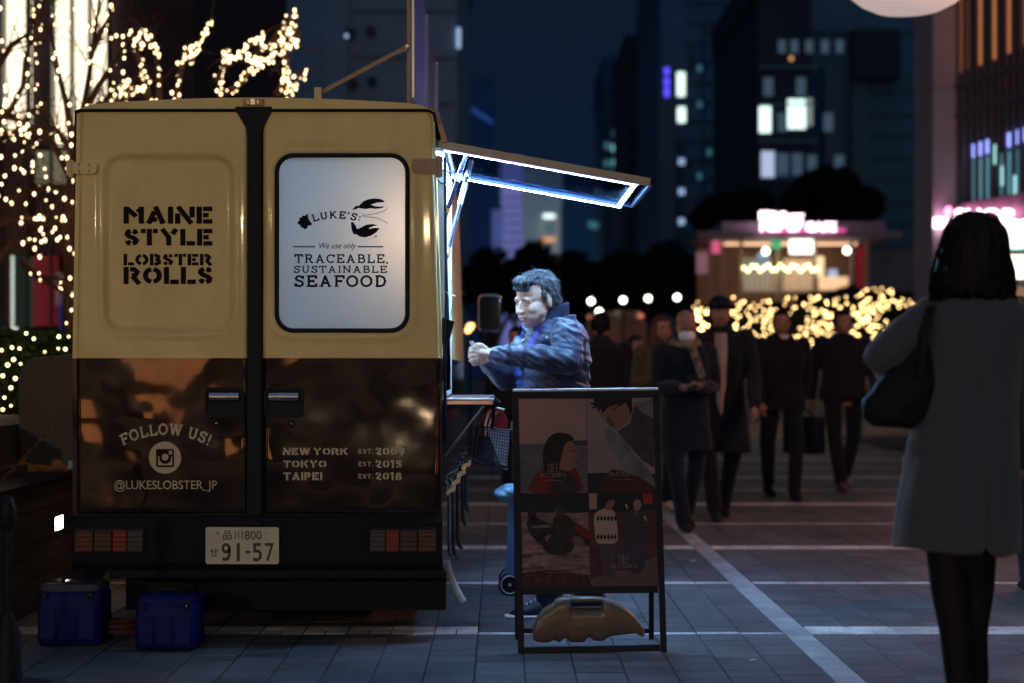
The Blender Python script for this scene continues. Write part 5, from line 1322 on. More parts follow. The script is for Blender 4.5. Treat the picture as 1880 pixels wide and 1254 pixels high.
    bo = voxel(b, vs, 2, face_sculpt(T, k*hs, hy)); bo.build('body', skin, t, smooth=True, angle=0)
    # trousers
    q = MB()
    for i in range(2):
        q.tube([hips[i]+Vector((0,0,.06)), hips[i].lerp(knees[i], .4), knees[i], knees[i].lerp(ank[i], .5), ank[i]+Vector((0,0,-.02))], [v*k for v in (.098,.088,.070,.064,.060)], 12)
    torso_rings(q, [(*W(0,0,.84), .12*k,.09*k), (*W(0,0,.92), .172*k,.115*k), (*W(0,0,1.05), .15*k,.11*k)], yaw)
    voxel(q, vs, 3, wrinkle(.010, 7, 2, .6)).build('trousers', trous_m, t, smooth=True, angle=0)
    for i in range(2):
        q = MB(); shoe_mb(q, ank[i], Rz @ Vector((0,-1,0)), k*1.04)
        so = voxel(q, .009, 2).build('shoe', shoe_m, t, smooth=True, angle=0)
        if sole:
            q = MB(); shoe_mb(q, ank[i], Rz @ Vector((0,-1,0)), k*1.09, True); q.build('sole', sole, so, smooth=True)
    # coat
    q = MB(); fl = skirt_flare
    rr_ = [(*W(0,0,hem), .205*k*wide*fl,.155*k*fl), (*W(0,0,hem+.10), .20*k*wide*(1+(fl-1)*.7),.15*k*(1+(fl-1)*.7)), (*W(0,0,.98 if hem < .95 else hem+.12), .185*k*wide,.135*k), (*W(0,0,1.12), .175*k*wide,.13*k), (*W(0,0,1.28), .195*k*wide,.14*k), (*W(0,.01,1.39), .19*k*wide,.125*k), (*W(0,.01,1.455), .12*k*wide,.09*k), (*W(0,.0,1.50), .072*k,.075*k)]
    torso_rings(q, rr_, yaw)
    for i in range(2):
        q.cap([sho[i]+Vector((0,0,-.01)), sho[i].lerp(el[i], .5), el[i], el[i].lerp(wr[i], .5), wr[i]], [v*k for v in (.074,.068,.060,.055,.048)], 12)
    co = voxel(q, vs, 3, wrinkle(.020, 6, 5, .6)).build('coat', coat_m, t, smooth=True, angle=0)
    # collar
    q = MB(); q.torus(W(0,.0,1.485), .068*k, .020*k, Rz @ Vector((0,-.35,1)), 20, 8); q.build('collar', coat_m, co, smooth=True)
    if open_front:
        q = MB(); pts = [(0,-.0,1.44,.045),(0,0,1.30,.050),(0,0,1.14,.040),(0,0,hem+.22,.030)]
        L_ = []
        for x, y, z, w_ in pts:
            yy = -.135 if z < 1.40 else -.112
            L_.append([W(x-w_,yy+.0,z), W(x,yy-.018,z), W(x+w_,yy+.0,z), W(x+w_,yy+.03,z), W(x-w_,yy+.03,z)])
        q.loft(L_); q.build('inner_jacket', open_front, co, smooth=True)
    # hair
    def HT(v): return hc + hy @ (Vector(v)*k*hs)
    def hairfn(d):
        x, y, z = d/(k*hs)
        # pull the cap inside the head below the hairline
        line = .040 if y < -.02 else (-.01 if y < .03 else -.065)
        if z < line: return d*.80
        return d
    if hair in ('short', 'cap', 'long'):
        q = MB(); n0 = 40
        q.ell(HT((0,.014,.036)), (.085*k*hs,.106*k*hs,.094*k*hs), n0, 26, fn=lambda d: hy @ hairfn(d))
        for sx_ in (-1,1): q.ell(HT((sx_*.068,.03,.0)), (.018*k,.04*k,.045*k), 10, 7)
        q.ell(HT((0,.085,-.03)), (.05*k,.028*k,.05*k), 12, 8)
        if hair == 'long':
            q.tube([HT((0,.03,.06)), HT((0,.055,-.04)), HT((0,.06,-.14)), HT((0,.05,-.24))], [.07*k,.088*k,.095*k,.075*k], 16, flat=.8)
            for sx_ in (-1,1): q.tube([HT((sx_*.05,-.02,.08)), HT((sx_*.085,-.01,.0)), HT((sx_*.092,-.02,-.12)), HT((sx_*.085,-.02,-.22))], [.02,.026,.03,.02], 8)
        voxel(q, .009, 1, wrinkle(.006, 40, 1, .6)).build('hair', hair_m, t, smooth=True, angle=0)
    if hair == 'cap':
        q = MB(); q.ell(HT((0,.008,.065)), (.092*k,.112*k,.070*k), 20, 12); q.ell(HT((0,-.09,.055)), (.062*k,.06*k,.010*k), 16, 8)
        voxel(q, .009, 2).build('cap', BLACK, t, smooth=True, angle=0)
    if hair == 'bald':
        q = MB()
        for sx_ in (-1,1): q.ell(HT((sx_*.072,.03,.015)), (.012*k,.045*k,.035*k), 12, 8)
        q.ell(HT((0,.09,.0)), (.05*k,.024*k,.045*k), 12, 8); voxel(q, .008, 1).build('hair', HAIRG, t, smooth=True, angle=0)
    for sx_ in (-1, 1):
        q = MB(); q.ell(HT((sx_*.031,-.083,.004)), (.010*k*hs,.0045*k*hs,.0042*k*hs), 8, 6, M=hy); q.build('eye', mat('dark_eye', (.03,.02,.02), .2), t, smooth=True)
        q = MB(); q.tube([HT((sx_*.014,-.094,.020)), HT((sx_*.030,-.095,.025)), HT((sx_*.047,-.080,.021))], [.003*k]*3, 6); q.build('eyebrow', HAIRB, t)
    return t, W, HT, hy, wr, el

def at(px, py_foot): Y = F*H0/(py_foot-VY); return Vector((X_(px, Y), Y, 0))
NAVYC = mat('navy_black_wool', (.009,.012,.018), .9, var=.3, scale=12, bump=.2, bscale=120, sheen=.1)
# masked bald man with a scarf
mp, W, HT, hy, wr, el = person('bald man in a patterned scarf and white face mask looking at his phone', at(1258, 972), radians(6), 1.66, arms='phone', hair='bald', hem=.62, head_pitch=radians(24), step=.17, wide=1.02, hs=1.04, coat_m=CLOTHB)
q = MB(); q.ell(HT((0,-.070,-.050)), (.068,.056,.050), 18, 12, M=hy); voxel(q, .007, 1).build('face_mask', mat('white_mask', (.88,.84,.82), .8), mp, smooth=True, angle=0)
SCARF = mat('patterned_scarf', (.22,.16,.09), .85, var=.9, scale=22)
q = MB(); q.torus(W(0,.0,1.47), .088, .034, (0,-.2,1), 22, 8); q.cap([W(.03,-.13,1.44), W(.06,-.165,1.32), W(.09,-.17,1.20)], [.03,.035,.03], 10)
voxel(q, .009, 2, wrinkle(.01, 20)).build('scarf', SCARF, mp, smooth=True, angle=0)
c = (Vector(wr[0])+Vector(wr[1]))/2+Vector((.0,-.09,.03)); Mx = Matrix.Rotation(radians(-35), 3, 'X')
ph = thing('phone', 'dark phone held in the masked man\'s hands', 'phone', c); q = MB()
v8 = [c+Mx @ Vector(v) for v in ((-.035,-.004,-.07),(.035,-.004,-.07),(.035,-.004,.07),(-.035,-.004,.07))]; q.prism(v8, Mx @ Vector((0,.008,0))); q.build('case', BLACK, ph)
q = MB(); q.prism([c+Mx @ Vector(v) for v in ((-.031,.0045,-.064),(.031,.0045,-.064),(.031,.0045,.064),(-.031,.0045,.064))], Mx @ Vector((0,.0015,0))); q.build('screen', GLASSD, ph)
# man in a dark cap with an open coat
person('capped man in a long open black coat over a pale jacket, beside the masked man', at(1322, 952), radians(-4), 1.80, hair='cap', hem=.52, open_front=mat('pale_inner_jacket', (.42,.33,.28), .85, bump=.2), step=.26, arms='down', wide=1.05, skirt_flare=1.15, coat_m=NAVYC, head_yaw=radians(8))
# man with a briefcase
bm, W, HT, hy, wr, el = person('man in a dark coat carrying a briefcase, third of the walking men', at(1434, 914), radians(5), 1.77, hair='short', hem=.80, step=-.27, wide=1.1, head_yaw=radians(-6), coat_m=NAVYC, sole=None)
q = MB(); q.prism([W(-.022,-.13,1.45), W(.022,-.13,1.45), W(.05,-.115,1.49), W(-.05,-.115,1.49)], (0,.02,0)); q.build('shirt', mat('white_shirt', (.6,.55,.52), .8), bm)
h = Vector(wr[1])+Vector((.01,-.01,-.09)); bc = thing('briefcase', 'black briefcase hanging from the third walking man\'s hand', 'bag', (h.x, h.y, h.z-.42))
q = MB(); q.bevbox(h.x-.06, h.x+.12, h.y-.17, h.y+.20, h.z-.42, h.z-.07, .02); q.v = [tuple(h+rotz(radians(50)) @ (Vector(v)-h)) for v in q.v]; q.build('case', BLACK, bc, smooth=True)
q = MB(); q.tube([h+rotz(radians(50)) @ Vector(v) for v in ((.03,-.07,-.08),(.03,-.05,-.01),(.03,.05,-.01),(.03,.07,-.08))], .010, 8); q.build('handle', BLACK, bc, smooth=True)
# fourth walking man
person('man in a thick dark parka, rightmost of the walking men before the fairy lights', at(1548, 898), radians(4), 1.80, hair='short', hem=.86, step=.24, head_yaw=radians(10),  arms='down', wide=1.16, leg_open=.03, shoe_m=mat('brown_shoe', (.14,.07,.05), .4), coat_m=CLOTHB)
# woman with long hair in an olive parka
OL = mat('olive_parka', (.075,.070,.035), .9, var=.4, scale=14, bump=.3)
person('long-haired woman in an olive parka behind the masked man', at(1213, 938), radians(14), 1.67, hair='long', hair_m=mat('brown_hair', (.06,.022,.016), .5, var=.4, scale=40, stretch=(1,1,.15)), hem=.78, arms='onephone', coat_m=OL, step=.08, shoe_m=mat('beige_shoe', (.5,.38,.28), .6), wide=1.0, head_yaw=radians(10))
person('short dark-haired person in black seen between the customer and the olive parka', at(1166, 892), radians(40), 1.55, hair='short', hem=.8, arms='onephone', coat_m=CLOTHB, step=.05)
person('tall dark figure seen from behind just right of the customer', at(1104, 925), radians(170), 1.72, hair='short', hem=.70, arms='down', coat_m=CLOTHB, wide=1.12, step=.05)
person('person with an orange-lit face behind the customer\'s back, left of his chin', at(948, 905), radians(-10), 1.62, hair='short', hem=.80, arms='down', coat_m=NAVYC, step=.04)
person('dark-coated person cut off by the right edge beside the woman in grey', at(1912, 1085), radians(176), 1.66, hair='short', hem=.70, arms='down', coat_m=CLOTHB, step=.1)

# ------------------------------------------------------------------ woman in the grey coat, from behind
Yw = 5.67
gw = thing('person', 'woman seen from behind in a long grey wool coat with dark shoulder-length hair', 'person', (X_(1765,Yw), Yw, 0))
kx = Yw/F
b = MB()
def PW(px, py, dy=0): return P(px, py, Yw+dy)
gz = 0
hc = PW(1788, 460, 0); Mh = rotz(pi) @ Matrix.Rotation(0.05, 3, 'X')
for hx, kx_, ax, dy in ((1740,1754,1768,-.03),(1790,1784,1780,.12)):
    b.tube([PW(hx,900,0), PW(hx,1040,dy*.3), PW(kx_,1180,dy*.5), PW(kx_+4,1300,dy*.8), P(ax,1440,Yw+dy)], [.066,.052,.038,.036,.026], 12)
    an = P(ax,1440,Yw+dy); shoe_mb(b, Vector((an.x, an.y, .085)), (0,1,0), .92)
torso_rings(b, [(*PW(1765,960), .12,.09), (*PW(1766,880), .15,.10), (*PW(1772,740), .12,.09), (*PW(1782,620), .15,.10), (*PW(1787,565), .14,.085), (*PW(1788,545), .06,.06)], 0)
b.tube([PW(1788,560), PW(1788,520), hc], [.055,.05,.05], 12)
for pts in ([(1712,585),(1660,625),(1625,660),(1650,690),(1690,705)], [(1865,585),(1895,680),(1895,760),(1880,820),(1870,850)]):
    dy = (0,0,.02,.10,.20) if pts[0][0] < 1800 else (0,.02,.02,.08,.12)
    pp = [P(x, y, Yw+d_) for (x, y), d_ in zip(pts, dy)]; b.cap(pp, [.046,.042,.036,.034,.026], 10); hand_mb(b, pp[-1], pp[-1]-pp[-2], (0,0,1) , .9, .8)
T = head_mb(b, Mh, hc, .98)
voxel(b, .011, 2).build('body', SKIN, gw, smooth=True, angle=0)
TIGHT = mat('black_tights', (.012,.012,.018), .7, var=.2, scale=20)
q = MB()
for hx, kx_, ax, dy in ((1740,1754,1768,-.03),(1790,1784,1780,.12)):
    q.tube([PW(hx,900,0), PW(hx,1010,0), PW(hx+2,1080,dy*.4), PW(kx_,1160,dy*.5), PW(kx_+6,1240,dy*.7), PW(ax,1330,dy*.9), P(ax,1445,Yw+dy)], [.088,.070,.060,.052,.046,.040,.036], 14)
voxel(q, .011, 3).build('trousers', TIGHT, gw, smooth=True, angle=0)
for ax, dy in ((1768,-.03),(1780,.12)):
    an = P(ax,1440,Yw+dy); q = MB(); shoe_mb(q, Vector((an.x, an.y, .085)), (0,1,0), 1.0); voxel(q, .009, 1).build('shoe', BLACK, gw, smooth=True, angle=0)
GREY = mat('grey_wool', (.060,.085,.122), .92, var=.14, scale=5, bump=.35, bscale=260, sheen=.3)
q = MB()
ring = [(1008,1752,115,.165),(985,1753,114,.165),(900,1758,107,.158),(800,1766,98,.150),(700,1774,93,.145),(640,1780,95,.148),(590,1786,100,.14),(562,1789,96,.12),(545,1789,70,.09),(535,1789,40,.065)]
torso_rings(q, [(*PW(cx,py), hw*kx, ry) for py, cx, hw, ry in ring], 0, n=28, sq=2.3)
q.cap([P(1712,590,Yw), P(1676,612,Yw-.02), P(1640,636,Yw-.02), P(1612,656,Yw+.0), P(1640,680,Yw+.09), P(1688,700,Yw+.2)], [.080,.074,.070,.062,.055,.046], 14)
q.cap([P(1866,588,Yw), P(1893,680,Yw+.02), P(1897,760,Yw+.04), P(1884,830,Yw+.12)], [.078,.07,.064,.05], 14)
def coatfn(a, n):
    o = a.copy(); xs = X_(1790,Yw)
    for i in range(len(a)):
        x, y, z = a[i]; v = Vector((x*5, y*5, z*1.6)); k = noise.noise(v)*.020+noise.noise(Vector((x*14,y*14,z*7)))*.007
        if x < X_(1690,Yw) and z > .9: k += .007*noise.noise(Vector((x*22, y*10, z*26)))
        if y < Yw:
            # centre seam, opening into a vent below
            k -= .006*exp(-((x-xs)/.006)**2)
            pyv = VY-(z-H0)/kx
            if pyv > 815: k -= (.022*sstep(815, 1000, pyv)+.004)*exp(-((x-(xs+.0*z))/(.008+.008*sstep(815,1000,pyv)))**2)
            if pyv > 840 and x > xs: k += .010*exp(-((x-xs-.045)/.04)**2)
        o[i] += n[i]*k
    return o
co = voxel(q, .0085, 4, coatfn).build('coat', GREY, gw, smooth=True, angle=0)
q = MB(); q.tube([PW(1745,548,-.05), PW(1788,540,-.085), PW(1832,548,-.05)], [.02,.026,.02], 10); q.build('collar', GREY, co, smooth=True)
q = MB()
rings_ = [(392,1789,26,.05),(402,1789,44,.075),(425,1788,58,.095),(455,1788,66,.105),(490,1786,71,.10),(520,1784,75,.095),(540,1784,78,.085),(549,1785,66,.06)]
torso_rings(q, [(*PW(cx,py,-.022), hw*kx*.95, ry+.024) for py, cx, hw, ry in rings_[::-1]], 0, n=24, sq=2.1)
def hairf(a, n):
    o = a.copy()
    for i in range(len(a)):
        x, y, z = a[i]; o[i] += n[i]*(noise.noise(Vector((x*60, y*60, z*5)))*.008+noise.noise(Vector((x*25, y*25, z*3)))*.008)
        if z < H0+ (VY-530)*kx: o[i][2] += noise.noise(Vector((x*90, y*30, 0)))*.02
    return o
voxel(q, .0075, 1, hairf).build('hair', HAIRB, gw, smooth=True, angle=0)
q = MB(); rq = random.Random(2)
for k in range(220):
    x0 = rq.uniform(1712,1862); dx = rq.uniform(-8,8)
    if k < 14: pts = [(1745+rq.uniform(-8,8),415),(1730+rq.uniform(-4,4),442),(1722+rq.uniform(-3,3),462),(1727+rq.uniform(-4,4),486)]
    elif k < 34: s_ = -1 if rq.random() < .5 else 1; xx = 1786+s_*74; pts = [(xx-s_*8,460),(xx+s_*rq.uniform(-2,4),500),(xx+s_*rq.uniform(0,7),530),(xx+s_*rq.uniform(-2,8),552)]
    else: pts = [(x0,500),(x0+dx*.3,530),(x0+dx,546),(x0+dx*1.3,556)]
    q.tube([P(x, y, Yw-.09+rq.uniform(0,.05)) for x, y in pts], [.0035,.003,.0022,.0008], 4)
q.build('loose_strands', HAIRB, gw)
# her shoulder bag
bgt = thing('shoulder_bag', 'soft black shoulder bag under the arm of the woman in the grey coat', 'bag', tuple(P(1645,785,Yw-.02)))
q = MB(); BG = [(1690,600,.02,.02),(1690,660,.05,.03),(1672,700,.11,.05),(1648,738,.115,.06),(1640,768,.10,.06),(1636,786,.055,.045)]
torso_rings(q, [(*P(x, y, Yw-.06), rx, ry) for x, y, rx, ry in BG[::-1]], 0, sq=2.4)
q.ell(P(1600,745,Yw-.04), (.035,.05,.04), 12, 8); q.ell(P(1684,740,Yw-.06), (.03,.04,.06), 12, 8)
voxel(q, .009, 3, wrinkle(.012, 12, 4)).build('pouch', mat('black_leather', (.008,.010,.016), .7, var=.2), bgt, smooth=True, angle=0)
q = MB(); q.tube([P(1722,556,Yw+.02), P(1706,566,Yw-.10), P(1695,620,Yw-.145), P(1688,690,Yw-.12)], [.012,.016,.018,.016], 10, flat=.4); q.build('strap', mat('black_leather', (.008,.010,.016), .7), bgt, smooth=True)
# ------------------------------------------------------------------ the customer at the hatch
Yc = 8.55
cp = Vector((X_(1006,8.75), 8.72, 0))
cu = thing('person', 'older customer with greying hair and navy quilted jacket counting change at the hatch', 'person', cp)
def C(px, py, Y=Yc): return P(px, py, Y)
b = MB()
hc = C(984, 551, 8.52); hs = 1.13
Mh = rotz(radians(-54)) @ Matrix.Rotation(radians(15), 3, 'X') @ Matrix.Rotation(radians(4), 3, 'Y')
hipL, hipR = Vector((cp.x+.02, 8.62, .90)), Vector((cp.x-.01, 8.80, .90))
knL, knR = Vector((cp.x-.0, 8.60, .50)), Vector((cp.x+.05, 8.84, .50))
anL, anR = Vector((X_(1010,8.62), 8.62, .09)), Vector((X_(1085,8.95), 8.92, .09))
for a_, k_, n_ in ((hipL,knL,anL),(hipR,knR,anR)):
    b.tube([a_+Vector((0,0,.05)), a_.lerp(k_,.4), k_, k_.lerp(n_,.4), n_-Vector((0,0,.03))], [.09,.08,.056,.054,.036], 12); shoe_mb(b, n_, (-1,-.12,0), .95)
yawc = radians(-72)
torso_rings(b, [(cp.x,8.71,.82,.10,.08),(cp.x,8.71,.92,.16,.12),(cp.x+.01,8.68,1.10,.15,.13),(cp.x+.03,8.63,1.28,.15,.12),(cp.x+.03,8.60,1.39,.125,.08),(cp.x+.0,8.57,1.46,.07,.06)], yawc)
b.tube([Vector((cp.x+.0,8.58,1.42)), C(1000,590,8.55), hc+Vector((.01,0,-.05))], [.068,.062,.058], 14)
shL, shR = C(1040,610,8.42), C(985,600,8.78)
elL, elR = C(1042,662,8.36), C(935,690,8.74)
wrL, wrR = C(903,650,8.40), C(890,662,8.52)
b.cap([shL+Vector((0,.02,-.01)), shL.lerp(elL,.5), elL, elL.lerp(wrL,.4), wrL], [.042,.042,.040,.038,.029], 12)
b.cap([shR, shR.lerp(elR,.5), elR, elR.lerp(wrR,.4), wrR], [.055,.05,.042,.040,.029], 12)
T = head_mb(b, Mh, hc, hs)
# near hand: back of the hand to the viewer, fingers pinching the coins with the far hand
fs = 1.08
def finger(pts, r): b.cap([P(x, y, Y) for x, y, Y in pts], r, 8)
b.tube([wrL, P(893,650,8.40), P(884,648,8.40), P(877,645,8.41)], [.030,.034,.034,.026], 12, flat=.7)
for k, (y0, L_) in enumerate(((639,24),(645,27),(652,27),(659,24))):
    finger([(886,y0+1,8.395),(878,y0,8.39),(878-L_*.35,y0-1+k,8.40),(878-L_*.62,y0+1+k,8.425)], [.0115,.0112,.0105,.0085])
finger([(892,640,8.395),(884,634,8.39),(876,633,8.395),(869,636,8.41)], [.014,.013,.012,.009])
b.tube([wrR, P(884,660,8.50), P(876,656,8.49), P(869,652,8.48)], [.030,.036,.036,.028], 12, flat=.8)
for k, (x0, y0) in enumerate(((866,642),(863,650),(864,658),(868,666))):
    finger([(876,y0+2,8.48),(x0+5,y0,8.455),(x0,y0+1,8.44),(x0+3,y0+4,8.42)], [.0118,.0112,.0105,.009])
finger([(880,650,8.47),(873,640,8.46),(869,634,8.45),(868,629,8.445)], [.014,.0125,.0115,.009])
bo = voxel(b, .0052, 2, face_sculpt(T, hs, Mh)).build('body', SKINP, cu, smooth=True, angle=0)
def HT(v): return hc + Mh @ (Vector(v)*hs)
# eyes half shut, brows, lips
for sx_ in (-1, 1):
    q = MB(); q.tube([HT((sx_*.016,-.0835,-.001)), HT((sx_*.026,-.0865,.0005)), HT((sx_*.037,-.0825,-.001)), HT((sx_*.045,-.0745,-.004))], [.0012,.0026,.0026,.0012], 8); q.build('eye', mat('closed_lash', (.09,.06,.06), .4), cu, smooth=True)
    q = MB(); q.tube([HT((sx_*.013,-.0865,.019)), HT((sx_*.030,-.0870,.0245)), HT((sx_*.050,-.0740,.019))], [.0028,.0052,.0026], 8, flat=.6); q.build('eyebrow', mat('grey_brow', (.05,.045,.05), .7), cu, smooth=True)
q = MB(); q.ell(HT((0,-.0955,-.0555)), (.020*hs,.0045*hs,.0040*hs), 14, 8, M=Mh); q.ell(HT((0,-.0930,-.0655)), (.017*hs,.0050*hs,.0046*hs), 14, 8, M=Mh)
q.build('lips', mat('lip', (.40,.22,.22), .4), cu, smooth=True)
# hair: short, swept back, a little ruffled
q = MB()
def hfn(d):
    x, y, z = d/hs
    line = .050 if y < -.055 else (.036 if y < -.03 else (.012 if y < .000 else (-.008 if y < .032 else -.090)))
    return d*.84 if z < line else d
q.ell(HT((0,.014,.038)), (.081*hs,.104*hs,.092*hs), 48, 32, fn=lambda d: Mh @ hfn(d))
q.ell(HT((0,.086,-.032)), (.055*hs,.026*hs,.066*hs), 16, 10, M=Mh)
for sx_ in (-1,1): q.ell(HT((sx_*.066,.048,-.012)), (.016*hs,.036*hs,.058*hs), 14, 10, M=Mh); q.ell(HT((sx_*.071,-.008,.022)), (.009*hs,.013*hs,.028*hs), 10, 8, M=Mh)
q.ell(HT((.012,-.060,.094)), (.056*hs,.034*hs,.026*hs), 14, 10, M=Mh); q.ell(HT((.006,-.070,.072)), (.052*hs,.020*hs,.018*hs), 16, 8, M=Mh)
def hrf(a, n):
    o = a.copy(); Mi = Mh.inverted()
    for i in range(len(a)):
        l_ = Mi @ (Vector(a[i])-hc)
        o[i] += n[i]*(noise.noise(Vector((l_.x*60, l_.y*20, l_.z*20)))*.006+noise.noise(Vector((l_.x*150, l_.y*40, l_.z*40)))*.004)
    return o
hm = voxel(q, .0048, 1, hrf); hr = hm.build('hair', HAIRG, cu, smooth=True, angle=0)
q = MB(); rq = random.Random(9); Mi = Mh.inverted()
V_ = [Vector(v) for v in hm.v]; nrm_ = {}
for f_ in hm.f:
    c_ = (V_[f_[2]]-V_[f_[0]]).cross(V_[f_[3 if len(f_) > 3 else 1]]-V_[f_[1]])
    for k in f_: nrm_[k] = nrm_.get(k, Vector())+c_
crown = HT((-.01,.045,.128))
for k in rq.sample(range(len(V_)), min(2600, len(V_))):
    v = V_[k]; n_ = nrm_[k].normalized()
    if n_.dot(v-hc) < 0: n_ = -n_
    l_ = (Mi @ (v-hc))/hs
    if l_.y < -.02 and l_.z < .040: continue
    fl = v-crown; fl = fl-n_*fl.dot(n_)
    if fl.length < .004: fl = Mh @ Vector((rq.gauss(0,1), rq.gauss(0,1), 0)); fl = fl-n_*fl.dot(n_)
    fl.normalize()
    if l_.y < -.03: fl = (fl*.4+(Mh @ Vector((.9,-.1,.25)))).normalized(); fl = (fl-n_*fl.dot(n_)).normalized()
    fl = (fl+Vector((rq.gauss(0,.22), rq.gauss(0,.22), rq.gauss(0,.22)))).normalized(); L_ = rq.uniform(.014,.034)
    lift_ = rq.uniform(.05,.30)
    q.tube([v-n_*.001, v+fl*L_*.5+n_*L_*lift_*.5, v+fl*L_+n_*L_*lift_*.55], [.0011,.0010,.0003], 3, caps=False)
q.build('loose_strands', HAIRG, hr)
# quilted jacket
QN = mat('navy_quilted_nylon', (.012,.022,.058), .48, var=.25, scale=10, bump=.25, bscale=45, sheen=.2)
q = MB()
def puff(p0, p1, r0, r1, n=7, amp=.004):
    P_ = []; R_ = []
    for i in range(n*4+1):
        u = i/(n*4); P_.append(Vector(p0).lerp(Vector(p1), u)); R_.append(r0+(r1-r0)*u+amp*abs(sin(pi*n*u)))
    return P_, R_
for sh_, el_, wr_ in ((shL,elL,wrL),(shR,elR,wrR)):
    P1, R1 = puff(sh_+Vector((0,0,-.01)), el_, .074, .070, 5); P2, R2 = puff(el_, wr_+(wr_-el_).normalized()*-.015, .070, .042, 9)
    q.cap(P1, R1, 16); q.cap(P2, R2, 16); q.ell(el_, .076, 14, 10)
def jr(z, x, y, rx, ry): return (x, y, z, rx, ry)
prof = [(.86,cp.x+.00,8.70,.205,.165),(.92,cp.x+.0,8.70,.215,.175),(1.0,cp.x+.01,8.69,.21,.175),(1.1,cp.x+.02,8.67,.205,.172),(1.2,cp.x+.025,8.64,.205,.17),(1.3,cp.x+.03,8.62,.205,.165),(1.38,cp.x+.035,8.60,.195,.145),(1.435,cp.x+.035,8.59,.16,.12),(1.47,cp.x+.03,8.585,.11,.10),(1.50,cp.x+.035,8.58,.095,.095)]
rg = []
zs = [p[0] for p in prof]
for z in np.arange(.86, 1.505, .0125):
    v = [float(np.interp(z, zs, [p[i] for p in prof])) for i in (1,2,3,4)]
    pf = .007*abs(sin(pi*(z-.86)/.062)); rg.append((v[0], v[1], z, v[2]+pf, v[3]+pf))
torso_rings(q, rg, yawc, n=30, sq=2.2)
def jf(a, n):
    o = a.copy(); cut = np.array(hc)
    for i in range(len(a)):
        v = Vector(a[i]); w_ = v.z*1.0+v.x*.55; k = noise.noise(Vector((v.x*9, v.y*9, w_*17)))*.013+(abs(noise.noise(Vector((v.x*10+3, v.y*9, w_*36))))-.2)*-.016
        o[i] += n[i]*k
    return o
JM = voxel(q, .0068, 2, jf); jk = JM.build('jacket', QN, cu, smooth=True, angle=0)
# high collar, open at the front
cc = C(1010, 588, 8.57); q = MB(); R1 = []
for k in range(27):
    a = radians(-125+k*9.6)+radians(20)
    d_ = Vector((cos(a), sin(a), 0)); up_ = .050+.040*max(0, d_.x)
    sl = -.05*max(0, -d_.x)
    R1.append([cc+d_*.100+Vector((0,0,-.07+sl)), cc+d_*.100+Vector((0,0,.0+sl)), cc+d_*.092+Vector((0,0,up_+sl)), cc+d_*.082+Vector((0,0,up_+sl)), cc+d_*.080+Vector((0,0,-.07+sl))])
q.loft(R1); q.v = [tuple(Vector(v)+Vector((1,0,0))*noise.noise(Vector(v)*14)*.006) for v in q.v]
q.build('jacket_collar', mat('collar_knit', (.012,.018,.04), .8, var=.3, scale=30), jk, smooth=True)
from mathutils.bvhtree import BVHTree
bv = BVHTree.FromPolygons([Vector(v) for v in JM.v], JM.f)
camp = Vector((0,0,H0))
def drape(rows, lift):
    """strip laid over the jacket front; rows of (pixel x0, x1, y)"""
    g = MB(); nx = 5
    last = 8.5
    for x0, x1, y in rows:
        for i in range(nx):
            p = P(x0+(x1-x0)*i/(nx-1), y, 8); d_ = (p-camp).normalized(); h_ = bv.ray_cast(camp, d_)
            if h_[0] is not None: last = h_[0].y
            g.v.append(tuple(P(x0+(x1-x0)*i/(nx-1), y, last-lift)))
    for j in range(len(rows)-1):
        for i in range(nx-1): g.f.append((j*nx+i, (j+1)*nx+i, (j+1)*nx+i+1, j*nx+i+1)); g.m.append(0)
    return g
def rows_(a, n=14):
    o = []
    for i in range(n+1):
        u = i/n*(len(a)-1); k = min(int(u), len(a)-2); t_ = u-k; o.append(tuple(a[k][j]+(a[k+1][j]-a[k][j])*t_ for j in range(3)))
    return o
LP = mat('violet_blue_lining', (.06,.05,.30), .5, var=.2, scale=12, bump=.2)
drape(rows_([(988,1000,596),(980,990,612),(972,984,628),(967,979,634)]), .004).build('zip_placket', LP, jk, smooth=True)
drape(rows_([(955,964,598),(948,960,618),(942,956,632)]), .004).build('front_panel', mat('bright_navy_panel', (.02,.04,.18), .4, var=.4, scale=40, bump=.3), jk, smooth=True)
drape(rows_([(944,962,676),(944,962,716)]), .005).build('front_panel', mat('bright_navy_panel', (.02,.04,.18), .4), jk, smooth=True)
q = MB(); c = C(1001,620,8.375); q.prism([c, c+Vector((.008,-.001,.012)), c+Vector((.012,.0,-.004))], (0,.002,0)); q.build('chest_logo', WHITEP, jk)
q = MB(); q.tube([C(957,627,8.43), C(963,623,8.425)], .003, 6); q.build('zip_pull', CHROME, jk)
q = MB()
for a_, k_, n_ in ((hipL,knL,anL),(hipR,knR,anR)):
    q.tube([a_+Vector((0,0,.06)), a_.lerp(k_,.4), k_, k_.lerp(n_,.5), n_-Vector((0,0,.03))], [.105,.095,.078,.07,.066], 14)
torso_rings(q, [(cp.x,8.71,.84,.13,.10),(cp.x,8.71,.92,.18,.14)], yawc)
voxel(q, .010, 3, wrinkle(.012, 8, 7, .6)).build('trousers', mat('dark_blue_trousers', (.012,.018,.04), .8, var=.3), cu, smooth=True, angle=0)
for n_ in (anL, anR):
    q = MB(); shoe_mb(q, n_, (-1,-.12,0), 1.08); so = voxel(q, .007, 2).build('shoe', mat('navy_trainer', (.012,.02,.07), .5, var=.3), cu, smooth=True, angle=0)
    q = MB(); shoe_mb(q, n_, (-1,-.12,0), 1.14, True); q.build('sole', WHITEP, so, smooth=True)
    g0 = n_; q = MB()
    for k in range(4): x = n_.x-.05-k*.022; q.tube([(x, n_.y-.03, .098-k*.010), (x, n_.y+.03, .098-k*.010)], .0035, 5)
    q.build('laces', WHITEP, so)
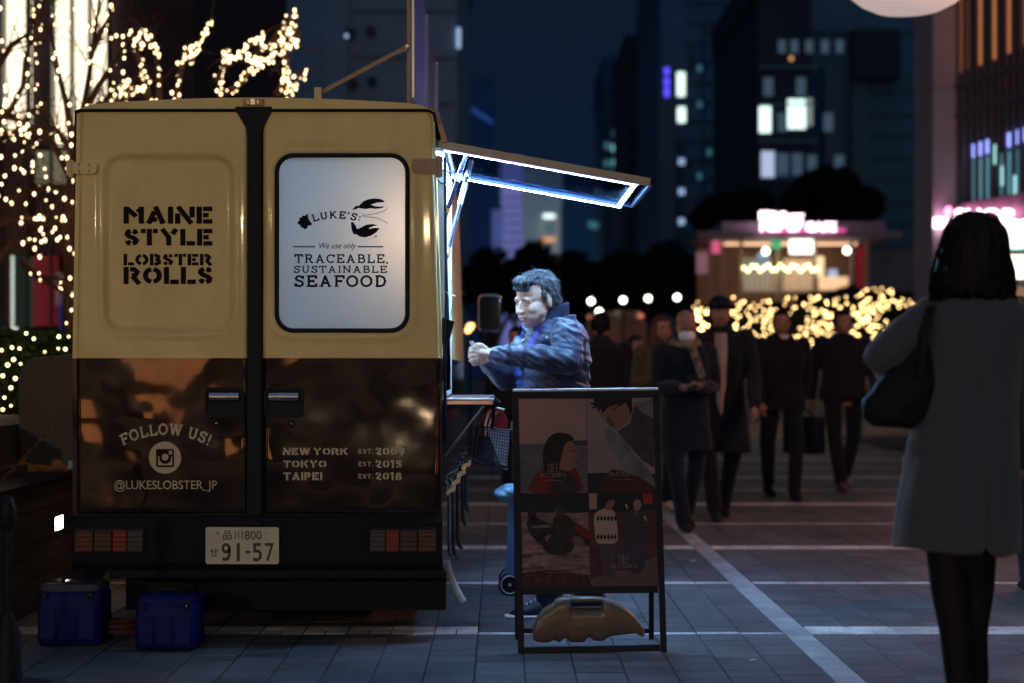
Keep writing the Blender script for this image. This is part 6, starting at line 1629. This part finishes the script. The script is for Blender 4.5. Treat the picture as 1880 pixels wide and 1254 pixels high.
# coin and card in the hands
hb = P(868, 634, 8.42); cn = thing('banknote', 'folded note held up between the customer\'s fingers', 'banknote', hb); q = MB()
q.prism([P(861,627,8.405), P(867,625,8.405), P(875,639,8.412), P(869,641,8.412)], (0,.0015,0)); q.build('note', mat('note_paper', (.55,.58,.68), .7, var=.3, scale=60), cn)

# ------------------------------------------------------------------ hanging wire basket bag
bx = thing('basket_bag', 'black wire basket with a red bag in it hanging from the counter shelf end', 'bag', tuple(P(900,860,8.12)))
Yb = 8.10
q = MB(); cn4 = [(876,782),(938,790),(932,862),(868,848)]
def bil(u, v): 
    a = Vector(cn4[0]).lerp(Vector(cn4[1]), u); b_ = Vector(cn4[3]).lerp(Vector(cn4[2]), u); return a.lerp(b_, v)
for k in range(2):
    yy_ = Yb+k*.11
    q.tube([P(*c_, yy_) for c_ in cn4+[cn4[0]]], .005, 6)
    for i in range(1, 13): a, b_ = bil(i/13, 0), bil(i/13, 1); q.tube([P(*a, yy_), P(*b_, yy_)], .0016, 4)
    for i in range(1, 12): a, b_ = bil(0, i/12), bil(1, i/12); q.tube([P(*a, yy_), P(*b_, yy_)], .0016, 4)
for i in range(1, 13): 
    for v_ in (0,1): a = bil(i/13, v_); q.tube([P(*a, Yb), P(*a, Yb+.11)], .0016, 4)
for c_ in cn4: q.tube([P(*c_, Yb), P(*c_, Yb+.11)], .004, 6)
q.build('wire_basket', mat('black_wire', (.02,.025,.035), .35, metal=.6), bx)
q = MB(); q.prism([P(*bil(u, v), Yb+.012) for u, v in ((.30,.06),(.97,.03),(.97,.93),(.78,.90))], (0,.004,0)); q.build('blue_card', mat('pale_blue_card', (.35,.50,.75), .5, var=.3, scale=30), bx)
q = MB(); q.prism([P(*bil(u, v), Yb+.03) for u, v in ((.06,.30),(.45,.25),(.62,.95),(.06,.93))], (0,.05,0)); q.build('dark_pouch', BLACK, bx)
q = MB(); pts = [(884,812),(884,775),(892,755),(905,745),(922,752),(932,770),(932,798)]
q.prism([P(a, b_, Yb+.035) for a, b_ in pts], (0,.055,0)); q.build('red_pouch', mat('red_fabric', (.22,.018,.025), .6, var=.3, scale=20, bump=.3), bx)
q = MB(); q.tube([P(x, y, Yb+.02) for x, y in ((892,800),(891,778),(897,758),(910,748),(926,752))], .005, 6); q.tube([P(x, y, Yb+.015) for x, y in ((898,800),(898,780),(904,764),(914,756))], .003, 6); q.build('white_strap', WHITEP, bx, smooth=True)
q = MB(); q.cap([P(897,735,8.06), P(907,732,8.03), P(914,738,8.06), P(906,748,8.06), P(904,784,8.09)], [.012,.016,.014,.010,.006], 8); q.build('hook_strap', BLACK, bx, smooth=True)

# ------------------------------------------------------------------ blue wheeled carrier with a pale bag on top
Yv = 9.55
bc = thing('wheeled_stand', 'tall blue plastic wheeled stand topped by a pale blue bag behind the poster stand', 'stand', (X_(945,Yv), Yv, 0))
BL = mat('blue_plastic', (.02,.12,.28), .4, var=.15, scale=6)
q = MB(); q.loft([[P(a, y, Yv)+Vector((0,-.09,0)), P(b_, y, Yv)+Vector((0,-.09,0)), P(b_, y, Yv)+Vector((0,.12,0)), P(a, y, Yv)+Vector((0,.12,0))] for y, a, b_ in ((1074,924,984),(1050,928,984),(1010,931,980),(950,932,974),(905,931,972))])
q.build('column', BL, bc, smooth=True, angle=30)
for y_ in (-.12, .14):
    q = MB(); c = P(936,1066,Yv)+Vector((0,y_,0)); c.z = .062; q.torus(c, .050, .012, (0,1,0), 28, 8); q.tube([c+Vector((0,-.008,0)), c+Vector((0,.008,0))], .045, 20); w2 = q.build('wheel', BLACK, bc, smooth=True)
    q = MB(); q.torus(c+Vector((0,-.012,0)), .048, .0035, (0,1,0), 28, 6); q.tube([c+Vector((0,-.02,0)), c+Vector((0,.01,0))], .008, 10); q.build('rim', mat('pale_rim', (.4,.5,.6), .4), w2, smooth=True)
q = MB(); q.ell(P(926,908,Yv-.05), (.062,.08,.042), 16, 10); q.ell(P(940,900,Yv-.05), (.075,.09,.036), 16, 10); q.ell(P(955,908,Yv-.03), (.08,.08,.04), 16, 10)
tag(voxel(q, .008, 1, wrinkle(.016, 22, 1)).build('plastic_bag', mat('pale_blue_bag', (.22,.42,.58), .35, var=.3, scale=20, bump=.5, bscale=25), None, smooth=True, angle=0), 'crumpled pale blue plastic bag on top of the blue wheeled stand', 'plastic bag')

# ------------------------------------------------------------------ poster stand
def BY(py, back=0): return 7.55+(1200-py)/484*.17
def B(px, py, o=0): v = P(px, py, BY(py)); v.y += o; return v
ps = thing('poster_stand', 'black A-frame poster stand with four fashion pictures and a bright top edge', 'sign', (X_(1085,7.6), 7.6, 0))
FR = mat('black_frame_metal', (.012,.015,.024), .6, var=.2)
def bar(q, a, b_, wpx, o0=0, o1=.022):
    a2, b2 = Vector(a), Vector(b_); d_ = (b2-a2).normalized(); n_ = Vector((-d_.y, d_.x))*wpx/2
    c4 = [a2+n_, b2+n_, b2-n_, a2-n_]; q.loft([[B(c_.x, c_.y, o) for c_ in c4] for o in (o0, o1)]); return q
def fbar(nm, a, b_, w_): bar(MB(), a, b_, w_).build(nm, FR, ps)
fbar('frame_side', (945.5,717), (957,1203), 12); fbar('frame_side', (1203.5,715), (1219,1198), 11)
q = MB(); bar(q, (951,725), (1198,722), 14, .0005, .0215); q.build('frame_top', FR, ps)
q = MB(); bar(q, (959,1085), (1208,1082), 13, .0005, .0215); q.build('frame_rail', FR, ps)
q = MB(); bar(q, (962,1195), (1212,1190), 12, .0005, .0215); q.build('frame_rail', FR, ps)
q = MB(); q.tube([B(941,717,.0), B(1208,714,.0)], .0065, 12); q.build('top_edge', WHITEP, ps)
BKY = 7.93
for (a, b_) in (((946,735),(950,1176)), ((1197,735),(1196,1170))):
    q = MB(); p0 = B(a[0], a[1], .03); p1 = P(b_[0], b_[1], BKY); p1.z = .0; w2 = .011
    q.loft([[p0+Vector((-w2,0,0)), p0+Vector((w2,0,0)), p0+Vector((w2,.018,0)), p0+Vector((-w2,.018,0))],[p1+Vector((-w2,0,0)), p1+Vector((w2,0,0)), p1+Vector((w2,.02,0)), p1+Vector((-w2,.02,0))]]); q.build('rear_leg', FR, ps)
q = MB(); q.box(X_(951,BKY), X_(1195,BKY), BKY-.001, BKY+.016, .028, .05); q.build('rear_rail', FR, ps)
q = MB(); q.loft([[B(x, y, o) for x, y in ((951,731),(1198,729),(1209,1077),(959,1080))] for o in (.004,.010)]); pan = q.build('back_panel', FR, ps)
# the four pictures: flat prints on the panel (plain figures of no one in particular)
def pic(nm, quad, m_, o=.0036):
    q = MB(); q.add([B(x, y, o) for x, y in quad], [(0,1,2,3)]); return q.build(nm, m_, pan)
def pm(nm, c_, var=.12, scale=6, **k): return mat('print_'+nm, c_, .6, var=var, scale=scale, **k)
P1 = pic('seaside_portrait_print', ((952,732),(1076,732),(1079,905),(955,906)), pm('dusk_sky', (.30,.20,.20), .25, 2))
P2 = pic('leaning_portrait_print', ((1077,732),(1198,730),(1204,903),(1080,905)), pm('pale_wall', (.22,.17,.19), .2, 3))
P3 = pic('shore_pair_print', ((955,907),(1079,906),(1084,1078),(959,1080)), pm('sea_foam', (.17,.11,.12), .8, 22, stretch=(.5,1,3)))
P4 = pic('street_pair_print', ((1080,906),(1204,904),(1209,1076),(1085,1078)), pm('night_street', (.07,.03,.035), .5, 12))
def shape(parent, pts, c_, lv=1, nm='figure_print', **k):
    q = MB(); q.poly([B(x, y, .0036-.0006*lv) for x, y in pts]); key = '%s_%d' % (nm, int(c_[0]*1000)*1000+int(c_[2]*1000)); return q.build(nm, pm(key, c_, **k), parent)
def crv(pts, n=4):
    o = []; m_ = len(pts)
    for i in range(m_):
        p0, p1, p2, p3 = (Vector(pts[(i+j-1) % m_]) for j in range(4))
        for k in range(n):
            t_ = k/n; o.append(tuple(.5*((2*p1)+(-p0+p2)*t_+(2*p0-5*p1+4*p2-p3)*t_*t_+(-p0+3*p1-3*p2+p3)*t_**3)))
    return o
SK = (.20,.105,.09); HR = (.014,.010,.016)
shape(P1, [(954,815),(1078,812),(1079,905),(955,906)], (.10,.085,.125), 1, 'sea_print', var=.3, scale=14, stretch=(.4,1,3)); shape(P1, [(1040,810),(1078,808),(1078,818),(1036,818)], (.045,.035,.06), 2, 'headland_print')
shape(P1, crv([(976,904),(980,880),(990,866),(1010,855),(1040,852),(1058,862),(1066,880),(1064,904)]), (.13,.014,.02), 2, 'red_coat_print'); shape(P1, crv([(1010,903),(1022,872),(1045,866),(1060,882),(1058,903)]), (.03,.022,.03), 3, 'scarf_print')
shape(P1, crv([(1028,808),(1046,808),(1056,820),(1059,832),(1062,840),(1057,846),(1056,856),(1046,864),(1030,862),(1020,845)]), SK, 3, 'face_print'); shape(P1, crv([(998,860),(997,830),(1006,805),(1022,795),(1044,797),(1054,808),(1040,812),(1034,826),(1028,850),(1022,872),(1004,876)]), HR, 4, 'hair_print')
shape(P1, [(1049,828),(1056,826),(1056,828),(1049,830)], HR, 4, 'eye_print'); shape(P1, [(1052,848),(1058,847),(1056,851)], (.12,.03,.03), 4, 'lip_print')
def ZZ(l): return [(940+x*.295, 720+y*.295) for x, y in l]
shape(P2, crv(ZZ([(580,250),(605,222),(655,255),(705,300),(765,390),(850,480),(886,560),(888,618),(830,608),(740,520),(655,420),(605,325)])), (.115,.115,.15), 1, 'grey_coat_print', var=.4, scale=16)
shape(P2, ZZ([(655,245),(735,195),(760,90),(880,60),(886,470),(810,425),(722,322)]), (.045,.035,.045), 2, 'dark_jumper_print', var=.4, scale=20)
shape(P2, ZZ([(755,70),(880,42),(886,165),(820,135)]), (.12,.115,.14), 3, 'grey_shoulder_print', var=.3, scale=20)
shape(P2, crv(ZZ([(545,135),(600,90),(690,72),(722,108),(738,150),(712,195),(655,237),(622,218),(588,180)])), SK, 3, 'face_print')
shape(P2, crv(ZZ([(600,150),(640,200),(612,214),(588,180)])), (.10,.05,.05), 4, 'cheek_shade_print')
shape(P2, ZZ([(478,68),(512,62),(505,40),(745,36),(752,110),(738,150),(728,104),(705,66),(660,92),(652,74),(600,98),(612,80),(560,130),(556,102),(536,128),(530,96),(492,104),(512,84)]), HR, 4, 'hair_print')
for e_ in ([(562,124),(590,112),(592,117),(564,129)],[(618,104),(652,92),(654,97),(620,109)]): shape(P2, ZZ(e_), HR, 4, 'eye_print')
shape(P2, ZZ([(606,208),(632,200),(636,206),(610,215)]), (.11,.03,.03), 4, 'lip_print')
shape(P2, crv([(1106,904),(1112,876),(1124,862),(1150,866),(1180,880),(1202,896),(1203,903)]), (.05,.018,.018), 3, 'dark_ground_print')
DF = (.020,.014,.024)
shape(P3, crv(ZZ([(96,720),(120,702),(148,714),(152,755),(146,790),(112,795),(98,760)])), DF, 1, 'dark_head_print')
shape(P3, crv(ZZ([(92,815),(112,785),(150,778),(190,800),(262,832),(255,878),(205,900),(215,942),(182,952),(130,905),(102,860)])), DF, 1, 'dark_figure_print', var=.5, scale=30)
shape(P3, ZZ([(120,835),(215,820),(250,838),(215,846),(120,846)]), (.16,.10,.11), 2, 'pale_stripe_print')
shape(P3, crv(ZZ([(262,740),(282,708),(318,712),(330,750),(312,782),(274,780)])), (.045,.028,.034), 2, 'dark_head_print')
shape(P3, crv(ZZ([(262,780),(330,762),(385,802),(442,862),(482,905),(476,955),(400,935),(372,992),(300,1012),(225,1002),(192,965),(238,905),(252,835)])), (.030,.018,.026), 1, 'dark_figure_print', var=.5, scale=30)
shape(P3, crv(ZZ([(400,812),(440,838),(508,880),(500,912),(430,893),(396,855)])), (.12,.016,.022), 2, 'red_sleeve_print')
shape(P3, crv(ZZ([(376,912),(410,896),(448,925),(440,960),(392,950)])), (.13,.09,.10), 2, 'light_fold_print'); shape(P3, crv(ZZ([(264,742),(272,735),(275,768),(266,772)])), SK, 3, 'face_print')
for cx_, cy_, r_ in ((100,985,34),(150,1030,30),(85,1080,26),(200,1060,22),(60,1130,20),(430,1120,18),(330,1170,14),(250,1180,12),(100,900,22)):
    shape(P3, crv(ZZ([(cx_+r_*cos(a_)*(.7+.5*abs(sin(a_*3+cx_))), cy_+r_*.6*sin(a_)*(.7+.5*abs(cos(a_*2+cy_)))) for a_ in np.linspace(0, 2*pi, 10)[:-1]]), 2), (.26,.17,.17), 1, 'foam_print', var=.5, scale=40)
shape(P3, [(957,1052),(1010,1046),(1082,1056),(1084,1077),(959,1079)], (.05,.022,.025), 1, 'rocks_print', var=.8, scale=40)
shape(P4, [(1081,906),(1096,906),(1096,935),(1082,935)], (.30,.22,.18), 1, 'lit_window_print'); shape(P4, [(1180,906),(1198,905),(1198,925),(1182,926)], (.32,.02,.02), 1, 'red_lamp_print')
for k in range(9): x = 1148+(k*17) % 50; y = 925+(k*11) % 30; shape(P4, [(x,y),(x+3,y),(x+3,y+3),(x,y+3)], (.45,.35,.28), 2, 'street_light_print')
shape(P4, [(1085,1062),(1160,1042),(1206,1020),(1209,1075),(1086,1077)], (.11,.075,.085), 1, 'pavement_print')
shape(P4, crv([(1092,945),(1108,934),(1124,936),(1131,950),(1134,990),(1120,1000),(1098,998),(1092,975)]), (.36,.27,.23), 2, 'patterned_jumper_print', var=.2); 
for yy_ in (952, 986):
    q = MB()
    for k in range(6):
        x = 1095+k*6.3; q.poly([B(a, b_, .0036-.0018) for a, b_ in ((x,yy_),(x+3,yy_-6),(x+6,yy_),(x+3,yy_+6))])
    q.build('diamond_pattern_print', pm('diamond', (.02,.014,.02)), P4)
shape(P4, [(1100,998),(1128,998),(1130,1060),(1108,1060)], (.06,.05,.085), 2, 'trousers_print'); shape(P4, crv([(1108,922),(1115,914),(1126,916),(1128,926),(1120,936),(1110,934)]), SK, 3, 'face_print'); shape(P4, crv([(1104,924),(1108,914),(1120,910),(1128,917),(1116,920),(1110,932)]), HR, 4, 'hair_print')
shape(P4, crv([(1150,950),(1160,936),(1172,936),(1182,950),(1184,1000),(1180,1048),(1146,1046),(1146,990)]), (.035,.035,.060), 2, 'long_coat_print', var=.3); shape(P4, crv([(1163,924),(1168,917),(1176,920),(1177,932),(1170,938),(1164,934)]), (.26,.15,.12), 3, 'face_print')
LG = pm('logo_grey', (.22,.17,.17))
for (cx, cy, pr_) in ((1014,866,P1),(1142,864,P2),(1021,1035,P3),(1144,1033,P4)):
    q = MB()
    for rb in (((cx-8,cy-14),(cx-1,cy-14),(cx-1,cy),(cx-8,cy),(cx-8,cy-14)), ((cx+1,cy-14),(cx+8,cy-14),(cx+8,cy),(cx+1,cy),(cx+1,cy-14)), ((cx-3.5,cy-14),(cx-3.5,cy)), ((cx-1,cy-7),(cx+8,cy-7))):
        for r in ribbon(rb, 1.0): q.add([B(p.x, p.y, .0036-.0036) for p in r], [(0,1,2,3)])
    place_text(glyph_quads(SL, "BAYCREW'S", .15), (cx-23,cy+2,cx+24,cy+10), lambda a, b_: B(a, b_, .0), q)
    q.add([B(cx-19,cy+16,.0), B(cx+19,cy+16,.0), B(cx+19,cy+16.8,.0), B(cx-19,cy+16.8,.0)], [(0,1,2,3)])
    q.build('logo_print', LG, pr_)
# cream water weight hung over the lower rails
WT = mat('amber_cream_plastic', (.14,.10,.08), .30, var=.12, scale=5, bump=.08, bscale=40, coat=.2)
ww = [(978,1178),(978,1160),(984,1140),(996,1122),(1012,1111),(1030,1107),(1020,1103),(1030,1098),(1060,1098),(1090,1098),(1120,1101),(1148,1115),(1168,1134),(1182,1154),(1186,1166),(1184,1172),(1178,1172),(1170,1166),(1148,1168),(1120,1172),(1108,1181),(1090,1180),(1088,1175),(1080,1173),(1074,1182),(1048,1183),(1044,1178),(1036,1175),(1030,1183),(1024,1183),(1018,1178),(1010,1183),(1000,1184),(992,1183)]
Yt = 7.66; hole = [(1048,1119),(1056,1112),(1066,1108),(1092,1108),(1102,1112),(1108,1120)]
wt = thing('water_weight', 'cream plastic curved water weight with a grip hole resting inside the poster stand', 'weight', tuple(P(1080,1184,Yt+.06)))
q = MB()
# body in upright slices so that the hole stays open
def yof(x, pts, top):
    ys = []
    for i in range(len(pts)):
        a, b_ = pts[i], pts[(i+1) % len(pts)]
        if (a[0]-x)*(b_[0]-x) <= 0 and a[0] != b_[0]: ys.append(a[1]+(b_[1]-a[1])*(x-a[0])/(b_[0]-a[0]))
    return (min(ys) if top else max(ys)) if ys else None
def slab(xs, tf, bf):
    R_ = []
    for x in xs:
        t_, b_ = tf(x), bf(x); zc = (t_+b_)/2; h_ = max((b_-t_)/2, .4); r = []
        for k in range(16):
            a = 2*pi*k/16; ca, sa = cos(a), sin(a)
            r.append(P(x, zc-h_*abs(sa)**.55*(1 if sa > 0 else -1), Yt)+Vector((0, .06+.052*abs(ca)**.6*(1 if ca > 0 else -1)*min(1, h_/14+.35), 0)))
        R_.append(r)
    q.loft(R_)
xs = list(np.linspace(978.5,1185.5,70))
def topw(x): return yof(x, ww, True)
def botw(x): return yof(x, ww, False)
def inh(x): return 1048 < x < 1108
slab([x for x in xs if x <= 1050], topw, botw); slab([x for x in xs if x >= 1106], topw, botw)
slab([x for x in xs if 1044 < x < 1112], topw, lambda x: 1108); slab([x for x in xs if 1044 < x < 1112], lambda x: 1119, botw)
voxel(q, .0045, 3).build('tank', WT, wt, smooth=True, angle=0)

# ------------------------------------------------------------------ blue fuel cans / boxes behind the truck
def can(label, px0, px1, pyt, pyb, Y, lit, rot):
    x0, x1 = X_(px0, Y), X_(px1, Y); h_ = Z_(pyt, Y); c = Vector(((x0+x1)/2, Y+.13, 0)); w2 = (x1-x0)/2
    t = thing('blue_toolbox', label, 'box', c)
    BM = mat('deep_blue_plastic', (.002,.013,.15), .62, var=.2, scale=8)
    q = MB(); q.bevbox(c.x-w2, c.x+w2, Y, Y+.26, 0.004, h_*.86, .03); q.build('body', BM, t, smooth=True, angle=50)
    q = MB(); q.bevbox(c.x-w2*.97, c.x+w2*.97, Y+.01, Y+.25, h_*.862, h_*.95, .03)
    ld = q.build('lid', BM if not lit else mat('light_caught_lid', (.06,.07,.12), .2, coat=.6), t, smooth=True, angle=50)  # lit lid: light caught on top is put into a paler colour
    q = MB(); q.tube([(c.x-w2*.4,Y+.13,h_*.94),(c.x-w2*.3,Y+.13,h_*1.03),(c.x+w2*.3,Y+.13,h_*1.03),(c.x+w2*.4,Y+.13,h_*.94)], .011, 8); q.build('handle', BLACK, t, smooth=True)
    for s_ in (-1, 1):
        q = MB(); q.bevbox(c.x+s_*w2*.72-.014, c.x+s_*w2*.72+.014, Y-.010, Y-.0005, h_*.72, h_*.86, .003); lc = q.build('latch', DARK, t)
        q = MB(); q.ell((c.x+s_*w2*.72, Y-.012, h_*.80), .005, 8, 6); q.build('rivet', CHROME, lc, smooth=True)
    for k in range(3):
        q = MB(); q.bevbox(c.x-w2*.9+k*w2*.62, c.x-w2*.9+k*w2*.62+w2*.5, Y-.006, Y-.0004, h_*.12, h_*.62, .003); q.build('side_panel', BM, t)
can('blue lidded box left of the pair beneath the truck tail, with lid shine painted in', 66, 183, 1068, 1179, 7.72, True, 0)
can('darker blue lidded box right of the pair beneath the truck tail', 246, 359, 1092, 1190, 7.60, False, 0)
q = MB(); 
tp = thing('tap_hose', 'reddish coiled hose lying between the two blue boxes', 'hose', tuple(P(215,1120,8.0)))
for k in range(3): q.torus((X_(212,8.0), 8.0, .03+.022*k), .10-.01*k, .010, (0,.1,1), 24, 6)
q.build('coil', mat('dull_red_hose', (.16,.05,.04), .5), tp, smooth=True)
# belt post at the bottom left
sp = thing('barrier_post', 'black barrier post with a rounded head at the bottom left corner', 'post', (X_(14,6.7), 6.7, 0)); x = X_(14,6.7)
q = MB(); q.tube([(x,6.7,0),(x,6.7,.02),(x,6.7,.03),(x,6.7,.10),(x,6.7,.22),(x,6.7,.30)], [.17,.165,.06,.05,.048,.02], 24); q.build('base', BLACK, sp, smooth=True, angle=50)
q = MB(); q.tube([(x,6.7,.28),(x,6.7,.66)], [.016,.016], 14); q.build('pole', BLACK, sp, smooth=True)
q = MB(); q.tube([(x,6.7,.62),(x,6.7,.64),(x,6.7,.70),(x,6.7,.735),(x,6.7,.75)], [.022,.034,.034,.022,.006], 18); q.build('head', BLACK, sp, smooth=True)
ch = thing('steel_chain', 'short heap of shiny steel chain on the ground at the foot of the barrier post', 'chain', (X_(60,6.75),6.75,0))
rq = random.Random(4); q0 = Vector((X_(22,6.72), 6.55, .012)); ang = .3
for k in range(16):
    ang += rq.gauss(0, .45); q1 = q0+Vector((cos(ang)*.024, sin(ang)*.016+.002, 0)); q = MB()
    q.torus((q0+q1)/2+Vector((0,0,.004*(k % 2))), .013, .0032, Vector((0,.3,1)) if k % 2 else Vector((.2,1,.4)), 12, 5, sc=(1.3,.8)); q.build('link', CHROME, ch, smooth=True); q0 = q1
# long chain from the truck down to the lower left
lc = thing('barrier_chain', 'dull chain sloping from the truck side down past the planter wall', 'chain', tuple(P(5,880,8.6)))
a0, a1 = P(134,724,8.2), P(-8,892,8.2); n = 46; link_me = []
for par in range(2):
    q = MB(); dv2 = (a1-a0).normalized(); ax = dv2.cross(Vector((0,1,0))).normalized() if par else Vector((0,1,0))
    u = dv2; v_ = ax.cross(u); N_ = 12; pts = [u*cos(2*pi*i/N_)*.0085*1.0 + u*(.004 if cos(2*pi*i/N_) > 0 else -.004) + v_*sin(2*pi*i/N_)*.0062 for i in range(N_)]
    vs = []; fs = []
    for i in range(N_):
        d_ = (pts[(i+1) % N_]-pts[i-1]).normalized(); o = d_.cross(ax)
        for j in range(5): vs.append(pts[i]+(o*cos(2*pi*j/5)+ax*sin(2*pi*j/5))*.0022)
    for i in range(N_):
        for j in range(5): fs.append((i*5+j, i*5+(j+1) % 5, ((i+1) % N_)*5+(j+1) % 5, ((i+1) % N_)*5+j))
    me = bpy.data.meshes.new('link'); me.from_pydata([tuple(v) for v in vs], [], fs); me.materials.append(mat('bronze_chain', (.30,.16,.11), .35, metal=.8)); link_me.append(me)
L_ = (a1-a0).length; nl = int(L_/.0185)
for k in range(nl):
    u = k/(nl-1); o = bpy.data.objects.new('link', link_me[k % 2]); col.objects.link(o); o.parent = lc; o.location = a0.lerp(a1, u)+Vector((0,0,-.03*sin(pi*u)))-lc.location
# covered cart beyond the truck's left flank
cv = thing('covered_cart', 'dark covered cart with rounded top corner standing between the truck and the hedge', 'cart', (X_(110,9.6), 9.8, 0))
Yo = 9.7
pts = crv([(36,690),(44,668),(60,658),(100,655),(175,652),(175,760),(175,850),(120,856),(48,850),(38,800),(35,740)], 3)
q = MB(); r0 = [P(x, y, Yo) for x, y in pts]; ctr = P(110,750,Yo); q.loft([[ctr.lerp(p, .97)+Vector((0,-.03,0)) for p in r0], [p for p in r0], [p+Vector((0,.5,0)) for p in r0]]); q.build('cover', mat('dark_red_tarpaulin', (.010,.007,.012), .5, var=.3, scale=5, bump=.3, bscale=8), cv, smooth=True, angle=50)
q = MB(); q.tube([P(x, y, Yo-.012) for x, y in [(37,800),(35,740),(37,690),(45,668),(60,658),(100,655),(135,653)]], .0035, 6); q.build('piping', mat('red_piping', (.20,.07,.05), .4), cv, smooth=True)
q = MB(); q.bevbox(X_(30,Yo), X_(175,Yo), Yo+.02, Yo+.5, Z_(884,Yo), Z_(868,Yo), .01); q.build('deck', DARK, cv)
q = MB(); q.ell(P(75,848,Yo+.03), (.135,.06,.062), 20, 12); q.ell(P(48,856,Yo+.03), (.06,.06,.062), 16, 10); q.ell(P(110,850,Yo+.03), (.10,.06,.06), 16, 10)
tb = tag(voxel(q, .008, 1, wrinkle(.03, 12, 3, 1.4)).build('cloth_bundle', mat('tan_cloth', (.50,.26,.10), .8, var=.2, bump=.2), None, smooth=True, angle=0), 'lumpy tan cloth bundle on the deck of the covered cart', 'bundle')
for x in (55, 165):
    q = MB(); c = P(x, 1000, Yo+.25); c.z = .09; q.tube([c+Vector((0,-.02,0)), c+Vector((0,.02,0))], .09, 18); q.tube([c, Vector((c.x, c.y, Z_(884,Yo)))], .012, 8); q.build('wheel', BLACK, cv)
